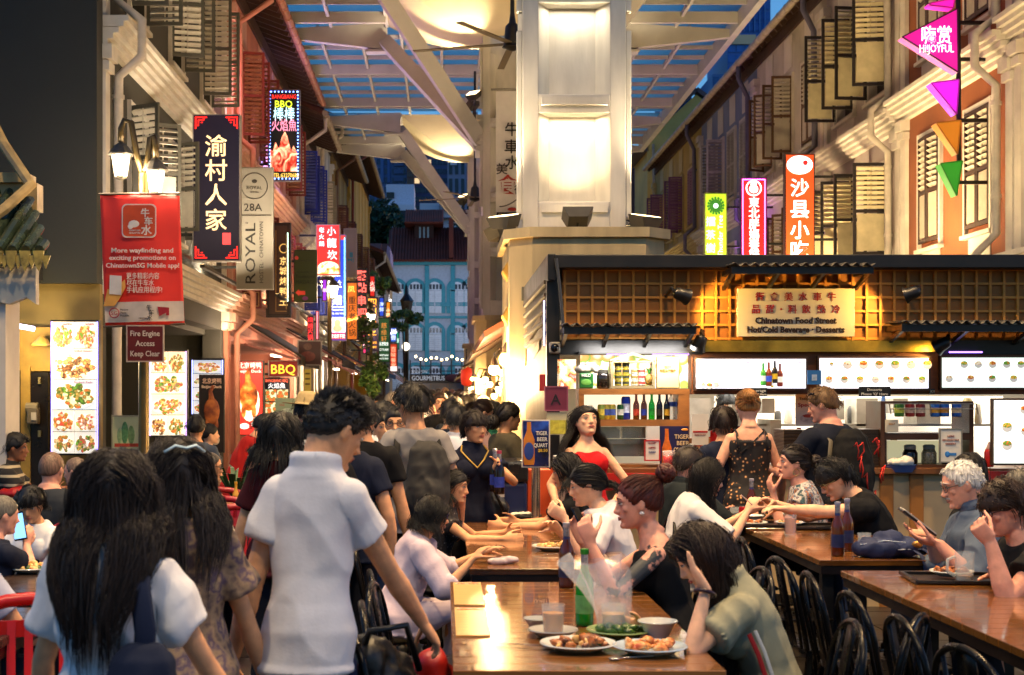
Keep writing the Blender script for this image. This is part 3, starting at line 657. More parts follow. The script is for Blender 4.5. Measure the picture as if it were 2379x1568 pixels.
m = MB(); m.tube([at(2205, 818, 10.9), at(2282, 818, 10.9)], .006, 8); m.build('tube_lamp', glow('a070ff', 4), kio)
m = MB()
for i in range(24): m.ball(at(1264, 700 + i * 4.4, 11.0), .0055, n=6)
m.build('led_strip', glow('b8b0ff', 7), kio)
lamp('AREA', (1.5, 10.75, 1.98), COOL, 14, .8, to=(1.5, 11, 1.4), sy=.1)
lamp('AREA', (1.6, 11.6, 2.1), COOL, 22, 1.0, to=(1.6, 11.2, 1), sy=.3)
lamp('AREA', (3.2, 12.0, 2.15), (1, .93, .8), 60, 2.2, to=(3.2, 11.6, 0), sy=.6)
lamp('AREA', (5.2, 12.0, 2.15), (1, .93, .8), 40, 1.6, to=(5.2, 11.6, 0), sy=.6)
# inside: preparation wall, its lit look put in as emission
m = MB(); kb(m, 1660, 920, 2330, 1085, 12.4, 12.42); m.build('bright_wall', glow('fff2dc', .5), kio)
for (x0, y0, x1, y1) in ((1700, 940, 1755, 990), (1770, 925, 1800, 960), (1990, 925, 2040, 1010), (2130, 930, 2185, 990), (1600, 925, 1650, 1015), (1668, 1000, 1690, 1040), (1790, 975, 1815, 1060), (1960, 1010, 1985, 1050), (1940, 930, 1962, 975), (2075, 925, 2110, 960)): kb(MB(), x0, y0, x1, y1, 12.1 - x0 % 7 * .05, 12.35).build('kitchen_unit', mat(('b8b2a4', '8a8478', 'a04a3a', '6a6458', 'a8a088')[int(x0) % 5], .4, var=.2, vs=5), kio)
m = MB(); kb(m, 1360, 1020, 1510, 1032, 11.0, 11.1); kb(m, 1360, 1032, 1515, 1060, 11.05, 11.1); kb(m, 1385, 992, 1440, 1018, 10.97, 11.1); kb(m, 1446, 992, 1500, 1018, 10.97, 11.1); m.build('steel_pans', mat('b4b0a4', .25, metal=.8, var=.15), kio)
rs = random.Random(8)
for i in range(26):
 x = 1660 + i * 24.5; y = rs.choice((1062, 1080, 985)); Yq = 12.0 + rs.random() * .2; p = at(x, y, Yq); r = rs.uniform(.025, .05); hh_ = rs.uniform(.1, .26)
 MB().lathe([(r * .8, 0), (r, .02), (r * rs.uniform(.7, 1), hh_ * .8), (r * .6, hh_)], p, 12).build('kitchen_jar', mat(('c8c0b0', 'a83020', '3a5a8a', '8a7a50', 'd8d0c0', '4a6a3a', '6a6a6a')[i % 7], .3, var=.15), kio, smooth=True, ang=50)
MB().box(PX(1660, 12), 12.0, PZ(990, 12), PX(2330, 12), 12.3, PZ(985, 12)).build('kitchen_shelf', mat('9a958a', .4), kio)
# menu lightboxes
def menu(label, x0, y0, x1, y1, Y, tint='f4f4ff', foods=(), texts=(), bottles=()):
 t = thing('menu_lightbox', label, 'lightbox', at((x0 + x1) / 2, y1, Y), group='menu lightboxes over the kiosk counter')
 m = MB(); kb(m, x0 - 5, y0 - 5, x1 + 5, y1 + 5, Y + .01, Y + .06); m.build('case', mat('3a2412', .5), t)
 m = MB(); kb(m, x0, y0, x1, y1, Y - .005, Y + .009); m.build('screen', glow(tint, 1.25), t)
 for k, (x, y, r, cols) in enumerate(foods):
  m = MB(); m.ball(at(x, y + r * .25, Y - .006), (r / 300, .003, r / 340), n=12, m=0); m.ball(at(x, y - r * .2, Y - .008), (r * .86 / 300, .004, r * .5 / 300), n=12, m=1)
  m.build('dish_picture', [mat('d0c8bc', .5, var=0, emit=.5), ramp_mat('vor', [(0, cols[0]), (.3, cols[1]), (.55, cols[2])], 60, emit=.55)], t)
 m = MB()
 for s, x, y, h, w in texts: m.text(s, at(x, y, Y - .007), h / 300, w=w / 300, depth=.001)
 if m.v: m.build('lettering', mat('8a1a30', .5, emit=.25), t)
 for x, y0_, h, c, c2 in bottles:
  m = MB(); k = h / 300
  m.lathe([(.1 * k, 0), (.13 * k, .05 * k), (.13 * k, .55 * k), (.05 * k, .72 * k), (.045 * k, .98 * k)], at(x, y0_, Y - .03), 10); m.lathe([(.133 * k, .18 * k), (.133 * k, .42 * k)], at(x, y0_, Y - .03), 10, m=1, cap=False)
  m.build('bottle_picture', [mat(c, .4, var=0, emit=.4), mat(c2, .4, var=0, emit=.4)], t)
 return t
fc = [('d06020', 'f0b040', '709830'), ('803020', 'c8a070', 'f0e0c0'), ('e0a020', 'f0d070', 'c06018'), ('a04018', 'e07030', '609030')]
menu('white menu lightbox with beer bottles over the beverage counter', 1618, 834, 1872, 902, 10.9, texts=(('HOT BEVERAGES 熱飲', 1645, 842, 3.5, 42), ('COLD BEVERAGES 凍飲', 1719, 842, 3.5, 46), ('ALCOHOL 酒类', 1845, 842, 3.5, 34)), bottles=((1773, 895, 52, '3a9a30', 'd8e0d0'), (1786, 897, 56, '7a3010', '3050c0'), (1800, 890, 52, '181410', 'c8a020'), (1812, 898, 54, '6a2010', 'e8e0d8'), (1794, 900, 26, 'e0c040', 'f0f0f0')), foods=((1633, 893, 7, fc[1]), (1648, 895, 8, fc[3]), (1664, 893, 7, fc[1])))
menu('white menu lightbox with two rows of dessert bowls in the middle', 1905, 832, 2157, 902, 10.9, foods=[(1932 + 37 * i, 845, 11 if i else 5, fc[i % 4]) for i in range(7)] + [(1926 + 36 * i, 880, 9, fc[(i + 2) % 4]) for i in range(7)])
menu('white menu lightbox over the far end of the dessert counter', 2190, 831, 2420, 900, 10.9, tint='f0fff4', foods=[(2240 + 33 * i, 845, 9, fc[i % 4]) for i in range(5)] + [(2205 + 50 * i, 878, 9, fc[(i + 1) % 4]) for i in range(4)])
t = menu('tall white menu lightbox standing beside the dessert counter', 2311, 930, 2420, 1076, 10.6, tint='f4fff8', foods=[(2340, 990, 12, fc[0]), (2382, 1000, 10, fc[2]), (2340, 1032, 12, fc[3]), (2380, 950, 10, fc[2])])
# sign board, awnings, spot lamps
t = thing('sign_board', 'cream sign board with red characters and brown food street lettering', 'sign', at(1850, 782, 10.9))
m = MB(); kb(m, 1713, 670, 1986, 782, 10.94, 10.975); m.build('board', mat('d0c4a4', .7, var=.06, vs=3), t, bevel=.003)
m = MB(); Yb = 10.938
for i, ch in enumerate('街食美水車牛'): m.text(ch, at(1765 + i * 33.5, 689, Yb), 20 / 300, bold=.012, depth=.003)
for x, ch in zip((1756, 1789, 1815, 1841, 1873, 1908, 1942), '品甜·料飲熱冷'):
 if ch == '·': m.ball(at(x, 718, Yb), (.009, .003, .009), n=8)
 else: m.text(ch, at(x, 718, Yb), 20 / 300, bold=.012, depth=.003)
m.build('red_characters', mat('98180e', .6), t)
m = MB(); m.text('Chinatown Food Street', at(1849, 744, Yb), 14 / 300, w=188 / 300, bold=.04, depth=.003); m.text('Hot/Cold Beverage · Desserts', at(1849, 765, Yb), 14 / 300, w=224 / 300, bold=.04, depth=.003); m.build('brown_lettering', mat('2a1404', .6), t)
def corr_awning(label, x0, x1, yt, yb, proj=.42):
 Yf = 11.0 - proj; t = thing('corrugated_awning', label, 'awning', at((x0 + x1) / 2, yb, Yf), group='corrugated awnings on the kiosk')
 X0, X1 = PX(x0, Yf), PX(x1, Yf); zf = PZ(yt + 6, Yf); zb = zf + .012
 n = int((X1 - X0) / .012)
 m = MB(); m.grid(lambda u, v: (X0 + (X1 - X0) * u, Yf - .04 + (proj + .02) * v, zf + (zb - zf) * v + .014 * sin(u * (X1 - X0) / .075 * 2 * pi)), n, 2)
 o = m.build('sheet', mat('3a3731', .5, metal=.3, var=.3, vs=6), t, smooth=True); o.modifiers.new('thick', 'SOLIDIFY').thickness = .006
 m = MB(); m.box(X0, Yf, zf - .07, X1, Yf + .03, zf - .018);
 for i in range(4):
  x = X0 + .02 + (X1 - X0 - .04) * i / 3; m.bar((x, Yf, zf - .04), (x, 10.99, zb - .05), .03, .04); m.bar((x, Yf + .03, zf - .05), (x, 10.99, zf - .15), .025, .03)
 m.build('frame', blk, t)
corr_awning('corrugated awning over the bottle shelf', 1310, 1618, 748, 792)
corr_awning('corrugated awning above the cream sign board', 1700, 2030, 608, 660)
corr_awning('corrugated awning over the far dessert end', 2095, 2560, 742, 790)
def spot_lamp(label, p, to, power, ang=75):
 t = thing('spot_lamp', label, 'lamp', p, group='black spot lamps on the kiosk'); p = V(p); d = (V(to) - p).normalized(); q = d.to_track_quat('Z', 'Y').to_matrix().to_4x4(); M_ = Mx.Translation(p) @ q
 m = MB(M_); m.lathe([(.018, -.1), (.045, -.08), (.05, -.02), (.066, .02), (.062, .021), (.045, -.01)], n=16, cap=False); m.build('shade', mat('15120f', .35, var=.1), t, smooth=True, ang=50)
 m = MB(M_); m.lathe([(.001, -.0), (.04, -.002)], n=14); m.build('bulb', glow('ffd070', 12), t)
 m = MB(); m.tube([p - d * .09, p - d * .11 + V((0, .06, .03)), V((p.x - d.x * .12, 10.99, p.z + .02))], .014, 8); m.build('arm', mat('15120f', .35), t)
 lamp('SPOT', p + d * .03, (1, .58, .14), power, .03, to=to, ang=ang, blend=.5)
spot_lamp('black spot lamp shining on the sign from the bottle shelf side', at(1592, 688, 10.74), at(1740, 745, 10.95), 34, 100)
spot_lamp('black spot lamp shining on the sign from the dessert side', at(2108, 685, 10.74), at(1945, 745, 10.95), 34, 100)
spot_lamp('black spot lamp pointing down by the metal beam end', at(2180, 806, 10.8), at(2140, 830, 10.88), 10, 90)
spot_lamp('black spot lamp under the bottle shelf awning', at(1622, 805, 10.8), at(1600, 860, 10.9), 8, 90)
t = thing('dome_camera', 'grey security camera with dark dome on the kiosk corner', 'camera', at(1289, 806, 10.85)); m = MB(); kb(m, 1278, 794, 1302, 820, 10.85, 10.97); m.build('housing', mat('8a8478', .5), t, bevel=.01)
m = MB(); m.ball(at(1289, 808, 10.85), .034, n=16); m.build('dome', mat('0a0a0c', .08), t, smooth=True)
# ---------------------------------------------------------------- bottles and goods
def bottle(label, x, y, Y, h, glass, lab, cap, px=True, kind='beer', lab2=None, group=None, name='beer_bottle', loc=None):
 p = V(loc) if loc else at(x, y, Y); t = thing(name, label, 'bottle', p, group=group); k = h; gmt = mat(glass, .06, var=0, spec=.6, trans=.75 if group == gB else 0.)
 if kind == 'beer': pr = [(.108, 0), (.118, .01), (.12, .06), (.12, .52), (.105, .6), (.062, .7), (.05, .78), (.047, .93)]
 else: pr = [(.13, 0), (.15, .02), (.145, .15), (.15, .3), (.14, .35), (.15, .55), (.15, .66), (.1, .8), (.06, .88), (.055, .93)]
 m = MB(); m.lathe([(r * k, z * k) for r, z in pr], p, 16); m.build('glass', gmt if kind == 'beer' else mat('b8c4c8', .05, var=0, alpha=.4), t, smooth=True, ang=60)
 m = MB(); m.lathe([(.1215 * k, .16 * k), (.1215 * k, .4 * k)] if kind == 'beer' else [(.152 * k, .5 * k), (.152 * k, .68 * k)], p, 16, cap=False); m.build('label', mat(lab, .5, var=.2, vs=40), t, smooth=True)
 if lab2: m = MB(); m.lathe([(.056 * k, .73 * k), (.053 * k, .785 * k)], p, 14, cap=False); m.build('neck_label', mat(lab2, .4), t, smooth=True); m = MB(); m.lathe([(.052 * k, .79 * k), (.05 * k, .925 * k)], p, 14, cap=False); m.build('foil', mat('9a9aa4', .3, metal=.6), t, smooth=True)
 m = MB(); m.lathe([(.05 * k, .925 * k), (.058 * k, .935 * k), (.056 * k, .995 * k), (.03 * k, 1.0 * k)], p, 12); m.build('cap', mat(cap, .3, metal=.4, var=0), t, smooth=True, ang=50)
 return t
def can(label, x, y, Y, r, h, body, band, group, loc=None):
 p = V(loc) if loc else at(x, y, Y); t = thing('drink_can', label, 'can', p, group=group)
 m = MB(); m.lathe([(r * .85, 0), (r, h * .06), (r, h * .9), (r * .84, h)], p, 16); m.build('body', mat(body, .3, metal=.4, var=.1, vs=30), t, smooth=True, ang=40)
 m = MB(); m.lathe([(r * 1.01, h * .3), (r * 1.01, h * .7)], p, 16, cap=False); m.build('label', mat(band, .4, var=.25, vs=50), t, smooth=True)
 m = MB(); m.lathe([(r * .84, h), (r * .84, h * 1.015), (r * .75, h * 1.0)], p, 14); m.build('lid', mat('b8b8b0', .25, metal=.8), t)
 return t
sy = PZ(975, Ys) - 1.6; zs_ = PZ(975, 10.86)
gB = 'drinks displayed on the lit shelf'
for i, (x, c, b, w) in enumerate(((1399, 'b8a030', '3a4a8a', 'second yellow can, just by the girl'), (1411, 'c0a838', '405090', 'yellow can with blue script, next to the green can'), (1388, '8a9a40', 'c8b040', 'yellow can half hidden behind the girl'), (1433, '2a5a28', 'c8c8b8', 'dark green can beside the tall blue can'), )): can('small ' + w, 0, 0, 0, .033, .115, c, b, gB, (PX(x + 10, 10.93), 10.93, zs_))
can('tall blue and white beer can on the lit shelf', 0, 0, 0, .036, .175, '2038a0', 'c8ccd8', gB, (PX(1454, 10.93), 10.93, zs_))
for x, g, l, c, w in ((1472, '6a3408', 'c04020', 'c83828', 'amber beer bottle with red and blue label'), (1490, '5a2c0a', '24348c', '2c3c98', 'amber beer bottle with dark blue label'), (1508, '18a020', '1c8a24', '28b030', 'bright green beer bottle on the lit shelf'), (1526, '140d08', '2a2010', '14100a', 'black stout bottle with harp label'), (1543, '1c120a', 'b88a14', '6a5010', 'dark bottle with yellow label on the lit shelf')):
 bottle(w, 0, 0, 0, .205, g, l, c, group=gB, loc=(PX(x + 6, 10.93), 10.93, zs_))
for i, x in enumerate((1560, 1577, 1592)): bottle('clear water bottle with blue label on the shelf, ' + ('beside the yellow label bottle', 'middle of the three', 'against the wooden post')[i], 0, 0, 0, .2, 'b8c4c8', '3a5aa8', 'd8d8d8', kind='water', name='water_bottle', group=gB, loc=(PX(x - 1, 10.95), 10.95, zs_))
zt = PZ(903, 10.86)
t = thing('cocoa_tin', 'green cocoa drink tin with cloth on top', 'tin', (PX(1363, 10.92), 10.92, zt)); m = MB(); kb(m, 1346, 866, 1379, 902, 10.88, 10.98); m.build('tin', mat('1c5a1c', .35, var=.15), t, bevel=.01)
m = MB(); m.text('MILO', at(1362, 872, 10.878), .02, w=.07, bold=.03); m.build('lettering', mat('d8d0c0', .5), t); m = MB(); m.ball(at(1362, 888, 10.879), (.04, .003, .025), n=10); m.build('emblem', mat('5a8a30', .5), t)
m = MB(); m.ball(at(1355, 858, 10.93), (.07, .05, .03)); m.ball(at(1372, 852, 10.93), (.045, .04, .035)); m.ball(at(1384, 858, 10.92), (.03, .03, .03)); tag(remesh(m, 'dish_cloth', mat('a89c8c', .9), .006, wr=.008, wf=20), 'crumpled grey dish cloth lying on the green tin', 'cloth')
t = thing('glass_jar', 'dark preserve jar with metal lid beside the green tin', 'jar', (PX(1400, 10.92), 10.92, zt)); m = MB(); m.lathe([(.04, 0), (.05, .01), (.05, .1), (.04, .125)], (PX(1401, 10.92), 10.92, zt), 16); m.build('glass', mat('1c140c', .08, coat=.5), t, smooth=True); m = MB(); m.lathe([(.042, .12), (.042, .145), (.01, .148)], (PX(1401, 10.92), 10.92, zt), 16); m.build('lid', mat('6a665c', .3, metal=.7), t)
t = thing('display_case', 'wooden gabled display case of cans and a pineapple', 'display case', (PX(1470, 10.9), 10.9, zt)); m = MB()
for (x0, y0, x1, y1) in ((1419, 838, 1425, 902), (1516, 838, 1522, 902), (1425, 896, 1516, 902), (1425, 838, 1516, 842)): kb(m, x0, y0, x1, y1, 10.87, 11.0)
m.bar(at(1418, 838, 10.88), at(1470, 822, 10.88), .02, .02); m.bar(at(1470, 822, 10.88), at(1523, 838, 10.88), .02, .02); m.build('frame', mat('7a6a48', .5), t)
for i, (x, n, c, b) in enumerate(((1436, 4, '8a7a20', '1c1c14'), (1454, 4, '8a7a20', '1c1c14'), (1474, 3, 'b8b0a0', '6a5a20'), (1491, 3, 'b8b0a0', '9a3028'))):
 for j in range(n): can('food can in the gabled case, %s column, %s' % (('first', 'second', 'third', 'fourth')[i], ('bottom', 'second from bottom', 'third from bottom', 'top')[j]), 0, 0, 0, .027, .043, c, b, 'cans stacked in the gabled case', (PX(x, 10.93), 10.93, PZ(896, 10.93) + j * .045))
t = thing('pineapple', 'small pineapple with green crown inside the gabled case', 'pineapple', (PX(1508, 10.93), 10.93, PZ(896, 10.93))); m = MB(); m.ball(at(1508, 882, 10.93), (.036, .036, .045)); m.build('fruit', ramp_mat('vor', [(0, 'c08a20'), (.4, '8a6018'), (.7, '5a4a14')], 70), t, smooth=True)
m = MB()
for i in range(14): a = i * 2.4; m.tube([at(1508, 869, 10.93), at(1508, 869, 10.93) + V((cos(a) * .012, sin(a) * .012, .03)), at(1508, 869, 10.93) + V((cos(a) * .03, sin(a) * .03, .05))], [.006, .005, .001], 4)
m.build('crown_leaves', mat('3a7a2a', .5), t)
t = thing('award_certificate', 'pale framed certificate reading 2017 in the shelf top', 'certificate', at(1551, 902, 10.88)); m = MB(); kb(m, 1525, 828, 1579, 902, 10.88, 10.9); m.build('frame', mat('6a5424', .4), t); m = MB(); kb(m, 1527, 830, 1577, 900, 10.876, 10.879); m.build('paper', mat('d0b878', .5, var=.05), t)
m = MB(); m.text('2017', at(1551, 852, 10.874), .02, w=.05); m.text('年度人气商户', at(1551, 861, 10.874), .018, w=.12); m.build('lettering', mat('8a5a20', .5), t)
def poster(label, x0, y0, x1, y1, Y, bg, texts=(), name='poster', cat='poster', shapes=(), frame=None, emit=0., mats=None, group=None, dep=.012):
 t = thing(name, label, cat, at((x0 + x1) / 2, y1, Y), group=group); m = MB(); kb(m, x0, y0, x1, y1, Y, Y + dep); m.build('sheet', mat(bg, .5, var=.08, emit=emit), t)
 if frame:
  m = MB(); kb(m, x0 - 3, y0 - 3, x1 + 3, y0, Y - .004, Y + .02); kb(m, x0 - 3, y1, x1 + 3, y1 + 3, Y - .004, Y + .02); kb(m, x0 - 3, y0, x0, y1, Y - .004, Y + .02); kb(m, x1, y0, x1 + 3, y1, Y - .004, Y + .02); m.build('frame', mat(frame, .4), t)
 for s, x, y, h, w, c in texts: MB().text(s, at(x, y, Y - .003), h * Y / FPX, w=w * Y / FPX if w else None, depth=.002, bold=.01).build('lettering', mat(c, .5, var=0, emit=emit), t)
 by = {}
 for kind, a, c in shapes:
  m = by.setdefault(c, MB())
  if kind == 'box': kb(m, *a, Y - .003, Y - .0005)
  elif kind == 'ball': m.ball(at(a[0], a[1], Y), (a[2] * Y / FPX, .004, a[3] * Y / FPX), n=14)
  elif kind == 'bottle':
   k = a[2] * Y / FPX; m.lathe([(.1 * k, 0), (.125 * k, .03 * k), (.125 * k, .5 * k), (.055 * k, .72 * k), (.045 * k, .95 * k), (.05 * k, 1. * k)], at(a[0], a[1], Y - .002), 12)
   [setattr(m, 'v', [V((p.x, Y - .002 + (p.y - Y) * .12, p.z)) if abs(p.y - Y) < .2 else p for p in m.v])]
 for c, m in by.items(): m.build('print', mat(c, .4, var=.25, vs=30, emit=emit), t)
 return t
beer = lambda x, w, y0, k: [('TIGER', x, y0, 10 * k, w, 'c8a878'), ('BEER', x + 3, y0 + 15 * k, 10 * k, w * .85, 'c8a878'), ('QUART', x - 1, y0 + 30 * k, 10 * k, w * 1.05, 'c8a878')]
poster('dark blue beer poster with orange bottle beneath the shelf bottles', 1533, 990, 1600, 1085, 10.85, '140e3a', beer(1584, 34, 1014, 1.), shapes=(('bottle', (1549, 1086, 90), 'b85a10'), ('ball', (1549, 1050, 10, 15), '24509a'), ('ball', (1591, 998, 8, 3), 'c87820')))
poster('white code notice with orange mark next to the beer poster', 1502, 990, 1532, 1022, 10.84, 'cfc4b0')
poster('white payment notice with red border below the code notice', 1500, 1025, 1531, 1068, 10.83, 'd4cbbc', (('WE ACCEPT', 1515, 1029, 3, 18, 'a02018'), ('NETS', 1515, 1040, 4, 16, 'a02018'), ('CASH', 1515, 1050, 4, 16, '243070')), frame='a82018')
poster('white scan to pay notice leaning on the kiosk post', 1608, 962, 1646, 1034, 10.8, 'c8bca8', (('SCAN TO PAY', 1627, 1010, 3, 26, '8a2018'),), shapes=(('box', (1610, 1001, 1644, 1005), 'a02018'),))
poster('maroon placard with a large black letter A', 1268, 900, 1317, 952, 10.75, '6a2438', (('A', 1291, 928, 24, None, '1c1014'),), name='grade_placard', cat='placard', frame='8a4a5a')
poster('yellow and white licence sheet below the maroon placard', 1270, 958, 1318, 1010, 10.76, 'b8b088', shapes=(('box', (1271, 976, 1317, 1008), 'a8a23a'),))
poster('small red hanging plaque beside the kiosk post', 1253, 870, 1268, 908, 10.9, '8a1c18', name='plaque', cat='plaque')
poster('blue payment sticker between two menu lightboxes', 1876, 860, 1908, 893, 10.86, '2a6aa8', shapes=(('box', (1886, 870, 1898, 884), 'a8bcd0'),), name='sticker', cat='sticker')
poster('black hanging card that reads Desserts please Q here', 1996, 898, 2069, 921, 10.86, '14140f', (('Desserts', 2032, 905, 6, 34, 'c8c4b8'), ("Please 'Q' Here", 2032, 915, 6, 62, 'c8c4b8')), name='hanging_card', cat='sign')
poster('black hanging card that reads Beverage please Q here', 1730, 901, 1782, 921, 10.86, '14140f', (('Beverage', 1760, 907, 6, 38, 'c8c4b8'), ("Please 'Q' Here", 1757, 916, 5, 48, 'c8c4b8')), name='hanging_card', cat='sign')
poster('round dark plate with K1 on the menu housing', 2160, 903, 2172, 915, 10.93, '1c120c', (('K1', 2166, 909, 6, 9, 'b8a88a'),), name='number_plate', cat='plate')
poster('white specials sheet with a soup bowl photo on the counter', 1848, 915, 1900, 990, 11.3, 'd8d0c0', (("Today's", 1870, 926, 6, 26, '3a2018'), ('Special', 1874, 940, 9, 40, 'a01c18')), shapes=(('ball', (1877, 972, 19, 10), 'c8bcae'), ('ball', (1877, 969, 16, 7), 'a83a10')), name='menu_sheet', cat='sheet')
poster('white collection notice with blue arrow in a grey stand', 2186, 998, 2233, 1072, 10.62, 'cfcabc', (('HERE', 2209, 1013, 4, 16, '9a5a50'), ('FOR COLLECT YOUR', 2209, 1022, 4, 38, '9a5a50'), ('DESSERT', 2209, 1031, 4, 24, '9a5a50')), shapes=(('box', (2203, 1052, 2222, 1058), '3a78b8'), ('ball', (2201, 1055, 6, 7), '3a78b8')), frame='7a7870', name='notice_stand', cat='notice')
poster('small notice card in the dessert glass cabinet', 2057, 975, 2087, 1004, 10.8, 'd8c8a8', (('2017', 2072, 985, 4, 14, 'b87828'),), name='notice_card', cat='card')
# trays, cabinet, jars
for px0, px1, n, w in ((1818, 1868, 26, 'tall stack of brown trays beside the specials sheet'), (1990, 2056, 34, 'tall stack of brown trays behind the red backpack')):
 t = thing('tray_stack', w, 'trays', at((px0 + px1) / 2, 1085, 10.9), group='stacked trays on the counter')
 for i in range(n):
  y = 1085 - i * (88 / n); m = MB(); m.box(PX(px0, 10.9), 10.86, PZ(y, 10.9), PX(px1, 10.9), 11.2, PZ(y, 10.9) + .006); m.box(PX(px0 - 1, 10.9), 10.85, PZ(y, 10.9) + .006, PX(px1 + 1, 10.9), 11.21, PZ(y, 10.9) + .0085); m.build('tray', mat(('4a3828', '54402c', '403022')[i % 3], .5), t)
t = thing('glass_cabinet', 'brown framed glass dessert cabinet on the counter', 'cabinet', at(2160, 1090, 10.8)); m = MB()
for (x0, y0, x1, y1) in ((2046, 938, 2056, 1085), (2252, 935, 2262, 1085), (2056, 1006, 2252, 1022), (2046, 932, 2262, 938), (2046, 1080, 2262, 1090)): kb(m, x0, y0, x1, y1, 10.82 - (.003 if x1 - x0 > 50 else 0), 11.2)
m.build('frame', mat('4a2c14', .45), t)
m = MB(); kb(m, 2057, 939, 2251, 1005, 10.825, 10.829); m.build('pane', mat('e8f4f4', .03, var=0, alpha=.08), t)
m = MB(); kb(m, 2057, 1023, 2251, 1079, 11.19, 11.2); m.build('back_panel', glow('e8e0b0', .45), t)
t = thing('can_rack', 'wire rack of upside fruit cans on the dessert cabinet', 'rack', at(2160, 965, 10.8)); m = MB()
for y in (938, 950): m.tube([at(2066, y, 10.74), at(2270, y, 10.74)], .004, 6)
for x in (2066, 2160, 2268): m.tube([at(x, 938, 10.74), at(x + 4, 962, 10.76)], .004, 6)
m.build('wire', mat('8a8880', .3, metal=.8), t)
for x, c, b, w in ((2089, '3a6a20', 'b8c040', 'green'), (2114, '8a2418', 'c8a890', 'red, next to the green one'), (2138, '7a2018', 'd0b8a0', 'red, middle of the rack'), (2172, '2058a0', 'd09a30', 'blue, after the middle bar'), (2194, '2058a0', 'c88a30', 'blue and orange'), (2222, '184a98', 'd0b890', 'blue, last in the rack')): can('fruit can in the wire rack, ' + w, 0, 0, 0, .036, .098, c, b, 'fruit cans in the wire rack', at(x, 968, 10.79))
for x, c, w in ((2114, '2a1c10', 'dark beans'), (2158, 'b8a47a', 'pale barley'), (2204, '2a1410', 'dark red beans')):
 p = at(x, 1079, 11.0); t = thing('storage_jar', 'round glass storage jar of %s in the dessert cabinet' % w, 'jar', p, group='storage jars in the dessert cabinet'); m = MB(); m.lathe([(.05, 0), (.058, .02), (.058, .09), (.042, .12)], p, 16); m.build('glass', mat(c, .12, var=.4, vs=80, coat=.6), t, smooth=True); m = MB(); m.lathe([(.045, .118), (.047, .145), (.03, .155)], p, 16); m.build('lid', mat('b8bab0', .2, var=0), t, smooth=True)
t = thing('plastic_basin', 'blue plastic basin of white napkins on the counter edge', 'basin', at(2093, 1085, 10.74)); m = MB(); m.lathe([(.09, 0), (.115, .05), (.12, .055), (.112, .052), (.088, .006)], at(2093, 1096, 10.78), 20); m.build('basin', mat('3a5a9a', .35), t, smooth=True, ang=50)
m = MB(); m.ball(at(2090, 1074, 10.78), (.09, .08, .03)); m.ball(at(2105, 1072, 10.76), (.05, .05, .035)); o = remesh(m, 'napkin_paper', mat('cfc8ba', .8), .007, parent=t, wr=.012, wf=18)
t = thing('sauce_bottle', 'red sauce bottle with pale nozzle by the cabinet', 'bottle', at(2303, 1085, 10.75)); m = MB(); m.lathe([(.03, 0), (.036, .02), (.036, .11), (.028, .135)], at(2298, 1085, 10.75), 14); m.build('body', mat('a82018', .3), t, smooth=True); m = MB(); m.lathe([(.028, .135), (.02, .15), (.006, .19)], at(2298, 1085, 10.75), 12); m.build('nozzle', mat('c8a098', .4), t, smooth=True)
for i, (x, w) in enumerate(((1532 + 14, 'in front of the beer poster'), (1570, 'by the kiosk post'))):
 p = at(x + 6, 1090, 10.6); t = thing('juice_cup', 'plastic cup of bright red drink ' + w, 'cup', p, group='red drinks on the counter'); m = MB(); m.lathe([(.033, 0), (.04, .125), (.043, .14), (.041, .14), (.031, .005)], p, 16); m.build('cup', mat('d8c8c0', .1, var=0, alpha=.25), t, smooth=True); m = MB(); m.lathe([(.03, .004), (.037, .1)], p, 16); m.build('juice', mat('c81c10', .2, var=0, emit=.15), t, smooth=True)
# ---------------------------------------------------------------- stalls behind, facing the walking street
def stall(label, ya, yb, panel, roofc, ex=()):
 t = thing('food_stall', label, 'stall', (1.6, (ya + yb) / 2, 0), group='food stalls along the street'); x0, x1 = 1.02, 3.3
 m = MB(); m.box(x0, ya, 2.35, x1, yb, 2.5); m.build('roof', mat('1c1814', .5), t)
 m = MB(); m.box(x1 - .1, ya, 0, x1, yb, 2.35); m.box(x0 + .1, ya, 0, x1, ya + .1, 2.35); m.box(x0 + .1, yb - .1, 0, x1, yb, 2.35); m.build('wall', mat('a88a54', .6, var=.12), t)
 m = MB(); m.box(x0, ya, 0, x0 + .05, yb, 1.02); m.box(x0 - .1, ya, 1.02, x0 + .5, yb, 1.07); m.build('counter', mat('8a7048', .45, var=.15), t)
 for i in range(int((yb - ya) / 1.6) + 1):
  y = min(ya + i * 1.6, yb - .1); m = MB(); m.box(x0 - .04, y, 0, x0 + .05, y + .1, 2.35); m.build('post', mat('b89a5c', .5), t)
 for i in range(max(1, int((yb - ya) / 1.7))):
  y = ya + .2 + i * 1.7; m = MB(); m.box(x0 - .02, y, 1.62, x0 + .08, min(y + 1.3, yb - .2), 2.12); m.build('menu_panel', glow(panel, 1.6), t)
 m = MB(); m.prism([(x0 - .55, 2.28), (x0 + .02, 2.62), (x0 + .02, 2.68), (x0 - .57, 2.34)], ya + .1, yb - .1); m.build('awning', mat(roofc, .7, var=.15), t)
 lamp('AREA', (x0 + .7, (ya + yb) / 2, 2.3), WARM2, 26 * (yb - ya), yb - ya, to=(x0 + .3, (ya + yb) / 2, .5), sy=.5)
 return t
stall('food stall directly behind the kiosk with brown tiled awning', 15.9, 21.5, 'ffe8b8', '7a3a1c')
stall('food stall with wooden posts between the first two pillars', 22.4, 29.0, 'ffdf9c', '5a3a20')
stall('food stall past the middle pillar', 33.5, 43.5, 'ffd88c', '4a3420')
stall('last food stall at the bus end of the street', 49.0, 62.0, 'ffd07c', '4a3420')
m = MB();
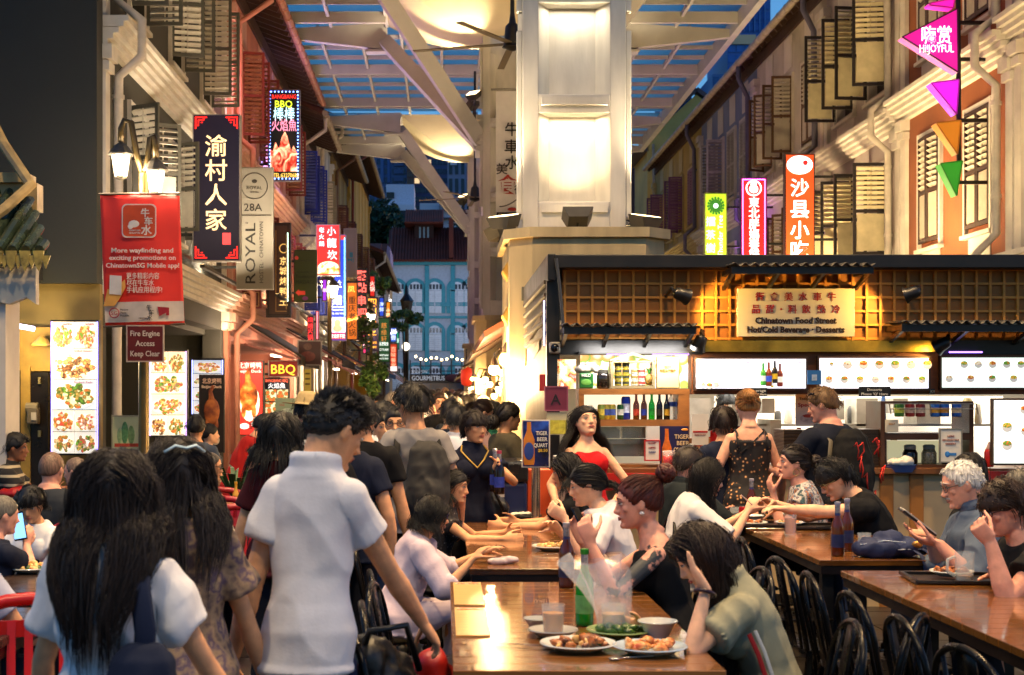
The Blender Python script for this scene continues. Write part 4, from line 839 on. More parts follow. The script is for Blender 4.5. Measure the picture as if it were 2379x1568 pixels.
t = thing('tiled_awning', 'brown tiled awning with timber struts between kiosk and stall', 'awning', (.9, 13, 2.2)); m = MB(); m.add([at(1222, 790, 14.2), at(1262, 790, 11.6), at(1268, 738, 11.6), at(1250, 738, 14.2)], [(0, 1, 2, 3)]); m.build('tile_sheet', mat('7a3a20', .7, var=.2), t); m = MB(); m.bar(at(1228, 798, 13.8), at(1266, 742, 12), .08); m.bar(at(1240, 840, 13.5), at(1262, 800, 12), .07); m.bar(at(1225, 850, 14), at(1230, 745, 14), .05); m.build('strut', mat('b08a4a', .6), t)
bl = [(1178, 835, 15.2, .105, 60), (1148, 859, 17.5, .085, 45), (1166, 866, 18.5, .06, 20), (1219, 887, 14.6, .085, 40), (1203, 846, 14.9, .06, 0), (1212, 852, 14.8, .05, 0), (1127, 882, 24, .07, 25), (1138, 893, 26, .07, 20), (1106, 880, 28, .05, 0), (1112, 890, 30, .06, 20), (1118, 883, 29, .05, 0), (1098, 880, 34, .06, 20), (1090, 890, 36, .055, 0), (1086, 872, 40, .06, 20), (1099, 901, 38, .06, 0), (1155, 905, 22, .07, 25), (1172, 893, 20, .07, 25), (1148, 920, 21, .06, 0), (1092, 903, 44, .07, 0), (1083, 898, 48, .07, 0), (1176, 856, 19, .05, 0), (1128, 898, 25, .05, 0), (1121, 872, 32, .06, 0)]
rank = 'first second third fourth fifth sixth seventh eighth ninth tenth eleventh twelfth'.split()
for i, (x, y, Yd, r, pw) in enumerate(sorted(bl, key=lambda b: b[2])):
 p = at(x, y, Yd); t = thing('bulb_lamp', 'glowing bulb lamp hung over the stalls, %s row, %s along' % ('upper' if i % 2 == 0 else 'lower', rank[i // 2]), 'lamp', p, group='bulb lamps over the stalls')
 r *= .8; MB().ball(p, r, n=14).build('bulb', glow('ffdc8a', 20 if pw else 10), t, smooth=True); m = MB(); m.lathe([(.03, r * .8), (r * .9, r * .75), (r * .5, r * 1.7), (.02, r * 2.2)], p, 12); m.build('shade', mat('2a2218', .4), t); m = MB(); m.tube([p + V((0, 0, r * 2)), p + V((.05, 0, r * 2 + .12)), p + V((.3, 0, r * 2 + .1))], .012, 5); m.build('arm', mat('2a2218', .4), t)
 if pw: lamp('POINT', p + V((-.16, -.1, -.05)), WARM, pw * 3.4, .06)
t = thing('paper_lantern', 'red paper lantern hanging at the end of the stalls', 'lantern', at(1084, 900, 36)); m = MB(); m.lathe([(.06, -.24), (.13, -.19), (.155, 0), (.13, .19), (.06, .24)], at(1084, 875, 36), 16); m.build('shade', mat('b82a14', .6, emit=.5), t, smooth=True); m = MB(); m.tube([at(1084, 875, 36) + V((0, 0, .24)), at(1084, 875, 36) + V((0, 0, .7))], .02, 5); m.build('cord', mat('3a2a20', .6), t)
for i, (yt, yb) in enumerate(((602, 684), (702, 790))):
 t = thing('exhaust_cowl', 'rounded stained exhaust cowl on the pillar base, ' + ('upper one', 'lower one')[i], 'exhaust cowl', at(1180, yb, 16), group='exhaust cowls on the pillar base'); Y_ = 15.3; m = MB(); z0, z1 = PZ(yb, Y_), PZ(yt, Y_); h = z1 - z0; pts = []
 pr = [(0, z0), (-.03, z0 + .02), (-.1, z0 + h * .35), (-.16, z0 + h * .6), (-.1, z0 + h * .85), (-.05, z1), (.02, z1)]
 m.prism([(PX(1204, Y_) + a - .03, z) for a, z in pr] + [(PX(1204, Y_) + .02, z0)], Y_ - .35, Y_); m.build('shell', mat('b08a3c', .6, var=.35, vs=3), t, bevel=.02)
poster('small grey metal junction box on the pillar base', 1212, 666, 1236, 698, 14.35, '7a745c', name='junction_box', cat='box', dep=.06)
# ================================================================ street signs
def sign(name, label, x0, y0, x1, y1, Y, face, case='2a2a2c', texts=(), emit=0., dep=.18, frame=None, extra=None, bracket='L', cat='sign', lw=.012, reach=.42, group=None):
 lw *= .3
 t = thing(name, label, cat, at((x0 + x1) / 2, y1, Y), group=group); k = Y / FPX
 m = MB(); kb(m, x0, y0, x1, y1, Y, Y + dep); m.build('case', mat(case, .45), t)
 e = 2.5; m = MB(); kb(m, x0 + e, y0 + e, x1 - e, y1 - e, Y - .012, Y - .001); m.build('face', face if not isinstance(face, str) else mat(face, .45, var=.06, vs=2, emit=emit), t)
 if frame:
  fw, fc_, fe = frame; m = MB(); a = 4
  for q in ((x0 + a, y0 + a, x1 - a, y0 + a + fw), (x0 + a, y1 - a - fw, x1 - a, y1 - a), (x0 + a, y0 + a + fw, x0 + a + fw, y1 - a - fw), (x1 - a - fw, y0 + a + fw, x1 - a, y1 - a - fw)): kb(m, *q, Y - .022, Y - .0125)
  m.build('border', glow(fc_, fe) if fe else mat(fc_, .5), t)
 by = {}
 for tx in texts:
  s, x, y, h, w, c, te = tx[:7]; te = min(te, 1.25); vert = len(tx) > 7 and tx[7]
  m = by.setdefault((c, te, s, y), MB())
  if vert == 'rot': m.text(s, at(x, y, Y - .016), h * k, w=w * k if w else None, ax=(0, 0, 1), ay=(-1, 0, 0), bold=lw)
  else: m.text(s, at(x, y, Y - .016), h * k, w=w * k if w else None, vert=bool(vert), sp=tx[8] if len(tx) > 8 else 1.12, bold=lw)
 for (c, te, _a, _b), m in by.items(): m.build('lettering', mat(c, .5, var=0, emit=te), t)
 if extra:
  for nm, mt, fn in extra: m = MB(); fn(m); m.build(nm, mt, t)
 if bracket:
  s_ = -1 if bracket == 'L' else 1; xe = x0 if s_ < 0 else x1
  for yy in (y0 + (y1 - y0) * .22, y0 + (y1 - y0) * .82): MB().bar(at(xe, yy, Y + dep / 2), at(xe, yy, Y + dep / 2) + V((s_ * reach, 0, 0)), .03, .05).build('bracket', mat('15140f', .5), t)
 return t
def fret(m, x, y, sx, sy, s, Y):
 k = s / 5
 for (a, b, c, d) in ((0, 0, 5, .5), (0, 0, .5, 5), (1.2, 1.2, 3.6, 1.6), (1.2, 1.2, 1.6, 3.6), (2.4, 2.2, 3.2, 2.6), (3.4, 0, 3.8, 1.6), (0, 3.4, 1.6, 3.8)):
  xa, xb = sorted((x + sx * a * k, x + sx * c * k)); ya, yb = sorted((y + sy * b * k, y + sy * d * k)); kb(m, xa, ya, xb, yb, Y - .02, Y - .0125)
red_gl = glow('ff2a20', 1.3)
sign('hanging_sign', 'dark purple lightbox sign with four glowing brush characters', 447, 265, 558, 607, 22, '150e26', 'a8a4a0', [(c, 502, y, 50, None, 'ffdca0', 2.2) for c, y in zip('渝村人家', (338, 395, 452, 510))], emit=.35, lw=.02,
     extra=[('corner_fret', red_gl, lambda m: [fret(m, 453, 271, 1, 1, 28, 22), fret(m, 552, 271, -1, 1, 28, 22), fret(m, 453, 600, 1, -1, 28, 22), fret(m, 552, 600, -1, -1, 28, 22)]), ('seal', glow('ff5050', .9), lambda m: kb(m, 517, 541, 536, 568, 21.98, 21.985))])
sign('hostel_sign', 'tall pale grey hostel sign with upright black lettering', 549, 388, 634, 672, 26, '8a867c', '9c988e', [('ROYAL', 581, 588, 24, 140, '14120f', 0, 'rot'), ('HOSTEL · CHINATOWN', 607, 586, 9, 142, '2a2622', 0, 'rot'), ('28A', 588, 481, 18, 42, '14120f', 0), ('ROYAL', 591, 436, 8, 36, '1c1a16', 0), ('HOSTEL', 591, 446, 4, 20, '3a3630', 0), ('TM', 573, 518, 4, 6, '2a2622', 0)], lw=.01,
     extra=[('emblem_ring', mat('2a2622', .5), lambda m: m.tube([at(591 + 30 * cos(a), 432 + 30 * sin(a), 25.985) for a in [i * pi / 16 for i in range(33)]], .008, 5)), ('cup_emblem', mat('2a2622', .5), lambda m: m.ball(at(591, 421, 25.985), (.05, .004, .035), n=10)), ('rule', mat('2a2622', .5), lambda m: kb(m, 556, 499, 630, 501, 25.975, 25.985))])
flame = ramp_mat('noise', [(.25, '200808'), (.42, 'a82818'), (.5, 'f08060'), (.58, 'ffd0a0'), (.7, 'ffeee0')], 5, emit=1.5, detail=6, dist=1.5, stretch=(1, 1, .6))
def neon_dots(m):
 for i in range(26):
  y = 213 + i * 8; m.ball(at(627, y, 31.98), .018, n=5); m.ball(at(692, y, 31.98), .018, n=5)
 for i in range(8): m.ball(at(630 + i * 8.6, 213, 31.98), .018, n=5); m.ball(at(630 + i * 8.6, 415, 31.98), .018, n=5)
sign('neon_sign', 'tall neon BBQ sign with flames and a blue dotted border', 622, 208, 697, 420, 32, '0c1a18', '707078', [('BANGBANG', 660, 224, 10, 56, 'ff3830', 1.8), ('BBQ', 659, 241, 16, 40, 'e8ff40', 1.9), ('棒棒', 660, 265, 24, 50, 'c8f4ff', 2.2), ('火焰魚', 660, 291, 22, 58, 'ff9ab8', 2.0), ('TEL:63270688', 664, 407, 10, 60, 'ffd860', 1.8)], emit=.3, lw=.02,
     extra=[('border_bulb_strip', glow('6a90ff', 7), neon_dots), ('flame_picture', flame, lambda m: m.prism([(PX(x, 31.98), PZ(y, 31.98)) for x, y in ((628, 398), (690, 398), (690, 355), (682, 338), (676, 352), (668, 318), (662, 305), (655, 318), (648, 345), (640, 330), (634, 352), (628, 345))], 31.97, 31.985))])
sign('framed_sign', 'black framed duck restaurant sign with gold characters and lit strip', 618, 517, 675, 737, 31, '3a2418', '0a0908', [(c, 659, y, 19, None, 'f0c878', 1.2) for c, y in zip('京城烤鸭王', (606, 629, 653, 677, 700))], emit=.2, frame=(3, '0a0806', 0), lw=.02,
     extra=[('gold_line', mat('a07a3a', .4), lambda m: [kb(m, 640, 535, 641.5, 724, 30.97, 30.985), kb(m, 664, 545, 666, 718, 30.97, 30.985), kb(m, 640, 722, 666, 724, 30.97, 30.985)]), ('light_strip', glow('d8ffe8', 2.5), lambda m: kb(m, 667.5, 540, 669.5, 700, 30.97, 30.985)), ('emblem_ring', mat('e0b860', .4, emit=.8), lambda m: m.tube([at(659 + 9.5 * cos(a), 577 + 10 * sin(a), 30.98) for a in [i * pi / 10 for i in range(21)]], .01, 5))])
sign('massage_sign', 'dark green traditional massage sign with red arrow', 683, 580, 736, 702, 33, '35401a', '2a3014', [('Traditional', 709, 642, 8, 44, '0e140a', 0), ('MASSAGE', 710, 655, 9, 44, '0e140a', 0), ('22A Tel:6224 1627', 709, 632, 4, 42, '141c0c', 0), ('& Wellness Centre', 711, 605, 4, 34, '141c0c', 0)], emit=.12, lw=.0,
     extra=[('arrow', mat('c03a28', .5, emit=.5), lambda m: m.prism([(PX(x, 33), PZ(y, 33)) for x, y in ((687, 680), (695, 672), (695, 676), (709, 676), (709, 685), (695, 685), (695, 688))], 32.98, 32.987)), ('orchid_print', mat('7a3a78', .5, emit=.1), lambda m: m.ball(at(709, 693, 32.985), (.07, .004, .05), n=8)), ('swirl', mat('c84030', .5, emit=.2), lambda m: m.ball(at(689, 599, 32.985), (.045, .004, .045), n=8))])
noodle = ramp_mat('noise', [(.3, 'b86018'), (.45, 'f0b050'), (.55, 'fff0d0'), (.7, 'd08030')], 9, emit=1.3, detail=5)
sign('hotpot_sign', 'red lightbox sign with white brush characters and a noodle bowl', 734, 521, 790, 640, 36, 'd8281c', '8a8078', [('小', 770, 537, 20, None, 'fff4f0', 2), ('龍', 771, 564, 22, None, 'fff4f0', 2), ('坎', 772, 592, 22, None, 'fff4f0', 2), ('老', 747, 534, 12, None, 'ffffff', 1.6), ('火', 747, 550, 12, None, 'ffffff', 1.6), ('鍋', 747, 566, 12, None, 'ffffff', 1.6)], emit=.9, lw=.03, extra=[('bowl_picture', noodle, lambda m: m.prism([(PX(763 + 25 * cos(a), 35.98), PZ(622 - 15 * sin(a), 35.98)) for a in [i * pi / 8 for i in range(9)]] + [(PX(738, 35.98), PZ(637, 35.98)), (PX(788, 35.98), PZ(637, 35.98))][:0] + [(PX(738, 35.98), PZ(636, 35.98)), (PX(788, 35.98), PZ(636, 35.98))], 35.97, 35.985))])
sign('restaurant_sign', 'tall blue restaurant lightbox sign with white lower panel', 764, 545, 804, 792, 38, '1c38c0', '8878b0', [('东北', 776, 590, 20, None, 'e8f0ff', 1.6, True), ('羊', 783, 662, 22, None, 'f4f8ff', 2.2), ('鋪', 783, 697, 22, None, 'f4f8ff', 2.2), ('Manchurian', 784, 712, 5, 30, 'e0e8ff', 1.6), ('Restaurant', 784, 719, 5, 28, 'e0e8ff', 1.6), ('TEL: 6223 9063', 784, 728, 4, 30, 'e0e8ff', 1.6)], emit=.9, lw=.03,
     extra=[('border_strip', glow('70e0e8', 3), lambda m: [kb(m, 799.5, 552, 801.5, 735, 37.97, 37.985), kb(m, 765.5, 650, 767, 735, 37.97, 37.985)]), ('lower_panel', glow('fff0f0', 1.5), lambda m: kb(m, 767, 737, 802, 772, 37.975, 37.985)), ('duck_picture', mat('c8b890', .5, emit=.7), lambda m: [m.ball(at(784, 750, 37.97), (.09, .003, .1), n=10), m.ball(at(784, 763, 37.97), (.13, .003, .1), n=10)]), ('red_strip', mat('c02018', .5, emit=.8), lambda m: kb(m, 767, 774, 802, 788, 37.972, 37.985)), ('strip_text', mat('ffffff', .5, var=0, emit=1.5), lambda m: m.text('京城老字號', at(785, 781, 37.96), 8 * .0115, w=32 * .0115)), ('top_cap', mat('d04030', .5, emit=.7), lambda m: kb(m, 766, 547, 802, 557, 37.972, 37.985))])
sign('banner_board', 'pale beige sign board with teal square behind the blue sign', 798, 530, 829, 645, 41, '7c7660', '8a846c', [('MJ', 815, 603, 8, 14, '2a7a78', 0)], extra=[('teal_square', mat('2a7a78', .5), lambda m: kb(m, 812, 586, 820, 598, 40.97, 40.985))])
sign('orange_sign', 'narrow orange lightbox sign with dark characters', 805, 655, 831, 790, 43, 'd8701c', '4a3020', [(c, 818, y, 17, None, '301408', 0) for c, y in zip('重庆老火锅', (697, 716, 735, 754, 773))] + [('凤', 816, 672, 15, None, 'ffe060', 1.6)], emit=.8, lw=.02)
sign('skewer_sign', 'black sign with large pink red neon characters', 826, 622, 852, 770, 45, '1c1010', '0e0a0a', [(c, 840, y, 23, None, 'ff6a60', 1.5) for c, y in zip('聚點串吧', (640, 668, 698, 728))], emit=.1, lw=.05)
sign('noodle_sign', 'purple sign with orange glowing characters', 852, 690, 879, 816, 48, '2a1438', '3a3040', [(c, 865, y, 18, None, 'ffb030', 1.8) for c, y in zip('四川饺子', (703, 724, 752, 778))] + [('重庆火锅', 865, 796, 5, 20, 'ffb030', 1.4), ('6225 8835', 865, 806, 5, 20, 'ffb030', 1.4)], emit=.5, lw=.03)
sign('vegetarian_sign', 'green vegetarian food sign with white and orange lettering', 879, 738, 906, 842, 52, '1c5a34', '163a24', [(c, 892, y, 13, None, 'd88a3c', .8) for c, y in zip('慈缘轩', (756, 772, 787))] + [('民康素食', 892, 799, 7, 21, 'f0f8f0', 1.4), ('CI YUAN', 892, 812, 6, 20, 'f0f8f0', 1.4), ('VEGETARIAN', 892, 825, 4, 20, 'f0f8f0', 1.4), ('HEALTHY FOOD', 892, 833, 4, 20, 'f0f8f0', 1.4)], emit=.35, lw=.02)
sign('blue_sign', 'small blue lightbox sign above a red one', 906, 760, 922, 796, 56, '3060c8', '2a3a60', [('川香', 914, 777, 12, None, 'e8f0ff', 1.4, True)], emit=.9)
sign('red_sign', 'small orange red sign under the blue one', 905, 797, 924, 864, 56, 'c03a1c', '5a2418', [('百味', 914, 818, 11, None, 'ffb890', 1.2, True), ('餐室', 914, 843, 11, None, 'ffb890', 1.2, True)], emit=.8, extra=[('white_panel', glow('fff0e8', 1), lambda m: kb(m, 907, 851, 922, 862, 55.96, 55.975))])
sign('wall_plaque', 'dull red wall plaque with gold rim under the hostel sign', 562, 674, 606, 716, 29, '4a1418', '7a2a30', frame=(2, 'a88a58', 0))
sign('neon_sign', 'narrow pink neon panel by the massage sign', 733, 722, 741, 790, 37, 'ff7888', '5a2a30', emit=1.6, bracket=None)
sign('neon_text', 'thin vertical red neon characters next to the pink panel', 714, 735, 728, 790, 36, '200808', '180808', [('烧烤', 721, 750, 13, None, 'ff3a40', 2.5, True), ('火锅', 721, 776, 13, None, 'ff3a40', 2.5, True)], bracket=None)
for i, (x0, y0, x1, y1, Y_, c, s, tc, w) in enumerate(((858, 640, 872, 690, 60, 'c02018', '火锅', 'ffe0d0', 'red, above the purple sign'), (880, 690, 893, 736, 66, '2848c0', '海鲜', 'e0f0ff', 'blue, above the green sign'), (896, 700, 908, 752, 72, 'e08018', '小吃', 'fff0c0', 'orange, beyond the green sign'), (907, 732, 918, 758, 80, 'c8183c', '茶', 'ffe0e0', 'crimson, above the blue one'), (842, 775, 852, 822, 50, 'e03a70', '烤鱼', 'fff0f0', 'pink, under the skewer sign'), (916, 770, 928, 812, 84, '18906a', '面', 'e8ffe8', 'green, farthest of all'), (748, 648, 760, 700, 36.5, '8a28c8', '串', 'f8e0ff', 'violet, beside the lantern'))):
 sign('lane_sign', 'small glowing sign far down the lane, ' + w, x0, y0, x1, y1, Y_, c, '2a2020', [(s, (x0 + x1) / 2, (y0 + y1) / 2, (x1 - x0) * .8, None, tc, 1.2, True)], emit=.95, group='small lane signs')
# right side signs
oval = lambda m: m.ball(at(1858, 383, 27.18), (.25, .012, .18), n=20)
sign('snack_sign', 'tall orange snack lightbox sign with white oval on top', 1824, 357, 1893, 600, 27.2, 'c8481a', '30180c', [(c, 1858, y, 42, None, 'ffffff', 2.2) for c, y in zip('沙县小吃', (436, 486, 534, 580))], emit=.85, bracket='R', reach=.8, lw=.04, extra=[('oval', glow('fff8ff', 1.5), oval), ('swirl_emblem', mat('c82020', .5, emit=.8), lambda m: m.ball(at(1871, 378, 27.16), (.05, .006, .05), n=10)), ('oval_text', mat('a8a0b0', .5, emit=.4), lambda m: (m.text('SNACKS', at(1846, 381, 27.16), .05, w=.2), m.text('沙县小吃', at(1856, 394, 27.16), .07, w=.26)))])
sign('pancake_sign', 'tall red lightbox sign outlined in violet neon', 1721, 412, 1782, 600, 29.9, 'd01c1c', '4a1870', [(c, 1752, y, 24, None, 'ffffff', 2.2) for c, y in zip('東北胖媽春餅', (470, 495, 520, 544, 567, 589))], emit=.9, frame=(1.6, 'e070ff', 5), bracket='R', reach=1.1, lw=.04, extra=[('emblem_ring', glow('fff0f0', 1.6), lambda m: m.tube([at(1751 + 17 * cos(a), 437 + 17 * sin(a), 29.88) for a in [i * pi / 12 for i in range(25)]], .016, 5)), ('face_emblem', glow('ffe8e8', 1.2), lambda m: (m.ball(at(1751, 439, 29.88), (.1, .005, .09), n=10), m.ball(at(1751, 428, 29.88), (.07, .005, .05), n=8)))])
sign('tea_sign', 'lime green tea lightbox sign with a leaf burst', 1637, 448, 1689, 600, 34, 'b8e030', 'a8b060', [('擂茶樹', 1651, 545, 22, None, 'e8fbff', 1.6, True, 1.4), ('Thunder Tree', 1673, 548, 12, 96, 'f0fff0', 1.6, 'rot')], emit=1.0, bracket='R', reach=1.1, lw=.01,
     extra=[('leaf_burst', mat('3a8a30', .5, emit=.5), lambda m: [m.ball(at(1663 + r * cos(a), 478 + r * sin(a), 33.98), (.03, .004, .035), n=6) for r in (8, 13, 18) for a in [i * pi / 8 + r for i in range(16)]]), ('core', glow('f0ffff', 1.6), lambda m: m.ball(at(1663, 478, 33.97), (.06, .004, .06), n=8))])
sign('association_sign', 'narrow navy association sign with pale characters past the pillar', 1443, 390, 1475, 555, 50, '10152c', '3a4058', [(c, 1456, y, 15, None, 'a8a498', .1) for c, y in zip('新加坡作家協會', (412, 430, 448, 466, 484, 502, 520))] + [('ASSOCIATION', 1459, 538, 5, 24, 'a8a080', 0), ('OF WRITERS', 1459, 546, 5, 24, 'a8a080', 0)])
def pennant(label, pts, Y, col, emit, text=False):
 t = thing('triangle_lamp', label, 'sign', at(*pts[0], Y), group='triangle lamps on a pole'); m = MB(); P = [(PX(x, Y), PZ(y, Y)) for x, y in pts]; m.prism(P, Y, Y + .22); m.build('lamp_body', mat(col, .4, var=0, emit=emit), t)
 m = MB();
 for i in range(len(P)): a, b = P[i], P[(i + 1) % len(P)]; m.bar((a[0], Y - .002, a[1]), (b[0], Y - .002, b[1]), .018, .018)
 m.build('edge_trim', mat('4a1838' if text else col, .4), t)
 if text:
  m = MB(); m.text('嗨赏', at(2176, 82, Y - .01), .2, w=.42, bold=.004); m.text('Hi!JOYFUL', at(2176, 112, Y - .01), .11, w=.48); m.build('lettering', glow('e8fff8', 1.3), t)
 return t
pennant('large magenta triangle lamp with white glowing lettering', ((2096, 86), (2224, 20), (2226, 168)), 20, 'c81890', .75, True)
pennant('small magenta triangle lamp under the lettered one', ((2163, 193), (2228, 185), (2222, 265)), 20, 'c81cd8', .9)
pennant('small orange triangle lamp on the pole', ((2175, 286), (2232, 280), (2224, 358)), 20, 'b8701c', .55)
pennant('small green triangle lamp lowest on the pole', ((2185, 380), (2236, 374), (2222, 455)), 20, '2a8a24', .5)
pennant('magenta triangle lamp topmost on the pole', ((2158, 8), (2218, -4), (2215, 18), (2162, 12)), 20, 'd81cb0', .9)
t = thing('sign_pole', 'black pole carrying the triangle lamps with wall arms', 'pole', at(2228, 460, 20.1)); m = MB(); m.tube([at(2226, -20, 20.25), at(2228, 400, 20.25)], .035, 8); m.build('pole', blk, t)
for y in (53, 138, 280, 424): MB().bar(at(2226, y, 20.25), at(2292, y, 20.3), .05).build('arm', blk, t)
# ---------------------------------------------------------------- hanging banner on the middle pillar
t = thing('street_banner', 'tall white banner with black brush characters on the pillar', 'banner', at(1180, 515, 29.6)); m = MB(); m.grid(lambda u, v: (PX(1152, 29.6) + .98 * u, 29.6 + .02 * sin(u * 9 + v * 2), PZ(512, 29.6) + (PZ(212, 29.6) - PZ(512, 29.6)) * v), 8, 12); m.build('cloth', mat('e6e2da', .8, var=.04), t, smooth=True)
m = MB();
for ch, x, y, h in (('牛', 1189, 300, 32), ('車', 1188, 340, 32), ('水', 1190, 377, 32), ('美', 1166, 392, 26), ('街', 1206, 440, 22)): m.text(ch, at(x, y, 29.55), h * .009, bold=.01)
m.build('black_characters', mat('14100e', .6), t); m = MB(); m.text('食', at(1180, 428, 29.55), 46 * .009, bold=.02); m.ball(at(1190, 486, 29.55), (.1, .006, .04)); m.build('red_character', mat('a02a1c', .6), t)
m = MB(); m.tube([at(1160 + 44 * abs(sin(a * .5)), 470 + 10 * cos(a), 29.55) for a in [i * .3 for i in range(22)]], .012, 5); m.build('swoosh', mat('4a4644', .6), t); m = MB(); kb(m, 1154, 493, 1206, 514, 29.5, 29.58); m.build('plate', mat('2a1810', .6), t); m = MB(); m.text('Chinatown', at(1180, 499, 29.48), .06, w=.4); m.text('Food Street', at(1180, 508, 29.48), .06, w=.42); m.build('plate_text', mat('c8b898', .6), t)
for y in (208, 516): MB().tube([at(1140, y, 29.62), at(1212, y, 29.62)], .025, 8).build('rod', mat('8a8478', .5), t)
# ---------------------------------------------------------------- lamp posts
def lantern(parent, p, h, em, pw):
 m = MB(); m.lathe([(.135 * h, 0), (.215 * h, .48 * h), (.21 * h, .5 * h)], p, 6); g = m.build('lantern_glass', glow('fff0d8', em), parent); m = MB()
 for i in range(6): a = i * pi / 3; m.tube([V(p) + V((.137 * h * cos(a), .137 * h * sin(a), 0)), V(p) + V((.217 * h * cos(a), .217 * h * sin(a), .5 * h))], .012 * h, 4)
 m.lathe([(.05 * h, -.08 * h), (.13 * h, -.04 * h), (.14 * h, .0)], p, 6); m.build('lantern_frame', mat('3a3428', .4), parent)
 m = MB(); m.lathe([(.29 * h, .48 * h), (.30 * h, .51 * h), (.16 * h, .7 * h), (.05 * h, .78 * h), (.03 * h, .9 * h)], p, 12); m.build('lantern_cap', mat('4a443a', .4, var=.2), parent)
 for sx, sy in ((-.42, -.2), (.42, -.25)): lamp('POINT', V(p) + V((sx * h, sy * h, .15 * h)), (1, .82, .58), pw / 2, .1)
def lamp_post(label, xp, Y, l1, l2, h, ybase, em=5, pw=60, half=True):
 t = thing('lamp_post', label, 'lamp post', (PX(xp, Y), Y, 0), group='twin lantern lamp posts'); x = PX(xp, Y); zj = PZ((l1[1] + l2[1]) / 2 - 56 * h * 15.7 / Y * .95, Y)
 m = MB(); m.lathe([(.09, 0), (.09, .5), (.06, .6), (.055, zj)], (x, Y, 0), 12); m.build('post', mat('5a4a24', .35, metal=.5, var=.15), t, smooth=True, ang=50)
 for l in (l1, l2):
  p = at(l[0], l[1], Y); top_ = p.z + .9 * h; s_ = 1 if p.x > x else -1; a = [V((x, Y, zj - .05)), V((x + (p.x - x) * .3, Y, zj + (top_ - zj) * .5)), V((x + (p.x - x) * .55, Y, top_ + .35 * h)), V((x + (p.x - x) * .85, Y, top_ + .4 * h)), V((p.x, Y, top_ + .2 * h)), V((p.x, Y, top_ - .05))]
  m = MB(); m.tube(a, .035 * (1 if Y < 20 else 1.4), 8); m.build('swan_neck_arm', mat('4a3c20', .35, metal=.4), t, smooth=True); lantern(t, p, h, em, pw)
 return t
lamp_post('twin lantern lamp post carrying the red banner', 334, 15.7, (281, 410), (361, 447), .48, 1300, 5, 60)
lamp_post('twin lantern lamp post beside the massage sign', 766, 37, (757, 680), (774, 692), .62, 960, 7, 60)
lamp_post('lamp post with one bright globe before the purple sign', 862, 47, (856, 745), (864, 748), .5, 960, 8, 40)
t = thing('street_lamp', 'slim black street lamp with lantern top near the teal houses', 'lamp post', (PX(945, 70), 70, 0)); m = MB(); m.tube([(PX(945, 70), 70, 0), at(945, 730, 70)], .1, 8); m.build('post', blk, t); m = MB(); m.lathe([(.2, 0), (.3, .6), (.35, .65), (.1, 1.0), (.03, 1.4)], at(945, 730, 70), 6); m.build('lantern', mat('14161c', .3), t); m = MB(); m.ball(at(943, 805, 69.8), .2); m.build('globe', glow('fff0d0', 3), t)
# red banner and plate on the first post
Yb = 15.55; t = thing('red_banner', 'red promotion banner hanging on the lamp post', 'banner', at(330, 757, Yb))
def ban(u, v):
 x = 232 + 184 * u + (12 - 12 * (1 - v)) * 0 + 12 * (1 - v); y = 757 - 305 * v - 6 * u * (1 - v) + 2 * u
 p = at(x, y, Yb); p.y += .02 * sin(u * 7 + 1) * (1 - .4 * v) + .025 * abs(sin(u * 14)) * max(0, v - .82) * 3; return p
m = MB(); m.grid(ban, 24, 30); o = m.build('cloth', mat('d42c1e', .5, var=.05, vs=3), t, smooth=True); o.modifiers.new('thick', 'SOLIDIFY').thickness = .004
def on_ban(x, y, dy=.03): u = (x - 232) / 190; return at(x + 6 * (y - 450) / 307, y, Yb - dy)
m = MB(); m.grid(lambda u, v: V(ban(u, .025 + v * .155)) - V((0, .006, 0)), 24, 4); m.build('white_strip', mat('c8bdb0', .6), t, smooth=True)
m = MB(); s_ = 40; pts = []
for cx, cy, a0 in ((1, 1, 0), (-1, 1, 90), (-1, -1, 180), (1, -1, 270)): pts += [(PX(325 + cx * 29 + 11 * cos(R(a0 + k * 18)), Yb), PZ(514, Yb) + (cy * 28 + 11 * sin(R(a0 + k * 18))) * Yb / FPX) for k in range(6)]
m.prism(pts, Yb - .045, Yb - .042); m.build('white_badge', mat('d8cfc4', .6), t); m = MB(); c = V((PX(325, Yb), 0, PZ(514, Yb))); m.prism([((x - c.x) * .93 + c.x, (z - c.z) * .93 + c.z) for x, z in pts], Yb - .049, Yb - .046); m.build('orange_badge', mat('c8481a', .5), t)
wl = mat('dcd4ca', .6); m = MB()
for ch, x, y, h in (('牛', 337, 494, 20), ('车', 345, 513, 20), ('水', 340, 534, 24)): m.text(ch, at(x, y, Yb - .052), h * .0047, bold=.02)
m.text('CHINATOWN', at(313, 535, Yb - .052), .018, w=.12); m.text('SINGAPORE', at(313, 541, Yb - .052), .018, w=.12); m.ball(at(311, 520, Yb - .05), (.06, .004, .04), n=10); m.ball(at(303, 526, Yb - .05), (.03, .004, .03), n=8); m.build('badge_lettering', wl, t)
for s, y in (('More wayfinding and', 581), ('exciting promotions on', 598), ('ChinatownSG Mobile app!', 616)): MB().text(s, on_ban(328, y, .04), .052, w={581: 143, 598: 154, 616: 170}[y] * .0047, bold=.01).build('lettering', wl, t)
for s, x, y, w in (('更多精彩内容', 328, 641, 76), ('尽在牛车水', 322, 657, 63), ('手机应用程序!', 331, 673, 82)): MB().text(s, on_ban(x, y, .04), .055, w=w * .0047).build('lettering', wl, t)
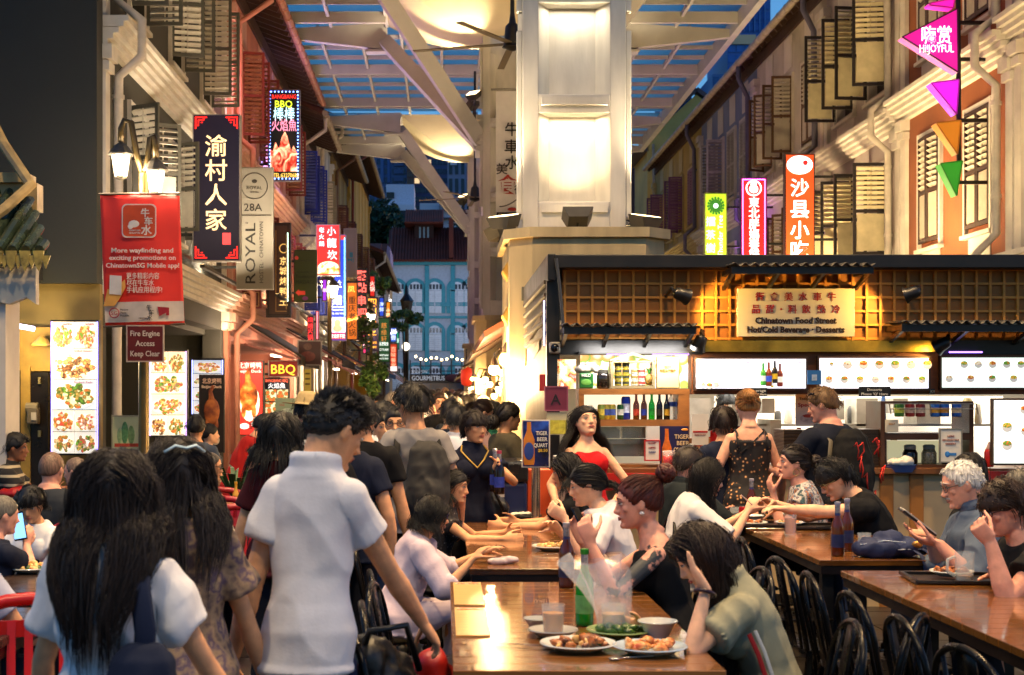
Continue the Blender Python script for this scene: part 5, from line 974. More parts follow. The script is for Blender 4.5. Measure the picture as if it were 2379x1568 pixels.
m = MB(); m.prism([(PX(x, Yb), PZ(y, Yb)) for x, y in ((258, 640), (285, 642), (284, 686), (257, 684))], Yb - .06, Yb - .045); m.build('phone_print', mat('c8c4c0', .5), t); m = MB(); m.prism([(PX(x, Yb), PZ(y, Yb)) for x, y in ((243, 712), (252, 672), (262, 676), (292, 650), (294, 668), (282, 690), (268, 712))], Yb - .044, Yb - .036); m.build('hand_print', mat('d09a4a', .5), t)
m = MB(); m.tube([on_ban(260 + 11 * cos(a), 727 + 11 * sin(a), .045) for a in [i * pi / 10 for i in range(21)]], .006, 5); m.text('SG', on_ban(260, 727, .045), .04, w=.07); m.build('red_ring_emblem', mat('a82430', .5), t)
m = MB()
for s, y in (('Passion', 719), ('Made', 726), ('Possible', 733)): m.text(s, on_ban(274, y, .045), .022, align='LEFT')
for ch, x, y in (('牛', 341, 714), ('车', 346, 725), ('水', 342, 738)): m.text(ch, on_ban(x, y, .045), .058)
m.text('CHINATOWN', on_ban(326, 739, .045), .015, w=.09); m.build('dark_lettering', mat('2a2420', .6), t); m = MB(); m.prism([(PX(x, Yb), PZ(y, Yb)) for x, y in ((368, 713), (395, 715), (395, 733), (388, 733), (388, 727), (372, 735))], Yb - .05, Yb - .045); m.build('red_emblem', mat('981c28', .5), t)
for a_, b_ in (((230, 451), (418, 449)), ((240, 759), (430, 752))): MB().tube([at(*a_, Yb + .02), at(*b_, Yb + .02)], .013, 8).build('rod', mat('5a4a3a', .5), t)
poster('maroon fire engine access keep clear plate on the lamp post', 296, 758, 378, 838, 15.5, '5a0e12', (('Fire Engine', 337, 774, 13, 68, 'cfc4b4'), ('Access', 337, 797, 13, 44, 'cfc4b4'), ('Keep Clear', 337, 821, 13, 68, 'cfc4b4')), name='access_plate', cat='sign', frame='b0a090')
# ================================================================ left shops
FOODS = [[(0, 'c86a28'), (.3, 'e8b060'), (.5, '8a3a18'), (.7, 'f0e0c0')], [(0, 'a82818'), (.3, 'd86a30'), (.5, '4a6a20'), (.7, 'f0d8b0')], [(0, 'd8c08a'), (.3, 'f0e8d0'), (.5, '7a5a3a'), (.7, 'c84030')], [(0, '4a8a28'), (.3, 'b8c060'), (.5, 'b03020'), (.7, 'f0e8d8')], [(0, '6a3018'), (.3, 'b86a30'), (.5, '2a1810'), (.7, 'e0b880')], [(0, '3a6a18'), (.3, '6a9a30'), (.5, '2a4a14'), (.7, 'c8a050')], [(0, 'e0a040'), (.3, 'f8d080'), (.5, 'b05818'), (.7, '5a7a20')]]
def dish(t, x0, y0, x1, y1, Y, fi, bg, em=1.1, plate=True, sc=15, cap=None):
 k = Y / FPX; m = MB(); kb(m, x0, y0, x1, y1, Y, Y + .02); cx, cy, w, h = (x0 + x1) / 2, (y0 + y1) / 2, x1 - x0, y1 - y0
 if plate: m.prism([(PX(cx + w * .49 * cos(a), Y), PZ(cy + h * .08 - h * .39 * sin(a), Y)) for a in [i * pi / 10 for i in range(20)]], Y - .006, Y, m=1)
 rs = random.Random(fi * 7 + int(x0 + y0))
 for j in range(46):
  a, r = rs.random() * 6.28, rs.random() ** .5; m.ball(at(cx + w * .4 * r * cos(a), cy + h * .06 + h * .36 * r * sin(a), Y - .006), (w * k * rs.uniform(.06, .11), .006, h * k * rs.uniform(.07, .15)), n=6, m=2 + j % 2)
 q = m.build('dish_picture', [mat(bg, .4, var=.05, emit=em * .6), mat('f4efe6', .4, var=0, emit=em * .75), ramp_mat('noise', FOODS[fi % 7], sc, emit=em * .9, detail=4), ramp_mat('vor', FOODS[(fi + 3) % 7], sc * 1.3, emit=em * .9)], t)
 if cap: m = MB(); m.text(cap, at(x1 - w * .3, y0 + 5, Y - .004), 5 * k, w=w * .42 * k, depth=.002); m.build('caption', mat('a83048', .5, emit=.4), t)
def lightbox(label, x0, y0, x1, y1, Y, rows, em=.85, glowc=None, case='0e0e12', group='food photo lightboxes'):
 t = thing('food_lightbox', label, 'lightbox', (PX((x0 + x1) / 2, Y), Y, 0), group=group); m = MB(); kb(m, x0 - 4, y0 - 4, x1 + 5, y1 + 4, Y + .021, Y + .16); m.build('case', mat(case, .4), t)
 m = MB(); m.box(PX(x0 + 6, Y), Y + .04, 0, PX(x0 + 10, Y), Y + .1, PZ(y1, Y)); m.box(PX(x1 - 10, Y), Y + .04, 0, PX(x1 - 6, Y), Y + .1, PZ(y1, Y)); m.build('stand', mat(case, .4), t)
 y = y0; fi = int(x0) % 7
 for (n, hh, bgc, pl, caps) in rows:
  w = (x1 - x0) / n
  for i in range(n): dish(t, x0 + i * w + .7, y + .7, x0 + (i + 1) * w - .7, y + hh - .7, Y, fi, bgc, em, pl, cap=caps[i] if caps else None); fi += 1
  y += hh
 if glowc:
  m = MB(); kb(m, x0 - 2.5, y0, x0 - 1, y1, Y - .005, Y + .02); kb(m, x1 + 1, y0, x1 + 2.5, y1, Y - .005, Y + .02); m.build('edge_light', glow(glowc, 3), t)
 lamp('AREA', (PX((x0 + x1) / 2, Y), Y - .06, PZ((y0 + y1) / 2, Y)), (1, .9, .85), (x1 - x0) * (y1 - y0) * (Y / FPX) ** 2 * 16, (x1 - x0) * Y / FPX, to=(PX((x0 + x1) / 2, Y) + .3, Y - 3, 1.0), sy=(y1 - y0) * Y / FPX)
 return t
lightbox('tall lightbox of ten dish photos on the grey gable wall', 121, 747, 224, 1054, 17.1, [(2, 62, 'e8e4dc', True, ('Salted Chicken', 'Twice Cooked Pork')), (1, 73, 'e4e8e0', True, ('Grilled Oysters',)), (1, 70, 'd8e4ec', True, ('Boiled Fish',)), (2, 51, 'e4e0d4', True, None), (2, 51, 'e8e4dc', True, None)], .85, '9a8cff')
lightbox('lightbox of orange dish photos behind the lamp post', 350, 816, 430, 1012, 21.5, [(2, 50, 'f0d8c0', True, None), (1, 49, 'f4ece0', True, None), (1, 49, 'f0e0cc', True, None), (2, 48, 'f0ece0', True, None)], .95, 'c8a0ff')
lightbox('small lightbox with blue rimmed plates in the grey arcade', 448, 836, 515, 962, 24.5, [(1, 32, 'c8d8f0', True, None), (1, 32, 'e8ecf4', True, None), (1, 31, 'e8ecf4', True, None), (1, 31, 'e0e8f4', True, None)], .9, 'a0a8ff')
duckm = ramp_mat('noise', [(.35, '5a2008'), (.5, 'b85a18'), (.62, 'e89a40'), (.75, 'ffd890')], 5, emit=1.0)
duckd = ramp_mat('noise', [(.35, '2a1006'), (.5, '6a2e10'), (.65, 'a05a20')], 5, emit=.15)
def duck(m, x, y, s, Y): m.ball(at(x, y, Y), (s * .3 * Y / FPX, .02, s * .5 * Y / FPX), n=14); m.tube([at(x, y - s * .4, Y), at(x - s * .05, y - s * .75, Y), at(x + s * .06, y - s * .95, Y)], [s * .12 * Y / FPX, s * .07 * Y / FPX, s * .06 * Y / FPX], 8, flat=.3); m.ball(at(x - s * .17, y + s * .5, Y), (s * .08 * Y / FPX, .015, s * .22 * Y / FPX), n=8); m.ball(at(x + s * .17, y + s * .5, Y), (s * .08 * Y / FPX, .015, s * .22 * Y / FPX), n=8)
t = sign('duck_lightbox', 'glowing red roast duck lightbox beside the pink pipe', 548, 838, 612, 1012, 28.5, 'd8382c', '2a1410', [('北京烤鸭', 580, 849, 11, 54, 'fff0e0', 1.8), ('Beijing Duck', 580, 862, 7, 54, 'fff0e0', 1.8)], emit=.9, bracket=None, cat='lightbox', extra=[('duck_picture', duckm, lambda m: duck(m, 578, 920, 70, 28.45)), ('glow_panel', glow('ffe0c0', 1.6), lambda m: m.ball(at(580, 935, 28.48), (.2, .01, .38), n=16)), ('dish_picture', glow('fff0e0', 1.3), lambda m: (m.ball(at(568, 990, 28.46), (.1, .01, .06), n=10), m.ball(at(592, 985, 28.46), (.08, .01, .06), n=10)))])
t = sign('duck_banner', 'standing dark banner with a roast duck photo', 462, 870, 522, 1052, 19.5, '140c0a', '3a342c', [('北京烤鸭', 492, 885, 10, 44, 'c8a080', .25), ('Beijing Duck', 492, 898, 7, 46, 'd0b090', .25)], emit=.05, bracket=None, cat='banner', dep=.03, extra=[('duck_picture', duckd, lambda m: duck(m, 492, 955, 62, 19.46)), ('dish_picture', mat('b8a890', .5, emit=.1), lambda m: (m.ball(at(500, 1022, 19.47), (.06, .01, .07), n=10), m.ball(at(478, 1008, 19.47), (.05, .01, .05), n=10)))])
sign('led_sign', 'small framed LED sign that reads BBQ', 623, 837, 693, 876, 30.5, '7a0c0c', 'd8d0c8', [('BBQ', 658, 857, 22, 56, 'ffd040', 3)], emit=.7, bracket='L', lw=.02)
sign('awning_menu', 'dark menu board with rainbow BBQ text and dish photos', 614, 878, 672, 975, 29.8, '0e1020', '2a2430', [('BANGBANG BBQ', 643, 884, 7, 52, 'ff7050', 1.6), ('火焰魚', 643, 896, 10, 40, 'ffffff', 1.6)], emit=.2, bracket=None, extra=[('dish_picture', ramp_mat('vor', FOODS[1], 12, emit=1.3), lambda m: (kb(m, 617, 905, 642, 932, 29.78, 29.785), kb(m, 644, 905, 669, 932, 29.78, 29.785), kb(m, 617, 935, 669, 960, 29.78, 29.785)))])
poster('pale poster board with green bottles leaning in the arcade', 262, 968, 328, 1042, 16.2, 'a8b088', shapes=(('ball', (290, 1005, 8, 26), '4a7a50'), ('ball', (305, 1010, 8, 22), '6a8a58'), ('ball', (278, 1012, 6, 18), '7a9a70'), ('box', (266, 1030, 324, 1038), 'a83a28')), name='poster_board', cat='poster', frame='8a8a78')
poster('grey green standing menu panel behind the hat man', 640, 925, 690, 985, 24, '8a9a7c', (('SALE', 655, 940, 5, 12, 'a84a3a'),), shapes=(('ball', (668, 960, 18, 12), 'b0b8a0'),), name='menu_board', cat='menu', emit=.15)
poster('yellow price list hanging under the dark awning', 707, 858, 722, 930, 27, 'b09a3c', shapes=(('box', (709, 866, 720, 870), '4a3a14'), ('box', (709, 878, 720, 882), '4a3a14'), ('box', (709, 890, 720, 894), '4a3a14')), emit=.15)
poster('photo board of a sleeping guest under the massage sign', 694, 793, 745, 846, 30, '3a1c18', shapes=(('ball', (715, 805, 10, 8), '5a3424'), ('ball', (715, 828, 18, 12), '6a3028')), frame='8a8078', name='photo_board', cat='photo board', emit=.05)
# ground floor front of the left end
t = thing('shop_doorway', 'yellow lit shop doorway with dark doors under the grey wall', 'doorway', (PX(60, 17.2), 17.2, 0)); m = MB(); kb(m, -40, 860, 48, 1250, 17.42, 17.5); kb(m, 70, 865, 112, 1250, 17.42, 17.5); d = m.build('door', mat('140c08', .3, var=.2), t)
m = MB(); m.tube([at(38, 900, 17.36), at(38, 1050, 17.36)], .02, 8); m.build('handle', mat('b8b0a0', .25, metal=.9), t); m = MB(); kb(m, 48, 850, 70, 1250, 17.4, 17.5); kb(m, -40, 760, 118, 862, 17.43, 17.53); m.build('frame', mat('9a7a34', .6, var=.15), t)
m = MB(); kb(m, 88, 876, 94, 892, 17.38, 17.41); kb(m, 88, 1000, 94, 1015, 17.38, 17.41); m.build('hinge', mat('c8b078', .3, metal=.8), t)
poster('cream number plate 30 above the doorway', 14, 760, 42, 806, 17.35, 'b08a3a', (('30', 27, 782, 13, 12, '6a4a1c'),), name='number_plate', cat='plate')
t = thing('letter_box', 'grey letter box with papers on the doorway post', 'letter box', at(74, 990, 17.3)); m = MB(); kb(m, 62, 948, 86, 985, 17.25, 17.4); m.build('body', mat('6a5e48', .4), t, bevel=.015); m = MB(); kb(m, 72, 958, 84, 976, 17.235, 17.249); m.build('paper', mat('b8ac94', .6), t); m = MB(); m.tube([at(62, 948, 17.32), at(88, 948, 17.32)], .07, 10); m.build('lid', mat('7a6e54', .4), t)
t = thing('wall_fan', 'dusty wall fan light above the doorway', 'lamp', at(80, 815, 17.2)); m = MB(); m.tube([at(36, 756, 17.2), at(80, 764, 17.2)], .03, 8); m.build('tube', glow('e8dcff', 4), t); m = MB(); m.lathe([(.03, .1), (.14, .0), (.13, -.02)], at(98, 800, 17.2), 14); m.build('shade', mat('8a6e34', .5), t); lamp('POINT', at(70, 800, 16.8), (1, .75, .35), 55, .15); lamp('POINT', at(300, 880, 20.2), (1, .75, .38), 60, .2); lamp('POINT', at(560, 800, 27), (1, .7, .45), 90, .2)
# awnings of the left row
def awning(label, ya, yb, xo, zo, zi, col, xi=-4.1):
 t = thing('shop_awning', label, 'awning', (xi, (ya + yb) / 2, zi), group='dark awnings along the shophouses'); m = MB(); m.prism([(xi, zi), (xo, zo), (xo, zo - .16), (xo + .02, zo - .16), (xo + .02, zo + .03), (xi, zi + .03)], ya, yb); m.build('canvas', mat(col, .75, var=.15, vs=2), t)
 m = MB()
 for y in (ya + .1, yb - .1): MB().bar((xi, y, zi - .45), (xo - .15, y, zo - .03), .05).build('arm', mat('8a4a3c', .5), t); MB().bar((xi, y, zi - .05), (xo, y, zo - .04), .04).build('arm', mat('8a4a3c', .5), t)
 return t
awning('dark awning by the LED sign', 29.2, 33.4, -2.93, 2.42, 3.15, '2c2418'); awning('dark awning under the massage sign', 36.5, 41.5, -2.6, 2.55, 3.4, '2a1c14'); awning('dark awning below the orange sign', 43.5, 49.5, -2.55, 2.35, 3.4, '241814'); awning('dark awning by the purple sign', 51.5, 58, -2.4, 2.5, 3.4, '2a2018'); awning('blue awning under the green sign', 60.5, 68, -2.3, 2.6, 3.4, '2a3a5a')
awning('yellow framed awning furthest down the row', 71, 82, -1.6, 2.2, 4.2, '5a5a34')
for y, x, pw in ((31.5, -3.7, 110), (39, -3.6, 150), (46.5, -3.5, 170), (54.5, -3.4, 200), (64, -3.3, 240), (76, -3, 260)):
 o = MB().box(x - .06, y - .6, 2.5, x + .06, y + .6, 2.54).build('tube_light', glow('ffe8d0', 5)); tag(o, 'white tube light under the awning ' + {31.5: 'beside the LED sign', 39: 'beneath the massage sign', 46.5: 'beneath the orange sign', 54.5: 'beneath the purple sign', 64: 'beneath the green sign', 76: 'at the far end of the row'}[y], 'lamp', 'tube lights under the awnings'); lamp('POINT', (x + .1, y, 2.3), (1, .72, .5), pw * 1.5, .2)
lamp('POINT', (-3.75, 33.5, 7.2), (.35, .3, 1), 260, .3); lamp('POINT', (7.3, 35.0, 5.2), (.5, .12, 1), 150, .2); lamp('POINT', (-3.6, 27.6, 7.6), (1, .35, .4), 60, .3)
# tiled gate roof at the near left edge
t = thing('tiled_kiosk', 'small kiosk with green glazed tile roof and white eave', 'kiosk', (-4.2, 12.2, 0)); Yk = 12.0
m = MB(); xr = PX(112, Yk); zr = PZ(590, Yk)
m.add([(xr, Yk, zr), (-6, Yk, zr), (-6, Yk + 1.2, zr + .75), (xr - .55, Yk + 1.2, zr + .75)], [(0, 1, 2, 3)]);
for i in range(26):
 x = xr - .06 - i * .115; top_ = min(1., .1 + i * .21); m.tube([(x, Yk - .05, zr + .03), (x, Yk + 1.2 * top_, zr + .03 + .75 * top_)], .042, 8)
o = m.build('roof', mat('2e3a2c', .25, var=.3, vs=8, coat=.4), t, smooth=True, ang=40)
m = MB()
for i in range(26): x = xr - .06 - i * .115; m.prism([(x - .045, zr + .02), (x + .045, zr + .02), (x + .03, zr - .09), (x, zr - .15), (x - .03, zr - .09)], Yk - .085, Yk - .055); m.prism([(x - .04 + .057, zr - .02), (x + .04 + .057, zr - .02), (x + .057, zr - .13)], Yk - .075, Yk - .05)
m.build('eave_tile', mat('8a7a3a', .3, var=.4, vs=12), t)
m = MB(); m.prism([(-6, zr - .1), (xr - .12, zr - .1), (xr - .12, zr - .42), (xr - .2, zr - .36), (xr - .35, zr - .42), (xr - .6, zr - .36), (-6, zr - .38)], Yk + .05, Yk + .15); m.build('eave_board', mat('b8b0a0', .6, var=.08), t)
m = MB(); m.tube([at(-40, 240, 13), at(8, 335, 13), at(72, 430, 12.7), at(10, 486, 12.4), at(-40, 520, 12.3)], .05, 8)
m.box(-4.2, Yk + 1.0, zr + .5, xr - .38, Yk + 1.2, zr + .75); m.box(-4.3, Yk + .95, zr + .75, xr - .46, Yk + 1.25, zr + .84); m.build('ridge', mat('a08a5a', .6, var=.25, vs=6), t)
m = MB(); m.box(-6, Yk + .1, 0, PX(13, Yk + .1), Yk + .5, zr - .1); m.build('wall', mat('c0b8ac', .6, var=.06), t)
# ================================================================ tables
tw = ramp_mat('wave', [(0, '42240a'), (.5, '7a4a1a'), (1, '8e5c26')], 14, rough=.22, stretch=(.15, 3.2, 1), detail=4, dist=3, coat=.8, feature='Y')
def table(label, x0, x1, y0, y1, z=.75, top=None, ra=0, grp='long brown dining tables', edge='1c100a'):
 t = thing('dining_table', label, 'table', ((x0 + x1) / 2, (y0 + y1) / 2, 0), group=grp)
 n = max(4, int((y1 - y0) / .115)); m = MB(); w = (y1 - y0) / n      # planks run across the table
 for i in range(n): m.box(x0, y0 + i * w + .0015, z - .03, x1, y0 + (i + 1) * w - .0015, z)
 m.build('tabletop', top or tw, t, bevel=.002, seg=1)
 m = MB(); m.box(x0 + .01, y0 + .01, z - .075, x1 - .01, y1 - .01, z - .031); m.build('apron', mat(edge, .4), t)
 for x in (x0 + .06, x1 - .06):
  for y in (y0 + .1, y1 - .1): m = MB(); m.box(x - .03, y - .03, 0, x + .03, y + .03, z - .076); m.build('leg', mat('14110f', .4), t)
 return t
table('long brown table in front with plates and green bottle on it', .03, .88, 4.42, 6.55)
table('middle brown table where the pink blouse girl leans', .13, .98, 7.05, 8.4)
table('brown table behind the middle one with a fried dish', .13, .98, 8.44, 9.66)
table('brown table with a black bag at its far corner', .13, .98, 9.7, 10.5)
table('brown table with two beer bottles and the denim bag', 1.965, 2.64, 7.42, 9.95)
table('brown table with the tray and beer mug', 1.95, 2.78, 3.6, 6.98)
def pm(x0, y0, x1, y1, label, c='c8a060'):
 t = thing('place_mat', label, 'place mat', ((x0 + x1) / 2, y0, .7512), group='bamboo place mats on the front table'); m = MB(); n = int((y1 - y0) / .02)
 m.box(x0, y0, .7513, x1, y1, .7553); m.build('mat', mat(c, .35, var=.25, vs=8, stretch=(.3, 6, 1)), t); m = MB(); m.box(x0 + .01, y1 - .07, .7556, x1 - .01, y1 - .02, .7572); m.build('label_strip', ramp_mat('noise', [(.35, 'd8cfc0'), (.5, 'c84020'), (.6, 'd8a060')], 40), t)
pm(.045, 5.05, .17, 5.72, 'pale bamboo strip lying along the front table edge, nearer one'); pm(.045, 5.8, .17, 6.5, 'pale bamboo strip lying along the front table edge, farther one')
m = MB(); m.box(-3.1, 3.6, .72, -1.9, 4.9, .75)
lt = mat('3a2c26', .25, var=.2, vs=4)
table('dark table behind the red chair at the lower corner', -2.5, -1.55, 4.95, 5.75, top=lt, grp='dark tables on the shophouse side')
table('dark table with food between the phone man and the white tee woman', -2.2, -1.5, 6.2, 7.2, top=lt, grp='dark tables on the shophouse side')
table('dark table by the striped shirt man', -4.0, -3.2, 11.6, 12.6, top=lt, grp='dark tables on the shophouse side')
table('small dark table among the red chairs behind the polo man', -2.0, -1.35, 8.6, 9.4, top=lt, grp='dark tables on the shophouse side')
table('dark table by the green polo man with a bottle', -2.1, -1.5, 10.2, 11.0, top=lt, grp='dark tables on the shophouse side')
# ================================================================ chairs
bm = mat('181614', .28, metal=.7, var=.2, vs=12); red = mat('b8140f', .35, var=.08); crim = mat('8a0f18', .35, var=.08)
def metal_chair(label):      # faces +y, seat at .45
 t = thing('metal_chair', label, 'chair', (0, 0, 0), group='black metal chairs')
 m = MB(); m.prism([(-.18, -.17), (.18, -.17), (.2, .17), (.17, .2), (-.17, .2), (-.2, .17)], .438, .452, axis='z'); m.build('seat', bm, t, bevel=.006)
 for sx in (-1, 1):
  for sy in (-1, 1): m = MB(); m.bar((sx * .16, sy * .15, .44), (sx * .215, sy * .215, 0), .032, .02); m.build('leg', bm, t)
 pts = [(-.185, -.17, .45), (-.2, -.2, .6)] + [(.205 * cos(pi - pi * i / 12), -.22 - .03 * sin(pi * i / 12), .7 + .15 * sin(pi * i / 12)) for i in range(13)] + [(.2, -.2, .6), (.185, -.17, .45)]
 m = MB(); m.tube(pts, .0125, 8); m.build('back_hoop', bm, t, smooth=True)
 m = MB(); m.grid(lambda u, v: (-.055 + .11 * u, -.172 - .075 * v, .45 + .395 * v), 2, 6); o = m.build('splat', bm, t, smooth=True); o.modifiers.new('thick', 'SOLIDIFY').thickness = .004
 for sx in (-1, 1): m = MB(); m.tube([(sx * .12, -.172, .45), (sx * .14, -.21, .65), (sx * .13, -.243, .815)], .008, 6); m.build('back_rod', bm, t, smooth=True)
 for y in (-.18, .18): MB().bar((-.18, y, .22), (.18, y, .22), .015).build('stretcher', bm, t)
 return t
def red_chair(label, mt):
 t = thing('plastic_chair', label, 'chair', (0, 0, 0), group='red plastic chairs')
 m = MB(); m.prism([(-.19, -.19), (.19, -.19), (.22, .2), (-.22, .2)], .425, .45, axis='z'); m.build('seat', mt, t, bevel=.01)
 for sx in (-1, 1):
  for sy in (-1, 1): m = MB(); m.tube([(sx * .18, sy * .17, .43), (sx * .225, sy * .23, 0)], [.028, .018], 8); m.build('leg', mt, t)
 m = MB(); o = [(-.21, -.19, .43), (-.225, -.23, .6), (-.215, -.27, .78)] + [(.2 * cos(pi - pi * i / 8), -.28, .80 + .075 * sin(pi * i / 8)) for i in range(9)] + [(.215, -.27, .78), (.225, -.23, .6), (.21, -.19, .43)]
 m.tube(o, .024, 8, flat=.8); m.build('back_frame', mt, t, smooth=True); m = MB()
 for i in range(5): x = -.12 + .06 * i; m.bar((x, -.2, .45), (x, -.275, .8), .03, .012, up=(0, 1, 0))
 m.prism([(-.2, .74), (.2, .74), (.19, .8), (-.19, .8)], -.282, -.27); m.build('back_slats', mt, t); return t
c0 = metal_chair('x'); used = []
def chair(label, x, y, deg, src=None):
 s = src or c0
 if s not in used: used.append(s); s.location = (x, y, 0); s.rotation_euler = (0, 0, R(deg)); s['label'] = label; return s
 return dup(s, (x, y, 0), R(deg), label)
for y, dx, dg, w in ((4.75, .1, -78, 'nearest of the front table, holding the black bag'), (5.2, .12, -86, 'second along the front table under the reaching hand'), (5.7, .13, -95, 'third along the front table, hoop catching light'), (6.15, .1, -84, 'fourth along the front table beside the pink blouse girl')): chair('black metal chair, ' + w, -.05 + dx - .12, y, dg)
chair('black metal chair that the pink blouse girl sits on', -.22, 7.55, -90); chair('black metal chair under the woman reaching her arm out', .0, 8.9, -90)
chair('black metal chair left empty behind the pink blouse girl', -.32, 8.3, -70); chair('black metal chair left empty by the backpack man', -.3, 9.1, -60); chair('black metal chair pulled out toward the walking crowd', -.42, 9.9, -75)
chair('black metal chair behind the tattooed woman', 1.15, 6.2, 95); chair('black metal chair under the olive polo girl', 1.12, 4.75, 88); chair('black metal chair under the white tee girl with ponytail', 1.2, 7.6, 90); chair('black metal chair under the black haired woman by the kiosk', 1.2, 9.0, 90)
for y, dg, w in ((9.35, -88, 'farthest along the two bottle table'), (8.75, -92, 'second from far along the two bottle table'), (8.1, -86, 'third along the two bottle table'), (7.55, -90, 'nearest along the two bottle table')): chair('empty black metal chair, ' + w, 1.83, y, dg)
for y, dg, w in ((6.65, -84, 'farthest along the tray table'), (6.05, -92, 'second from far along the tray table'), (5.45, -88, 'third along the tray table'), (4.85, -90, 'fourth along the tray table'), (4.3, -80, 'nearest along the tray table')): chair('empty black metal chair, ' + w, 1.8, y, dg)
chair('black metal chair turned aside beside the olive polo girl', 1.42, 5.0, 60)
for x, y, dg, w in ((2.9, 8.0, 80, 'between the young man and the old man'), (2.95, 8.55, 95, 'pushed in behind the beer glass'), (3.35, 8.6, 60, 'facing the counter behind the old man'), (3.6, 8.9, 100, 'by the counter front'), (3.0, 7.35, 88, 'under the old man reading'), (3.05, 6.4, 90, 'under the man eating')): chair('black metal chair ' + w, x, y, dg)
r0 = red_chair('x', red); r1 = red_chair('y', crim)
chair('bright red plastic chair with slatted back at the lower corner', -1.42, 4.85, 195, r0); chair('bright red plastic chair standing in the aisle behind the polo man', -1.18, 8.6, 100, r0)
for x, y, dg, w in ((-1.62, 9.9, 170, 'with its back to the walkway near the green polo man'), (-1.35, 9.15, 185, 'in front of the small dark table'), (-1.2, 9.75, 120, 'turned sideways near the aisle'), (-2.1, 7.9, 175, 'behind the woman in the white tee'), (-1.75, 10.9, 180, 'under the green polo man'), (-3.7, 11.0, 0, 'at the striped shirt man table'), (-1.3, 10.7, 90, 'beside the yellow capped bottle')): chair('crimson plastic chair ' + w, x, y, dg, r1)
# ================================================================ things on the tables
def plate(label, x, y, r, food=None, name='plate', z=.7515, rim='c8c8c0', heap=None, sq=1.):
 t = thing(name, label, 'plate', (x, y, z)); m = MB(); m.lathe([(r * .55, 0), (r * .7, .008), (r, .024), (r * .98, .028), (r * .68, .014), (.001, .012)], (x, y, z), 28); m.build('plate', mat(rim, .2, var=.04, coat=.4), t, smooth=True, ang=50)
 if food:
  for j, (mt, n, rr, hh) in enumerate(food):
   m = MB(); rs = random.Random(int(x * 991 + j))
   for i in range(n):
    a, q = rs.random() * 6.28, rs.random() ** .5 * r * .68; s_ = rs.uniform(.6, 1.3) * rr; m.ball((x + q * cos(a), y + q * sin(a), z + .018 + hh * (1 - (q / r) ** 1) * rs.random()), (s_, s_ * rs.uniform(.4, .9), s_ * rs.uniform(.3, .7)), Mx.Rotation(rs.random() * 3, 3, (rs.random(), rs.random(), 1)), n=6)
   m.build('food', mt, t, smooth=True)
 return t
fm1 = ramp_mat('noise', [(.3, '5a2a10'), (.5, 'a86024'), (.65, '2a1408')], 30, rough=.3); fm2 = ramp_mat('noise', [(.3, 'd89a40'), (.5, 'e8c078'), (.7, 'b85a20')], 30, rough=.35); fm3 = ramp_mat('noise', [(.3, '1c3a10'), (.5, '3a5a1c'), (.7, '14260c')], 30, rough=.3); fm4 = ramp_mat('noise', [(.3, 'e0c8a0'), (.5, 'd89048'), (.7, 'b84a24')], 25, rough=.35)
plate('oval plate of dark fried meat on the front table', PX(1345, 4.75), 4.78, .13, [(fm1, 26, .028, .03), (fm2, 6, .02, .03), (fm3, 6, .02, .02)]); plate('pale green plate of dark leafy greens on the front table', PX(1440, 5.05), 5.05, .12, [(fm3, 40, .024, .03)], rim='8aa060'); plate('oval plate of golden fried pieces near the front table end', PX(1510, 4.72), 4.72, .125, [(fm4, 36, .022, .035)], rim='a8b8c4')
plate('small saucer under the tea glass on the front table', PX(1285, 5.05), 5.05, .09, rim='a8a49a', name='saucer'); plate('plate of fried noodles before the ponytail girl', PX(1285, 7.9), 7.9, .12, [(fm2, 30, .022, .03)]); plate('plate with dark food beside the chopsticks of the woman eating', PX(1745, 9.4), 9.4, .11, [(fm1, 16, .022, .025)]); plate('plate with green food in front of the bun woman', PX(1835, 9.4), 9.4, .1, [(fm3, 10, .02, .02), (fm4, 8, .018, .02)], rim='b8bcc0')
plate('white plate of fried chicken on the black tray', PX(2205, 6.65), 6.62, .1, [(fm1, 14, .03, .03), (fm2, 4, .02, .03)], z=.768)
plate('dish of yellow food beside the phone man', -2.0, 6.9, .12, [(fm2, 22, .026, .03), (fm3, 8, .02, .02)]); plate('small dish on the table far end by the black bag', PX(1225, 9.4), 9.3, .07, [(fm1, 10, .015, .015)])
def tray(label, x, y, w, d, rz=0):
 t = thing('serving_tray', label, 'tray', (x, y, .7515), R(rz)); m = MB(); M_ = Mx.Translation((x, y, .7515)) @ Mx.Rotation(R(rz), 4, 'Z'); m.M = M_; m.box(-w / 2, -d / 2, 0, w / 2, d / 2, .006)
 for a in ((-w / 2 - .02, -d / 2 - .02, w / 2 + .02, -d / 2), (-w / 2 - .02, d / 2, w / 2 + .02, d / 2 + .02), (-w / 2 - .02, -d / 2, -w / 2, d / 2), (w / 2, -d / 2, w / 2 + .02, d / 2)): m.box(a[0], a[1], .004, a[2], a[3], .02)
 m.build('tray', mat('1c1612', .3, var=.15), t, bevel=.004)
tray('black tray with fried chicken and a beer mug', PX(2225, 6.6), 6.6, .42, .32, -6); tray('black tray under the dishes of the woman eating', PX(1760, 9.35), 9.4, .38, .3); tray('black tray in front of the young man', PX(1905, 9.2), 9.25, .4, .3)
def bowl(label, x, y, r, h=.06, col='c8c8c0', z=.7515):
 t = thing('bowl', label, 'bowl', (x, y, z)); m = MB(); m.lathe([(r * .5, 0), (r * .55, .008), (r * .9, h * .85), (r * 1.05, h), (r * 1.02, h + .003), (r * .85, h * .8), (r * .4, .014), (.001, .012)], (x, y, z), 26); m.build('bowl', mat(col, .2, coat=.4, var=.04), t, smooth=True, ang=60); return t
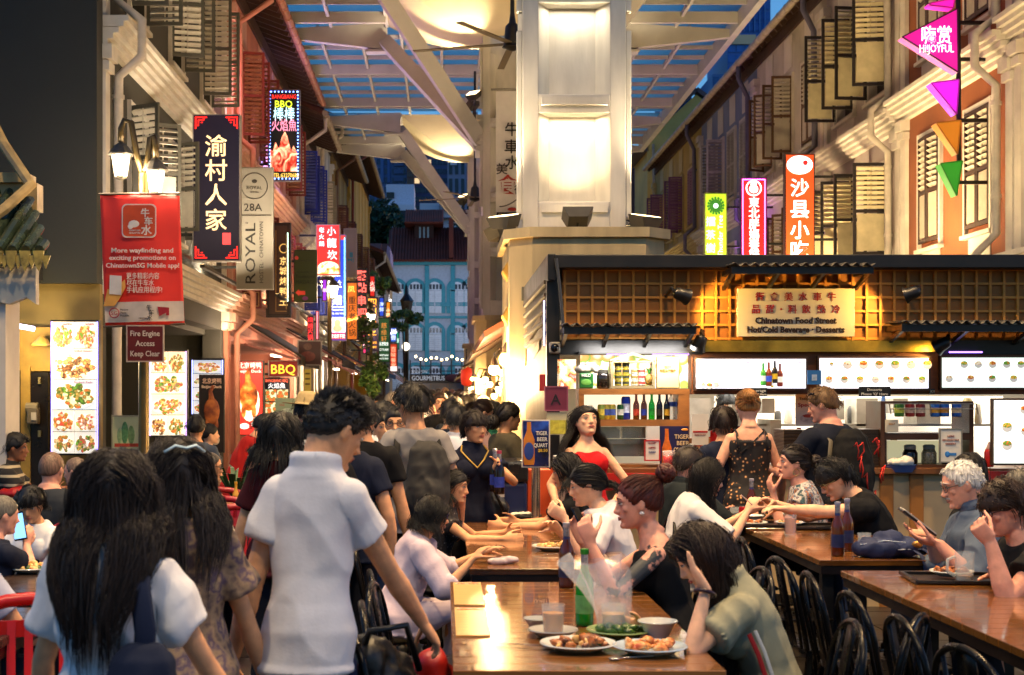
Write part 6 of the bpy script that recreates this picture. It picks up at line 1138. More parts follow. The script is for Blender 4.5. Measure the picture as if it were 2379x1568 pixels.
bowl('white flared bowl near the olive polo girl', PX(1528, 5.0), 5.0, .068, .062); bowl('grey bowl at the edge of the front table by the tea', PX(1250, 5.15), 5.2, .05, .04, 'a8a8a0'); bowl('white bowl behind the red can', PX(1752, 9.6), 9.62, .07, .05); bowl('white bowl beside the green food plate', PX(1810, 9.75), 9.75, .06, .05)
def glass(label, x, y, r, h, liq, lh, name='drinking_glass', handle=0, straw=False, z=.7515, cat='glass'):
 t = thing(name, label, cat, (x, y, z)); p = (x, y, z); m = MB(); m.lathe([(r * .86, 0), (r, h), (r * .94, h), (r * .8, .008)], p, 20); m.build('glass', mat('dfe6e2', .04, var=0, alpha=.2), t, smooth=True, ang=50)
 if liq: m = MB(); m.lathe([(r * .78, .01), (r * (.8 + .12 * lh), h * lh)], p, 18); m.build('drink', mat(liq, .1, var=0), t, smooth=True, ang=50)
 if handle: m = MB(); m.tube([V(p) + V((handle * r * .95, 0, h * .85)), V(p) + V((handle * r * 1.7, 0, h * .75)), V(p) + V((handle * r * 1.75, 0, h * .35)), V(p) + V((handle * r * .95, 0, h * .2))], .008, 8); m.build('handle', mat('c8d0cc', .05, var=0, alpha=.45), t, smooth=True)
 if straw: m = MB(); m.tube([V(p) + V((0, 0, .02)), V(p) + V((.03, 0, h * 1.5))], .004, 6); m.build('straw', mat('c8a8a8', .4), t)
 return t
glass('glass of amber tea on the saucer', PX(1285, 5.05), 5.05, .042, .105, 'c8882a', .72, z=.76); glass('glass of amber tea wrapped in the clear plastic bag', PX(1428, 5.05), 5.08, .045, .11, 'c8902c', .7)
glass('plastic cup of orange tea with a straw', PX(1836, 8.75), 8.75, .04, .13, 'c86a1c', .8, name='plastic_cup', cat='cup', straw=True); glass('empty clear tumbler behind the red can', PX(1708, 9.7), 9.7, .038, .1, None, 0); glass('clear beer glass with white mark beside the two bottles', PX(2008, 7.75), 7.75, .037, .11, 'c8b050', .25); glass('clear glass mug behind the denim bag', PX(2080, 7.9), 7.9, .038, .075, None, 0, handle=-1, name='glass_mug', cat='mug'); glass('beer mug with a white crest on the black tray', PX(2237, 6.5), 6.48, .045, .135, '6a4a0a', .22, handle=-1, name='beer_mug', cat='mug', z=.76)
bottle('green beer bottle with round white label on the front table', PX(1358, 5.35), 5.35, 1, 1, '0f6a1c', 'b8c8b0', '2a8a2c', lab2='1a7a24', loc=None) if False else bottle('green beer bottle with pale label on the front table', 0, 0, 0, .285, '0c7a1c', '5a9a58', '2a8a2c', lab2='188028', loc=(PX(1358, 5.3), 5.3, .7515))
bottle('brown beer bottle with blue neck foil near the tattooed woman', 0, 0, 0, .29, '4a200a', '141a3c', 'b8b8c0', lab2='1e2a66', loc=(PX(1316, 6.35), 6.35, .7515)); bottle('brown beer bottle with blue label, nearer of the pair', 0, 0, 0, .29, '4a200a', '16204a', 'b8b8c8', lab2='1e2a66', loc=(PX(1946, 7.62), 7.62, .7515)); bottle('brown beer bottle with blue label, behind the nearer of the pair', 0, 0, 0, .29, '4a200a', '16204a', 'b8b8c8', lab2='1e2a66', loc=(PX(1968, 7.86), 7.86, .7515)); bottle('brown beer bottle in front of the floral dress', 0, 0, 0, .29, '4a200a', '141a3c', 'b8b8c8', lab2='1e2a66', loc=(PX(1746, 9.8), 9.8, .7515))
bottle('small bottle with yellow cap among the red chairs', 0, 0, 0, .22, 'b8862c', 'd8d0b8', 'd8a020', loc=(PX(548, 10.6), 10.6, .7515))
can('red drink can by the hand of the woman eating', 0, 0, 0, .033, .12, 'a81814', 'c83028', None, (PX(1728, 9.5), 9.5, .7515))
# clear crumpled plastic bag round the tea glass
m = MB(); x, y = PX(1428, 5.05), 5.08; rs = random.Random(5)
m.grid(lambda u, v: (x + (.055 + .06 * v ** 2 + .018 * sin(u * 6.28 * 5 + v * 4) * (v + .2)) * cos(u * 6.283) - .07 * v * v, y + (.055 + .05 * v ** 2 + .015 * cos(u * 6.28 * 4 + v * 7) * (v + .2)) * sin(u * 6.283), .755 + .26 * v + .025 * sin(u * 6.28 * 3) * v), 44, 14)
tag(m.build('plastic_bag', mat('ffffff', .12, var=0, alpha=.26, spec=1., bump=.6, bs=30), smooth=True), 'clear crumpled plastic bag standing round a tea glass', 'plastic bag')
def bag(label, shapes, col, name='handbag', cat='bag', vox=.01, wr=.02, parts=(), rough=.45):
 m = MB(); c = sum((V(s[0]) for s in shapes), V()) / len(shapes)
 t = thing(name, label, cat, c)
 for s in shapes: m.ball(s[0], s[1], s[2] if len(s) > 2 else None)
 remesh(m, 'body', mat(col, rough, var=.15, bump=.1), vox, t, wr=wr, wf=12)
 for nm, mt, fn in parts: q = MB(); fn(q); q.build(nm, mt, t, smooth=True)
 return t
bx, by = PX(2070, 7.55), 7.58
bag('dark blue denim bag slumped on the table with white stitching', [((bx - .05, by, .80), (.14, .1, .055)), ((bx + .08, by, .80), (.13, .09, .045)), ((bx, by + .02, .83), (.09, .08, .05))], '16244a', vox=.007, wr=.015, rough=.8, parts=[('strap', mat('16244a', .8), lambda q: (q.tube([(bx + .1, by - .08, .8), (bx + .13, by - .13, .77), (bx + .14, by - .17, .72), (bx + .15, by - .175, .62)], .016, 6, flat=.3), q.tube([(bx + .15, by - .08, .8), (bx + .2, by - .13, .765), (bx + .22, by - .17, .72), (bx + .23, by - .175, .64)], .016, 6, flat=.3))), ('buckle', mat('b08040', .3, metal=.7), lambda q: q.ball((bx + .12, by - .09, .825), (.03, .012, .02), n=8)), ('stitching', mat('a8b4c8', .7), lambda q: (q.tube([(bx - .17, by - .055, .82), (bx - .05, by - .085, .845), (bx + .06, by - .085, .835)], .0025, 4), q.tube([(bx - .1, by - .09, .79), (bx + .05, by - .1, .8), (bx + .15, by - .085, .8)], .0025, 4)))])
cx, cy = PX(1115, 9.9), 9.9
bag('black leather bag standing at the far table corner', [((cx, cy, .86), (.13, .09, .12)), ((cx + .04, cy, .82), (.14, .1, .08)), ((cx, cy, .93), (.08, .07, .07))], '0c0b0a', vox=.01, wr=.03, parts=[('strap', mat('0c0b0a', .4), lambda q: q.tube([(cx - .06, cy - .05, .95), (cx, cy - .1, 1.0), (cx + .1, cy - .08, .95), (cx + .16, cy - .1, .82)], .012, 6)), ('buckle', mat('5a5a58', .3, metal=.8), lambda q: q.ball((cx - .01, cy - .1, .97), (.025, .01, .03), n=8))])
bag('black shoulder bag hanging on the chair by the reaching hand', [((-.22, 4.72, .62), (.13, .12, .14)), ((-.18, 4.78, .55), (.14, .1, .12)), ((-.24, 4.7, .72), (.08, .09, .07))], '0d0c0c', vox=.01, wr=.03, parts=[('strap', mat('0d0c0c', .4), lambda q: q.tube([(-.28, 4.66, .74), (-.24, 4.62, .84), (-.12, 4.62, .86), (-.08, 4.7, .7)], .012, 6))])
bag('red folded bag between the hoops of the nearest chairs', [((-.04, 4.95, .64), (.05, .05, .09)), ((-.02, 5.0, .58), (.06, .05, .08))], 'a01810', vox=.01, wr=.02)
bag('red and dark package on the striped shirt man table', [((-3.62, 12.0, .79), (.14, .1, .04))], 'a0140e', name='food_package', cat='package', vox=.012)
for i, (x, y, c, w) in enumerate(((PX(1225, 9.9), 9.95, '1c1814', 'black printed cloth folded on the far table'), (PX(1200, 10.2), 10.1, 'c8c0b0', 'crumpled white tissue on the far table'), (.28, 7.25, 'b8a8a8', 'folded tissue at the elbow of the pink blouse girl'))):
 m = MB(); m.ball((x, y, .765), (.09 if i < 1 else .05, .05, .012)); m.ball((x + .05, y + .01, .77), (.05, .03, .014)); tag(remesh(m, 'folded_cloth' if i == 0 else 'tissue', mat(c, .8), .006, wr=.01, wf=25), w, 'cloth' if i == 0 else 'tissue')
def spoon(label, x, y, deg, l=.17):
 t = thing('spoon', label, 'spoon', (x, y, .757)); d = V((cos(R(deg)), sin(R(deg)), 0)); p = V((x, y, .757)); ml = mat('b0aaa0', .2, metal=.9)
 m = MB(); m.tube([p, p + d * l * .6, p + d * l], [.004, .003, .005], 6, flat=.5); m.build('handle', ml, t, smooth=True); m = MB(); m.ball(p - d * .02, (.024, .016, .005), rz3(R(deg)), n=10) if 'rz3' in globals() else m.ball(p - d * .02, (.02, .02, .005), n=10); m.build('bowl', ml, t, smooth=True)
spoon('steel spoon on the rim of the dark meat plate', PX(1262, 4.8), 4.83, 160); spoon('steel spoon lying near the golden fried plate', PX(1440, 4.6), 4.6, 20); spoon('steel spoon beside the fried noodles', PX(1330, 7.7), 7.7, 200); spoon('steel spoon beside the two bottles', PX(2020, 8.3), 8.3, 120)
def phone(label, p, rot, scr=None, name='phone'):
 M_ = Mx.Translation(p) @ rot.to_4x4(); t = thing(name, label, 'phone', p); m = MB(M_); m.box(-.036, -.004, -.072, .036, .004, .072); m.build('case', mat('121214', .25), t, bevel=.004)
 m = MB(M_); m.box(-.032, -.0052, -.062, .032, -.0042, .062); m.build('screen', glow(scr, 1.2) if scr else mat('0a0a0c', .08), t)
# street things in the middle: ad stand, coolers, cartons
t = thing('advert_stand', 'dark blue beer price board on a steel post', 'sign', (PX(1245, 9.6), 9.6, 0)); Yt = 9.6; m = MB(); kb(m, 1212, 975, 1278, 1086, Yt, Yt + .03); m.build('board', mat('c8c0b0', .5), t); m = MB(); kb(m, 1215, 978, 1275, 1083, Yt - .004, Yt - .0005); m.build('face', ramp_mat('noise', [(.3, '0a0a24'), (.55, '14205a'), (.7, '2a50b0')], 6, rough=.25), t)
m = MB(); k = Yt / FPX; m.lathe([(.1 * .33, 0), (.125 * .3, .02), (.125 * .3, .17), (.05 * .3, .23), (.045 * .3, .29)], at(1229, 1080, Yt - .004), 12); m.v = [V((p.x, Yt - .004 + (p.y - Yt + .004) * .1, p.z)) for p in m.v]; m.build('bottle_print', mat('a8641c', .3, var=.3, emit=.05), t); m = MB(); m.ball(at(1229, 1048, Yt - .009), (.034, .003, .06), n=12); m.build('label_print', mat('20387a', .4), t)
m = MB()
for s, y, w in (('TIGER', 1006, 27), ('BEER', 1020, 24), ('QUART', 1034, 32)): m.text(s, at(1272, y, Yt - .006), 9 * k, w=w * k, align='RIGHT', bold=.02)
m.build('lettering', mat('c8c0b4', .5, emit=.05), t); m = MB(); m.text('$8.50', at(1272, 1046, Yt - .006), 7 * k, w=22 * k, align='RIGHT', bold=.02); m.build('price_lettering', mat('c8a428', .5), t); m = MB(); m.tube([at(1245, 1086, Yt + .02), (PX(1245, Yt + .02), Yt + .02, .02)], .03, 12); m.lathe([(.16, 0), (.16, .02), (.03, .04)], (PX(1245, Yt + .02), Yt + .02, 0), 20); m.build('post', mat('a8a49c', .2, metal=.9), t, smooth=True, ang=40)
t = thing('ice_chest', 'black lidded ice chest on blue tub', 'cooler', (PX(1185, 10.2), 10.2, 0)); m = MB(); kb(m, 1145, 1122, 1225, 1400, 10.2, 10.8); m.build('tub', mat('14244e', .35), t, bevel=.02); m = MB(); kb(m, 1140, 1072, 1228, 1120, 10.18, 10.82); m.build('lid', mat('101013', .3), t, bevel=.02); m = MB(); kb(m, 1150, 1130, 1172, 1155, 10.19, 10.199); m.build('sticker', mat('b8b0a8', .5), t)
poster('white and red crate panel with a shop logo by the cooler', 1282, 1112, 1330, 1250, 10.3, 'c8beb0', (('KLOOK', 1296, 1137, 7, 26, 'b85028'), ('KLOOK', 1308, 1093, 5, 26, 'c8a8a0')), shapes=(('box', (1280, 1086, 1332, 1100), 'c04818'), ('box', (1280, 1100, 1332, 1112), 'a81c14'), ('box', (1284, 1155, 1300, 1160), '1c1c1c'), ('box', (1284, 1164, 1300, 1169), '1c1c1c')), name='carton', cat='carton', dep=.3)
poster('orange red carton side standing behind the advert post', 1226, 1092, 1280, 1260, 10.4, 'b8451c', name='carton', cat='carton', dep=.3)
poster('thin paper sheet pinned above the carton with red stripe', 1290, 1060, 1345, 1084, 10.5, 'b8b4ac', name='carton', cat='carton', dep=.2)
t = thing('plant_pot', 'dark pot with spiky green leaves among the tables', 'plant', (PX(545, 11.5), 11.5, 0)); m = MB(); m.lathe([(.1, 0), (.14, .3), (.15, .32), (.13, .31)], (PX(545, 11.5), 11.5, .45), 14); m.build('pot', mat('1c1814', .5), t)
m = MB(); c = V((PX(545, 11.5), 11.5, .75))
for i in range(22): a = i * 2.4; l = random.uniform(.2, .42); m.tube([c, c + V((cos(a) * l * .4, sin(a) * l * .4, l * .7)), c + V((cos(a) * l, sin(a) * l, l * .75))], [.012, .016, .002], 4, flat=.2)
m.build('foliage', mat('2a4a1c', .4, var=.2), t)
# ================================================================ dining lights under the canopy, and wall washers
def pendant(label, x, y, z, power, col, to=None, ang=95):
 t = thing('pendant_floodlight', label, 'floodlight', (x, y, z), group='floodlights under the canopy'); m = MB(); m.lathe([(.06, .22), (.12, .18), (.2, 0), (.19, .0), (.1, .14)], (x, y, z), 18); m.build('shade', mat('2a2824', .4), t, smooth=True, ang=50); m = MB(); m.lathe([(.001, .04), (.17, .03)], (x, y, z), 16); m.build('lens', glow('ffdfa8', 8), t); m = MB(); m.tube([(x, y, z + .2), (x, y, ZC)], .015, 6); m.build('rod', mat('2a2824', .4), t)
 lamp('SPOT', (x, y, z - .02), col, power, .22, to=to or (x, y, 0), ang=ang, blend=.7)
LW, LN = (1, .66, .31), (1, .77, .48)
pendant('floodlight over the front table', 1.6, 6.4, 8.4, 2000, LW, (1.2, 6.2, 0)); pendant('floodlight over the tray table side', 3.6, 8.6, 8.2, 1900, LW, (2.6, 7.8, 0)); pendant('floodlight over the walking crowd', -.9, 9.5, 8.6, 2600, LW, (.1, 12, 0), 105); pendant('floodlight over the red chairs', -2.8, 8.2, 8.4, 1100, LN, (-2.4, 8.2, 0)); pendant('floodlight above the nearest walkers', -1.9, 1.6, 8.2, 1250, LN, (-.9, 4.4, .8), 80); pendant('floodlight above the front table end', 2.0, 1.2, 8.2, 800, LN, (1.2, 5, .6), 80)
def fan(label, x, y, z):
 t = thing('ceiling_fan', label, 'fan', (x, y, z), group='big fans on the pillars'); m = MB(); m.lathe([(.02, .5), (.05, .3), (.1, .25), (.12, .0), (.15, -.05), (.03, -.1)], (x, y, z), 12); m.tube([(x, y, z + .4), (x, y, ZC - .5)], .03, 8); m.build('motor', mat('14120f', .35), t, smooth=True, ang=50)
 for k in range(5):
  a = k * 2 * pi / 5 + 2.9; d = V((cos(a), sin(a), 0)); m = MB(); m.bar(V((x, y, z)) + d * .1, V((x, y, z - .02)) + d * 1.45, .1, .015); m.build('blade', mat('6a5c44', .5), t)
fan('big dark fan hung beside the nearest pillar', .98, 20.2, 6.62); fan('big dark fan hung beyond the middle pillar', .8, 36, 6.65)
def washer(label, x, y, z, L, power, col, side, tilt=.45):
 t = thing('wall_washer', label, 'floodlight', (x, y, z), group='wall washer lamps'); m = MB(); m.box(x - .04, y - L / 2, z - .05, x + .04, y + L / 2, z); m.build('housing', mat('3a362e', .5), t); m = MB(); m.box(x - .03, y - L / 2 + .02, z + .001, x + .03, y + L / 2 - .02, z + .004); m.build('lens', glow('ffd08a', 5), t)
 lamp('AREA', (x, y, z + .02), col, power, .1, to=(x + side * tilt, y, z + 2), sy=L)
YW = (1, .72, .38)
for (y, L, p, w) in ((16.2, 4.5, 420, 'under the terracotta front'), (21.9, 3.6, 520, 'beneath the triangle lamps'), (26.8, 3.8, 480, 'under the mauve front'), (32.5, 5, 190, 'under the beige front'), (39.5, 6, 90, 'under the grey blue front'), (48, 7, 200, 'by the gable')): washer('wall washer lamp on the right row, ' + w, 7.1, y, 3.0, L, p, YW, 1)
for (y, L, p, w) in ((20, 3.6, 110, 'near the lantern post'), (25, 4, 210, 'near the hostel sign'), (33.5, 8, 260, 'below the pink front'), (43, 5, 170, 'below the blue shutters'), (49, 4, 120, 'below the grey shutters'), (56, 6, 150, 'below the brown doors'), (68, 10, 160, 'below the mustard front'), (88, 16, 300, 'at the far row')): washer('wall washer lamp on the shophouse row, ' + w, -3.9 if y < 30 else -3.45, y, 3.75, L, p, (1, .8, .56) if y < 26 else (1, .72, .42), -1)
# ================================================================ people
SKIN = {'a': 'd2996f', 'f': 'dba284', 'b': '9a6242', 'p': 'd99a80', 'l': 'deab88'}
def skin_mat(k): return mat(SKIN[k], .56, var=.11, vs=22, bump=.08, bs=120, spec=.28)
def hair_mat(h): return mat(h, .56, var=.4, vs=30, spec=.45, stretch=(4, 4, .5))
TOR = {'m': [(-.085, .062, .052, .0), (-.06, .082, .064, 0), (0, .096, .07, -.004), (.05, .09, .064, 0), (.1, .086, .06, .004), (.16, .094, .065, .004), (.215, .099, .068, 0), (.25, .1, .063, -.004), (.272, .087, .053, -.008), (.29, .064, .044, -.01), (.305, .044, .038, -.01), (.325, .034, .035, -.01)],
       'f': [(-.085, .062, .054, .0), (-.06, .086, .066, 0), (0, .098, .07, -.004), (.05, .084, .06, 0), (.1, .07, .051, .002), (.16, .08, .057, .004), (.215, .086, .06, 0), (.25, .086, .055, -.004), (.272, .074, .046, -.008), (.29, .054, .038, -.01), (.305, .037, .033, -.01), (.325, .028, .03, -.01)]}
HEAD = [(-.5, .10, .09, .21), (-.46, .17, .16, .17), (-.38, .235, .27, .08), (-.26, .285, .35, .02), (-.12, .315, .39, 0), (.02, .335, .41, -.01), (.15, .345, .425, -.02), (.28, .308, .385, -.03), (.38, .245, .305, -.035), (.45, .155, .195, -.03), (.49, .06, .08, -.03)]
def rx(a): return Mx.Rotation(a, 3, 'X')
def rz3(a): return Mx.Rotation(a, 3, 'Z')
def person(label, px, Y, yaw=0, sex='m', pose='stand', H=None, lean=0, roll=0, head=(0, 0, 0), arms=None, hair=None, top=None, bottom=None, skin='a', vox=.008, glasses=None, face=True, seat=.52, group=None, legs=None, thick=.93, hem=None, shoe='1c1c1e', twist=0, z0=0.):
 yaw, lean, roll = R(yaw), R(lean), R(roll); hy, hp, hr = [R(a) for a in head]
 B = rz3(yaw)
 # spine table, hips at the origin, unit height
 tab = []; p = V((0, 0, 0)); n = 34
 def SR(z):
  k = .2 + .8 * max(0, min(1, z / .2))
  return rz3(yaw + R(twist) * k) @ Mx.Rotation(roll * k, 3, 'Y') @ rx(-lean * k)
 pts = [p.copy()]
 for i in range(n):
  z = (i + .5) * .01; p = p + SR(z) @ V((0, 0, .01)); pts.append(p.copy())
 def S(z, x=0, y=0):
  rm = SR(z)
  if z <= 0: return rm @ V((x, y, z))
  i = min(int(z / .01), n - 1); t = z / .01 - i
  return pts[i].lerp(pts[i + 1], t) + rm @ V((x, y, 0))
 hh = .137
 HR = rz3(yaw + hy) @ Mx.Rotation(hr, 3, 'Y') @ rx(-hp)
 nb = S(.31, 0, -.006); nd = (SR(.3) @ V((0, .15, 1)) + HR @ V((0, .1, 1))).normalized()
 hc = nb + nd * .02 + HR @ V((0, .012, .058))
 top_pt = hc + HR @ V((0, -.03, .5)) * hh
 top_pt.z = max((hc + HR @ V((0, a, .47))  * hh).z for a in (-.3, -.1, .1)) + .012
 T = at(px[0], px[1], Y)
 if pose == 'sit': hz = seat; s = (T.z - hz) / top_pt.z
 else:
  s = (T.z - z0) / (.52 + top_pt.z); hz = .52 * s + z0
 if H: s = H
 org = V((T.x - top_pt.x * s, T.y - top_pt.y * s, hz))
 if not .0 < s < 2.1 or s < 1.4: print('PERSON', label[:40], 'H=%.2f' % s)
 X = lambda q: org + q * s                      # unit skeleton -> world
 base = bpy.data.objects.new('x', None)
 mb = MB(); sk = skin_mat(skin)
 tor = TOR[sex]; tk = thick
 def ringset(zs, inf=0., mul=1.):
  out = []
  for z, a, b, yo in zs:
   rm = SR(z); out.append((X(S(z, 0, yo)), rm @ V(((a * tk + inf) * s * mul, 0, 0)), rm @ V((0, (b * (tk * 1.1 - .1 if tk > 1 else tk) + inf) * s * mul, 0))))
  return out
 mb.loft(ringset(tor), 20)
 if sex == 'f':
  for sd in (-1, 1): mb.ball(X(S(.2, sd * .042, .042)), .036 * s)
 elif tk > 1.08: mb.ball(X(S(.07, 0, .03)), (.085 * s * tk, .07 * s * tk, .09 * s))
 for sd in (-1, 1): mb.ball(X(S(-.01, sd * .045 * tk, -.028 * tk)), .052 * s * tk)
 # head and neck
 mb.tube([X(S(.29, 0, -.012)), X(nb + nd * .02), X(hc + HR @ V((0, -.12, -.15)) * hh)], [.040 * s, (.032 if sex == 'm' else .027) * s, .034 * s], 12)
 q = lambda x, y, z: X(hc + HR @ V((x, y, z)) * hh); hs = hh * s
 mb.loft([(q(0, yo, z), HR @ V((a * hs, 0, 0)), HR @ V((0, b * hs, 0))) for z, a, b, yo in HEAD], 24)
 mb.tube([q(0, .385, .1), q(0, .44, -.05), q(0, .485, -.13), q(0, .42, -.17)], [.025 * hs, .036 * hs, .05 * hs, .04 * hs], 8)
 for sd in (-1, 1):
  mb.ball(q(sd * .05, .42, -.14), .034 * hs, n=8)
  mb.ball(q(sd * .345, -.03, -.03), (.032 * hs, .085 * hs, .135 * hs), HR @ Mx.Rotation(sd * .25, 3, 'Z'), n=10)
  mb.ball(q(sd * .17, .275, -.08), (.1 * hs, .07 * hs, .09 * hs), HR, n=10)
  mb.tube([q(sd * .25, .30, .09), q(sd * .15, .375, .115), q(sd * .04, .395, .095)], [.02 * hs, .032 * hs, .025 * hs], 6)
 mb.ball(q(0, .36, -.42), (.09 * hs, .07 * hs, .07 * hs), HR, n=10)
 mb.ball(q(0, .365, -.265), (.12 * hs, .05 * hs, .07 * hs), HR, n=10)
 # arms
 sh_w = (.097 if sex == 'm' else .083) * tk
 arms = arms or {}; joints = {}
 for sd, k in ((1, 'R'), (-1, 'L')):
  a = arms.get(k, {}); sh = S(.246, sd * sh_w, -.004)
  if isinstance(a, tuple): a = {'t': a}
  if 'px' in a: tgt = (at(*a['px']) - org) / s
  else: tgt = B @ V(a.get('t', (sd * .155, .025, -.06)))
  L1, L2 = .172, .148; d = tgt - sh; dist = d.length
  if dist > .998 * (L1 + L2): tgt = sh + d * (.998 * (L1 + L2) / dist); d = tgt - sh; dist = d.length
  dist = max(dist, .06); hint = B @ V(a.get('e', (sd * .6, -.5, -.8)))
  ax = (L1 * L1 - L2 * L2 + dist * dist) / (2 * dist); hgt = math.sqrt(max(L1 * L1 - ax * ax, 0)); dn = d.normalized()
  hp_ = hint - dn * hint.dot(dn); hp_ = hp_.normalized() if hp_.length > 1e-4 else dn.orthogonal().normalized()
  el = sh + dn * ax + hp_ * hgt
  joints[k] = (sh, el, tgt)
  w = 1. if sex == 'm' else .84
  w *= .6 + .4 * tk
  mb.ball(X(sh), .0325 * s * w)
  mb.tube([X(sh), X(sh.lerp(el, .35)), X(sh.lerp(el, .8)), X(el)], [.031 * s * w, .03 * s * w, .025 * s * w, .024 * s * w], 12)
  mb.ball(X(el), .024 * s * w)
  mb.tube([X(el), X(el.lerp(tgt, .3)), X(el.lerp(tgt, .75)), X(tgt)], [.0235 * s * w, .026 * s * w, .019 * s * w, .0155 * s * w], 12)
  # hand
  fd = (tgt - el).normalized(); hd = a.get('hd'); hdv = (B @ V(hd)).normalized() if hd else fd
  nrm = B @ V(a.get('palm', (-sd, .2, 0))); nrm = nrm - hdv * nrm.dot(hdv)
  nrm = nrm.normalized() if nrm.length > 1e-3 else hdv.orthogonal().normalized()
  u = hdv.cross(nrm); curl = a.get('curl', .5); g = .95 * s
  wpt = X(tgt)
  mb.loft([(wpt - hdv * .008 * g, u * .016 * g, nrm * .012 * g), (wpt + hdv * .015 * g, u * .021 * g, nrm * .012 * g), (wpt + hdv * .04 * g, u * .026 * g, nrm * .011 * g), (wpt + hdv * .058 * g, u * .0255 * g, nrm * .008 * g)], 12)
  ts = 1 if u.dot(V((0, 0, 1))) + .3 * u.dot(B @ V((0, 1, 0))) > 0 else -1     # thumb to the upper or front edge
  if 'thumb' in a: ts = a['thumb']
  for i, (o_, ln) in enumerate(((1.5, .041), (.5, .047), (-.5, .044), (-1.5, .034))):
   c0 = wpt + hdv * (.054 - abs(o_) * .002) * g + u * (ts * o_ * .0128 * g); an = curl * (.55 + .08 * i); pp = [c0]; ang = 0
   for t in (.42, .32, .26):
    ang += an * (1.0 if t < .4 else .8)
    pp.append(pp[-1] + (hdv * cos(ang) + nrm * sin(ang) + u * (ts * o_ * .03)) * (ln * t * g))
   mb.tube(pp, [.0056 * g, .0052 * g, .0047 * g, .0036 * g], 7)
  tf = max(.15, min(1, 1.35 - .75 * curl)); c0 = wpt + hdv * .014 * g + u * (ts * .016 * g)
  mb.tube([c0, c0 + (hdv * .55 + u * ts * .6 * tf + nrm * .35) * .024 * g, c0 + (hdv * .95 + u * ts * .75 * tf + nrm * (.6 + curl * .4)) * .036 * g, c0 + (hdv * 1.3 + u * ts * (.75 * tf - .35 * (1 - tf)) + nrm * (.8 + curl * .6)) * .042 * g], [.0085 * g, .0072 * g, .006 * g, .0045 * g], 7)
 # legs
 J = {}
 for sd, k in ((1, 'R'), (-1, 'L')):
  hj = V((0, 0, 0)) + B @ V((sd * .052 * tk, 0, -.02))
  if pose == 'sit':
   kn = B @ V((sd * .075, .235, .012)); an = B @ V((sd * .075, .225 + (legs or 0), 0)); an.z = -(hz - .075) / s
  else:
   st = (legs or 0) * sd
   an = B @ V((sd * .055, st, 0)); an.z = -.52 + .045 + (.02 if st < 0 else 0)
   mid = (hj + an) / 2; kn = mid + B @ V((0, .02 + abs(st) * .25, 0)); kn.z = hj.z - .235 * (abs(hj.z - an.z) / .455)
  J[k] = (hj, kn, an)
  mb.tube([X(hj + V((0, 0, .03))), X(hj.lerp(kn, .35)), X(hj.lerp(kn, .8)), X(kn)], [.054 * s * tk, .05 * s * tk, .036 * s, .033 * s], 14)
  mb.ball(X(kn), .033 * s)
  mb.tube([X(kn), X(kn.lerp(an, .3)) - B @ V((0, .008 * s, 0)), X(kn.lerp(an, .75)), X(an)], [.032 * s, .034 * s, .022 * s, .02 * s], 12)
  fw = B @ V((sd * .12, 1, 0)).normalized()
  mb.tube([X(an) - fw * .03 * s, X(an + V((0, 0, -.015))) + fw * .02 * s, X(an + V((0, 0, -.03))) + fw * .08 * s, X(an + V((0, 0, -.033))) + fw * .11 * s], [.02 * s, .023 * s, .017 * s, .011 * s], 10)
 base_z = z0
 body = bpy.data.objects.new('x', None); bpy.data.objects.remove(body); bpy.data.objects.remove(base)
 # the body's own origin stands on the ground below the hips
 o0 = V((org.x, org.y, z0)); mb.v = [p - o0 for p in mb.v]
 bo = remesh(mb, 'person', sk, vox, it=2); bo.location = o0; tag(bo, label, 'person', group)
 def part(m, name, material, rm=0, wr=0., it=3, smooth=True, wf=9.):
  m.v = [p - o0 for p in m.v]
  if rm: return remesh(m, name, material, rm, bo, it, wr, wf, world=False)
  return m.build(name, material, bo, smooth=smooth, world=False)
 # top
 if top:
  t = dict(sleeve=.5, hem=-.07, loose=.012, neck=.299, wr=.007); t.update(top); m = MB(); lo = t['loose']
  zs = [r for r in tor if t['hem'] <= r[0] <= t['neck'] - .004]
  f = lambda z, i: float(np.interp(z, [r[0] for r in tor], [r[i] for r in tor]))
  zs = [(t['hem'], .113, .096, -.006)] + [r if r[0] > .02 else (r[0], .104, .084, -.006) for r in zs if r[0] > t['hem'] + .01] + [(t['neck'], f(t['neck'], 1), f(t['neck'], 2), -.008)]
  if t['sleeve'] == 0: zs = [(z, a * (.62 if z > .25 else .92 if z > .22 else 1), b, yo) for z, a, b, yo in zs]
  fl = t.get('flare', 0)
  rr = []
  for z, a, b, yo in zs:
   i_ = lo + fl * max(0, .1 - z); rr += ringset([(z, a, b, yo)], i_)
  m.loft(rr, 24)
  if sex == 'f':
   for sd in (-1, 1): m.ball(X(S(.2, sd * .042, .042)), (.036 + lo * .8) * s)
  elif tk > 1.08: m.ball(X(S(.07, 0, .03)), (.085 * s * tk + lo * s, .07 * s * tk + lo * s, .09 * s))
  if t['sleeve'] > 0:
   for k in 'LR':
    sh, el, wr_ = joints[k]; sl = t['sleeve']; w = (1. if sex == 'm' else .86) * (.6 + .4 * tk); e = lo * .75
    m.ball(X(sh), (.0325 * w + e) * s)
    if sl <= 1: pp = [sh, sh.lerp(el, sl * .5), sh.lerp(el, sl)]; rs = [.032 * w + e, .031 * w + e * 1.2, .031 * w + e * (1.5 + t.get('puff', 0) * 30)]
    else: pp = [sh, sh.lerp(el, .5), el, el.lerp(wr_, (sl - 1) * .5), el.lerp(wr_, sl - 1)]; rs = [.035 * w + e, .033 * w + e, .028 * w + e, .026 * w + e, .021 * w + e]
    m.tube([X(z) for z in pp], [r * s for r in rs], 14)
    if sl > 1: m.ball(X(el), (.028 * w + e) * s)
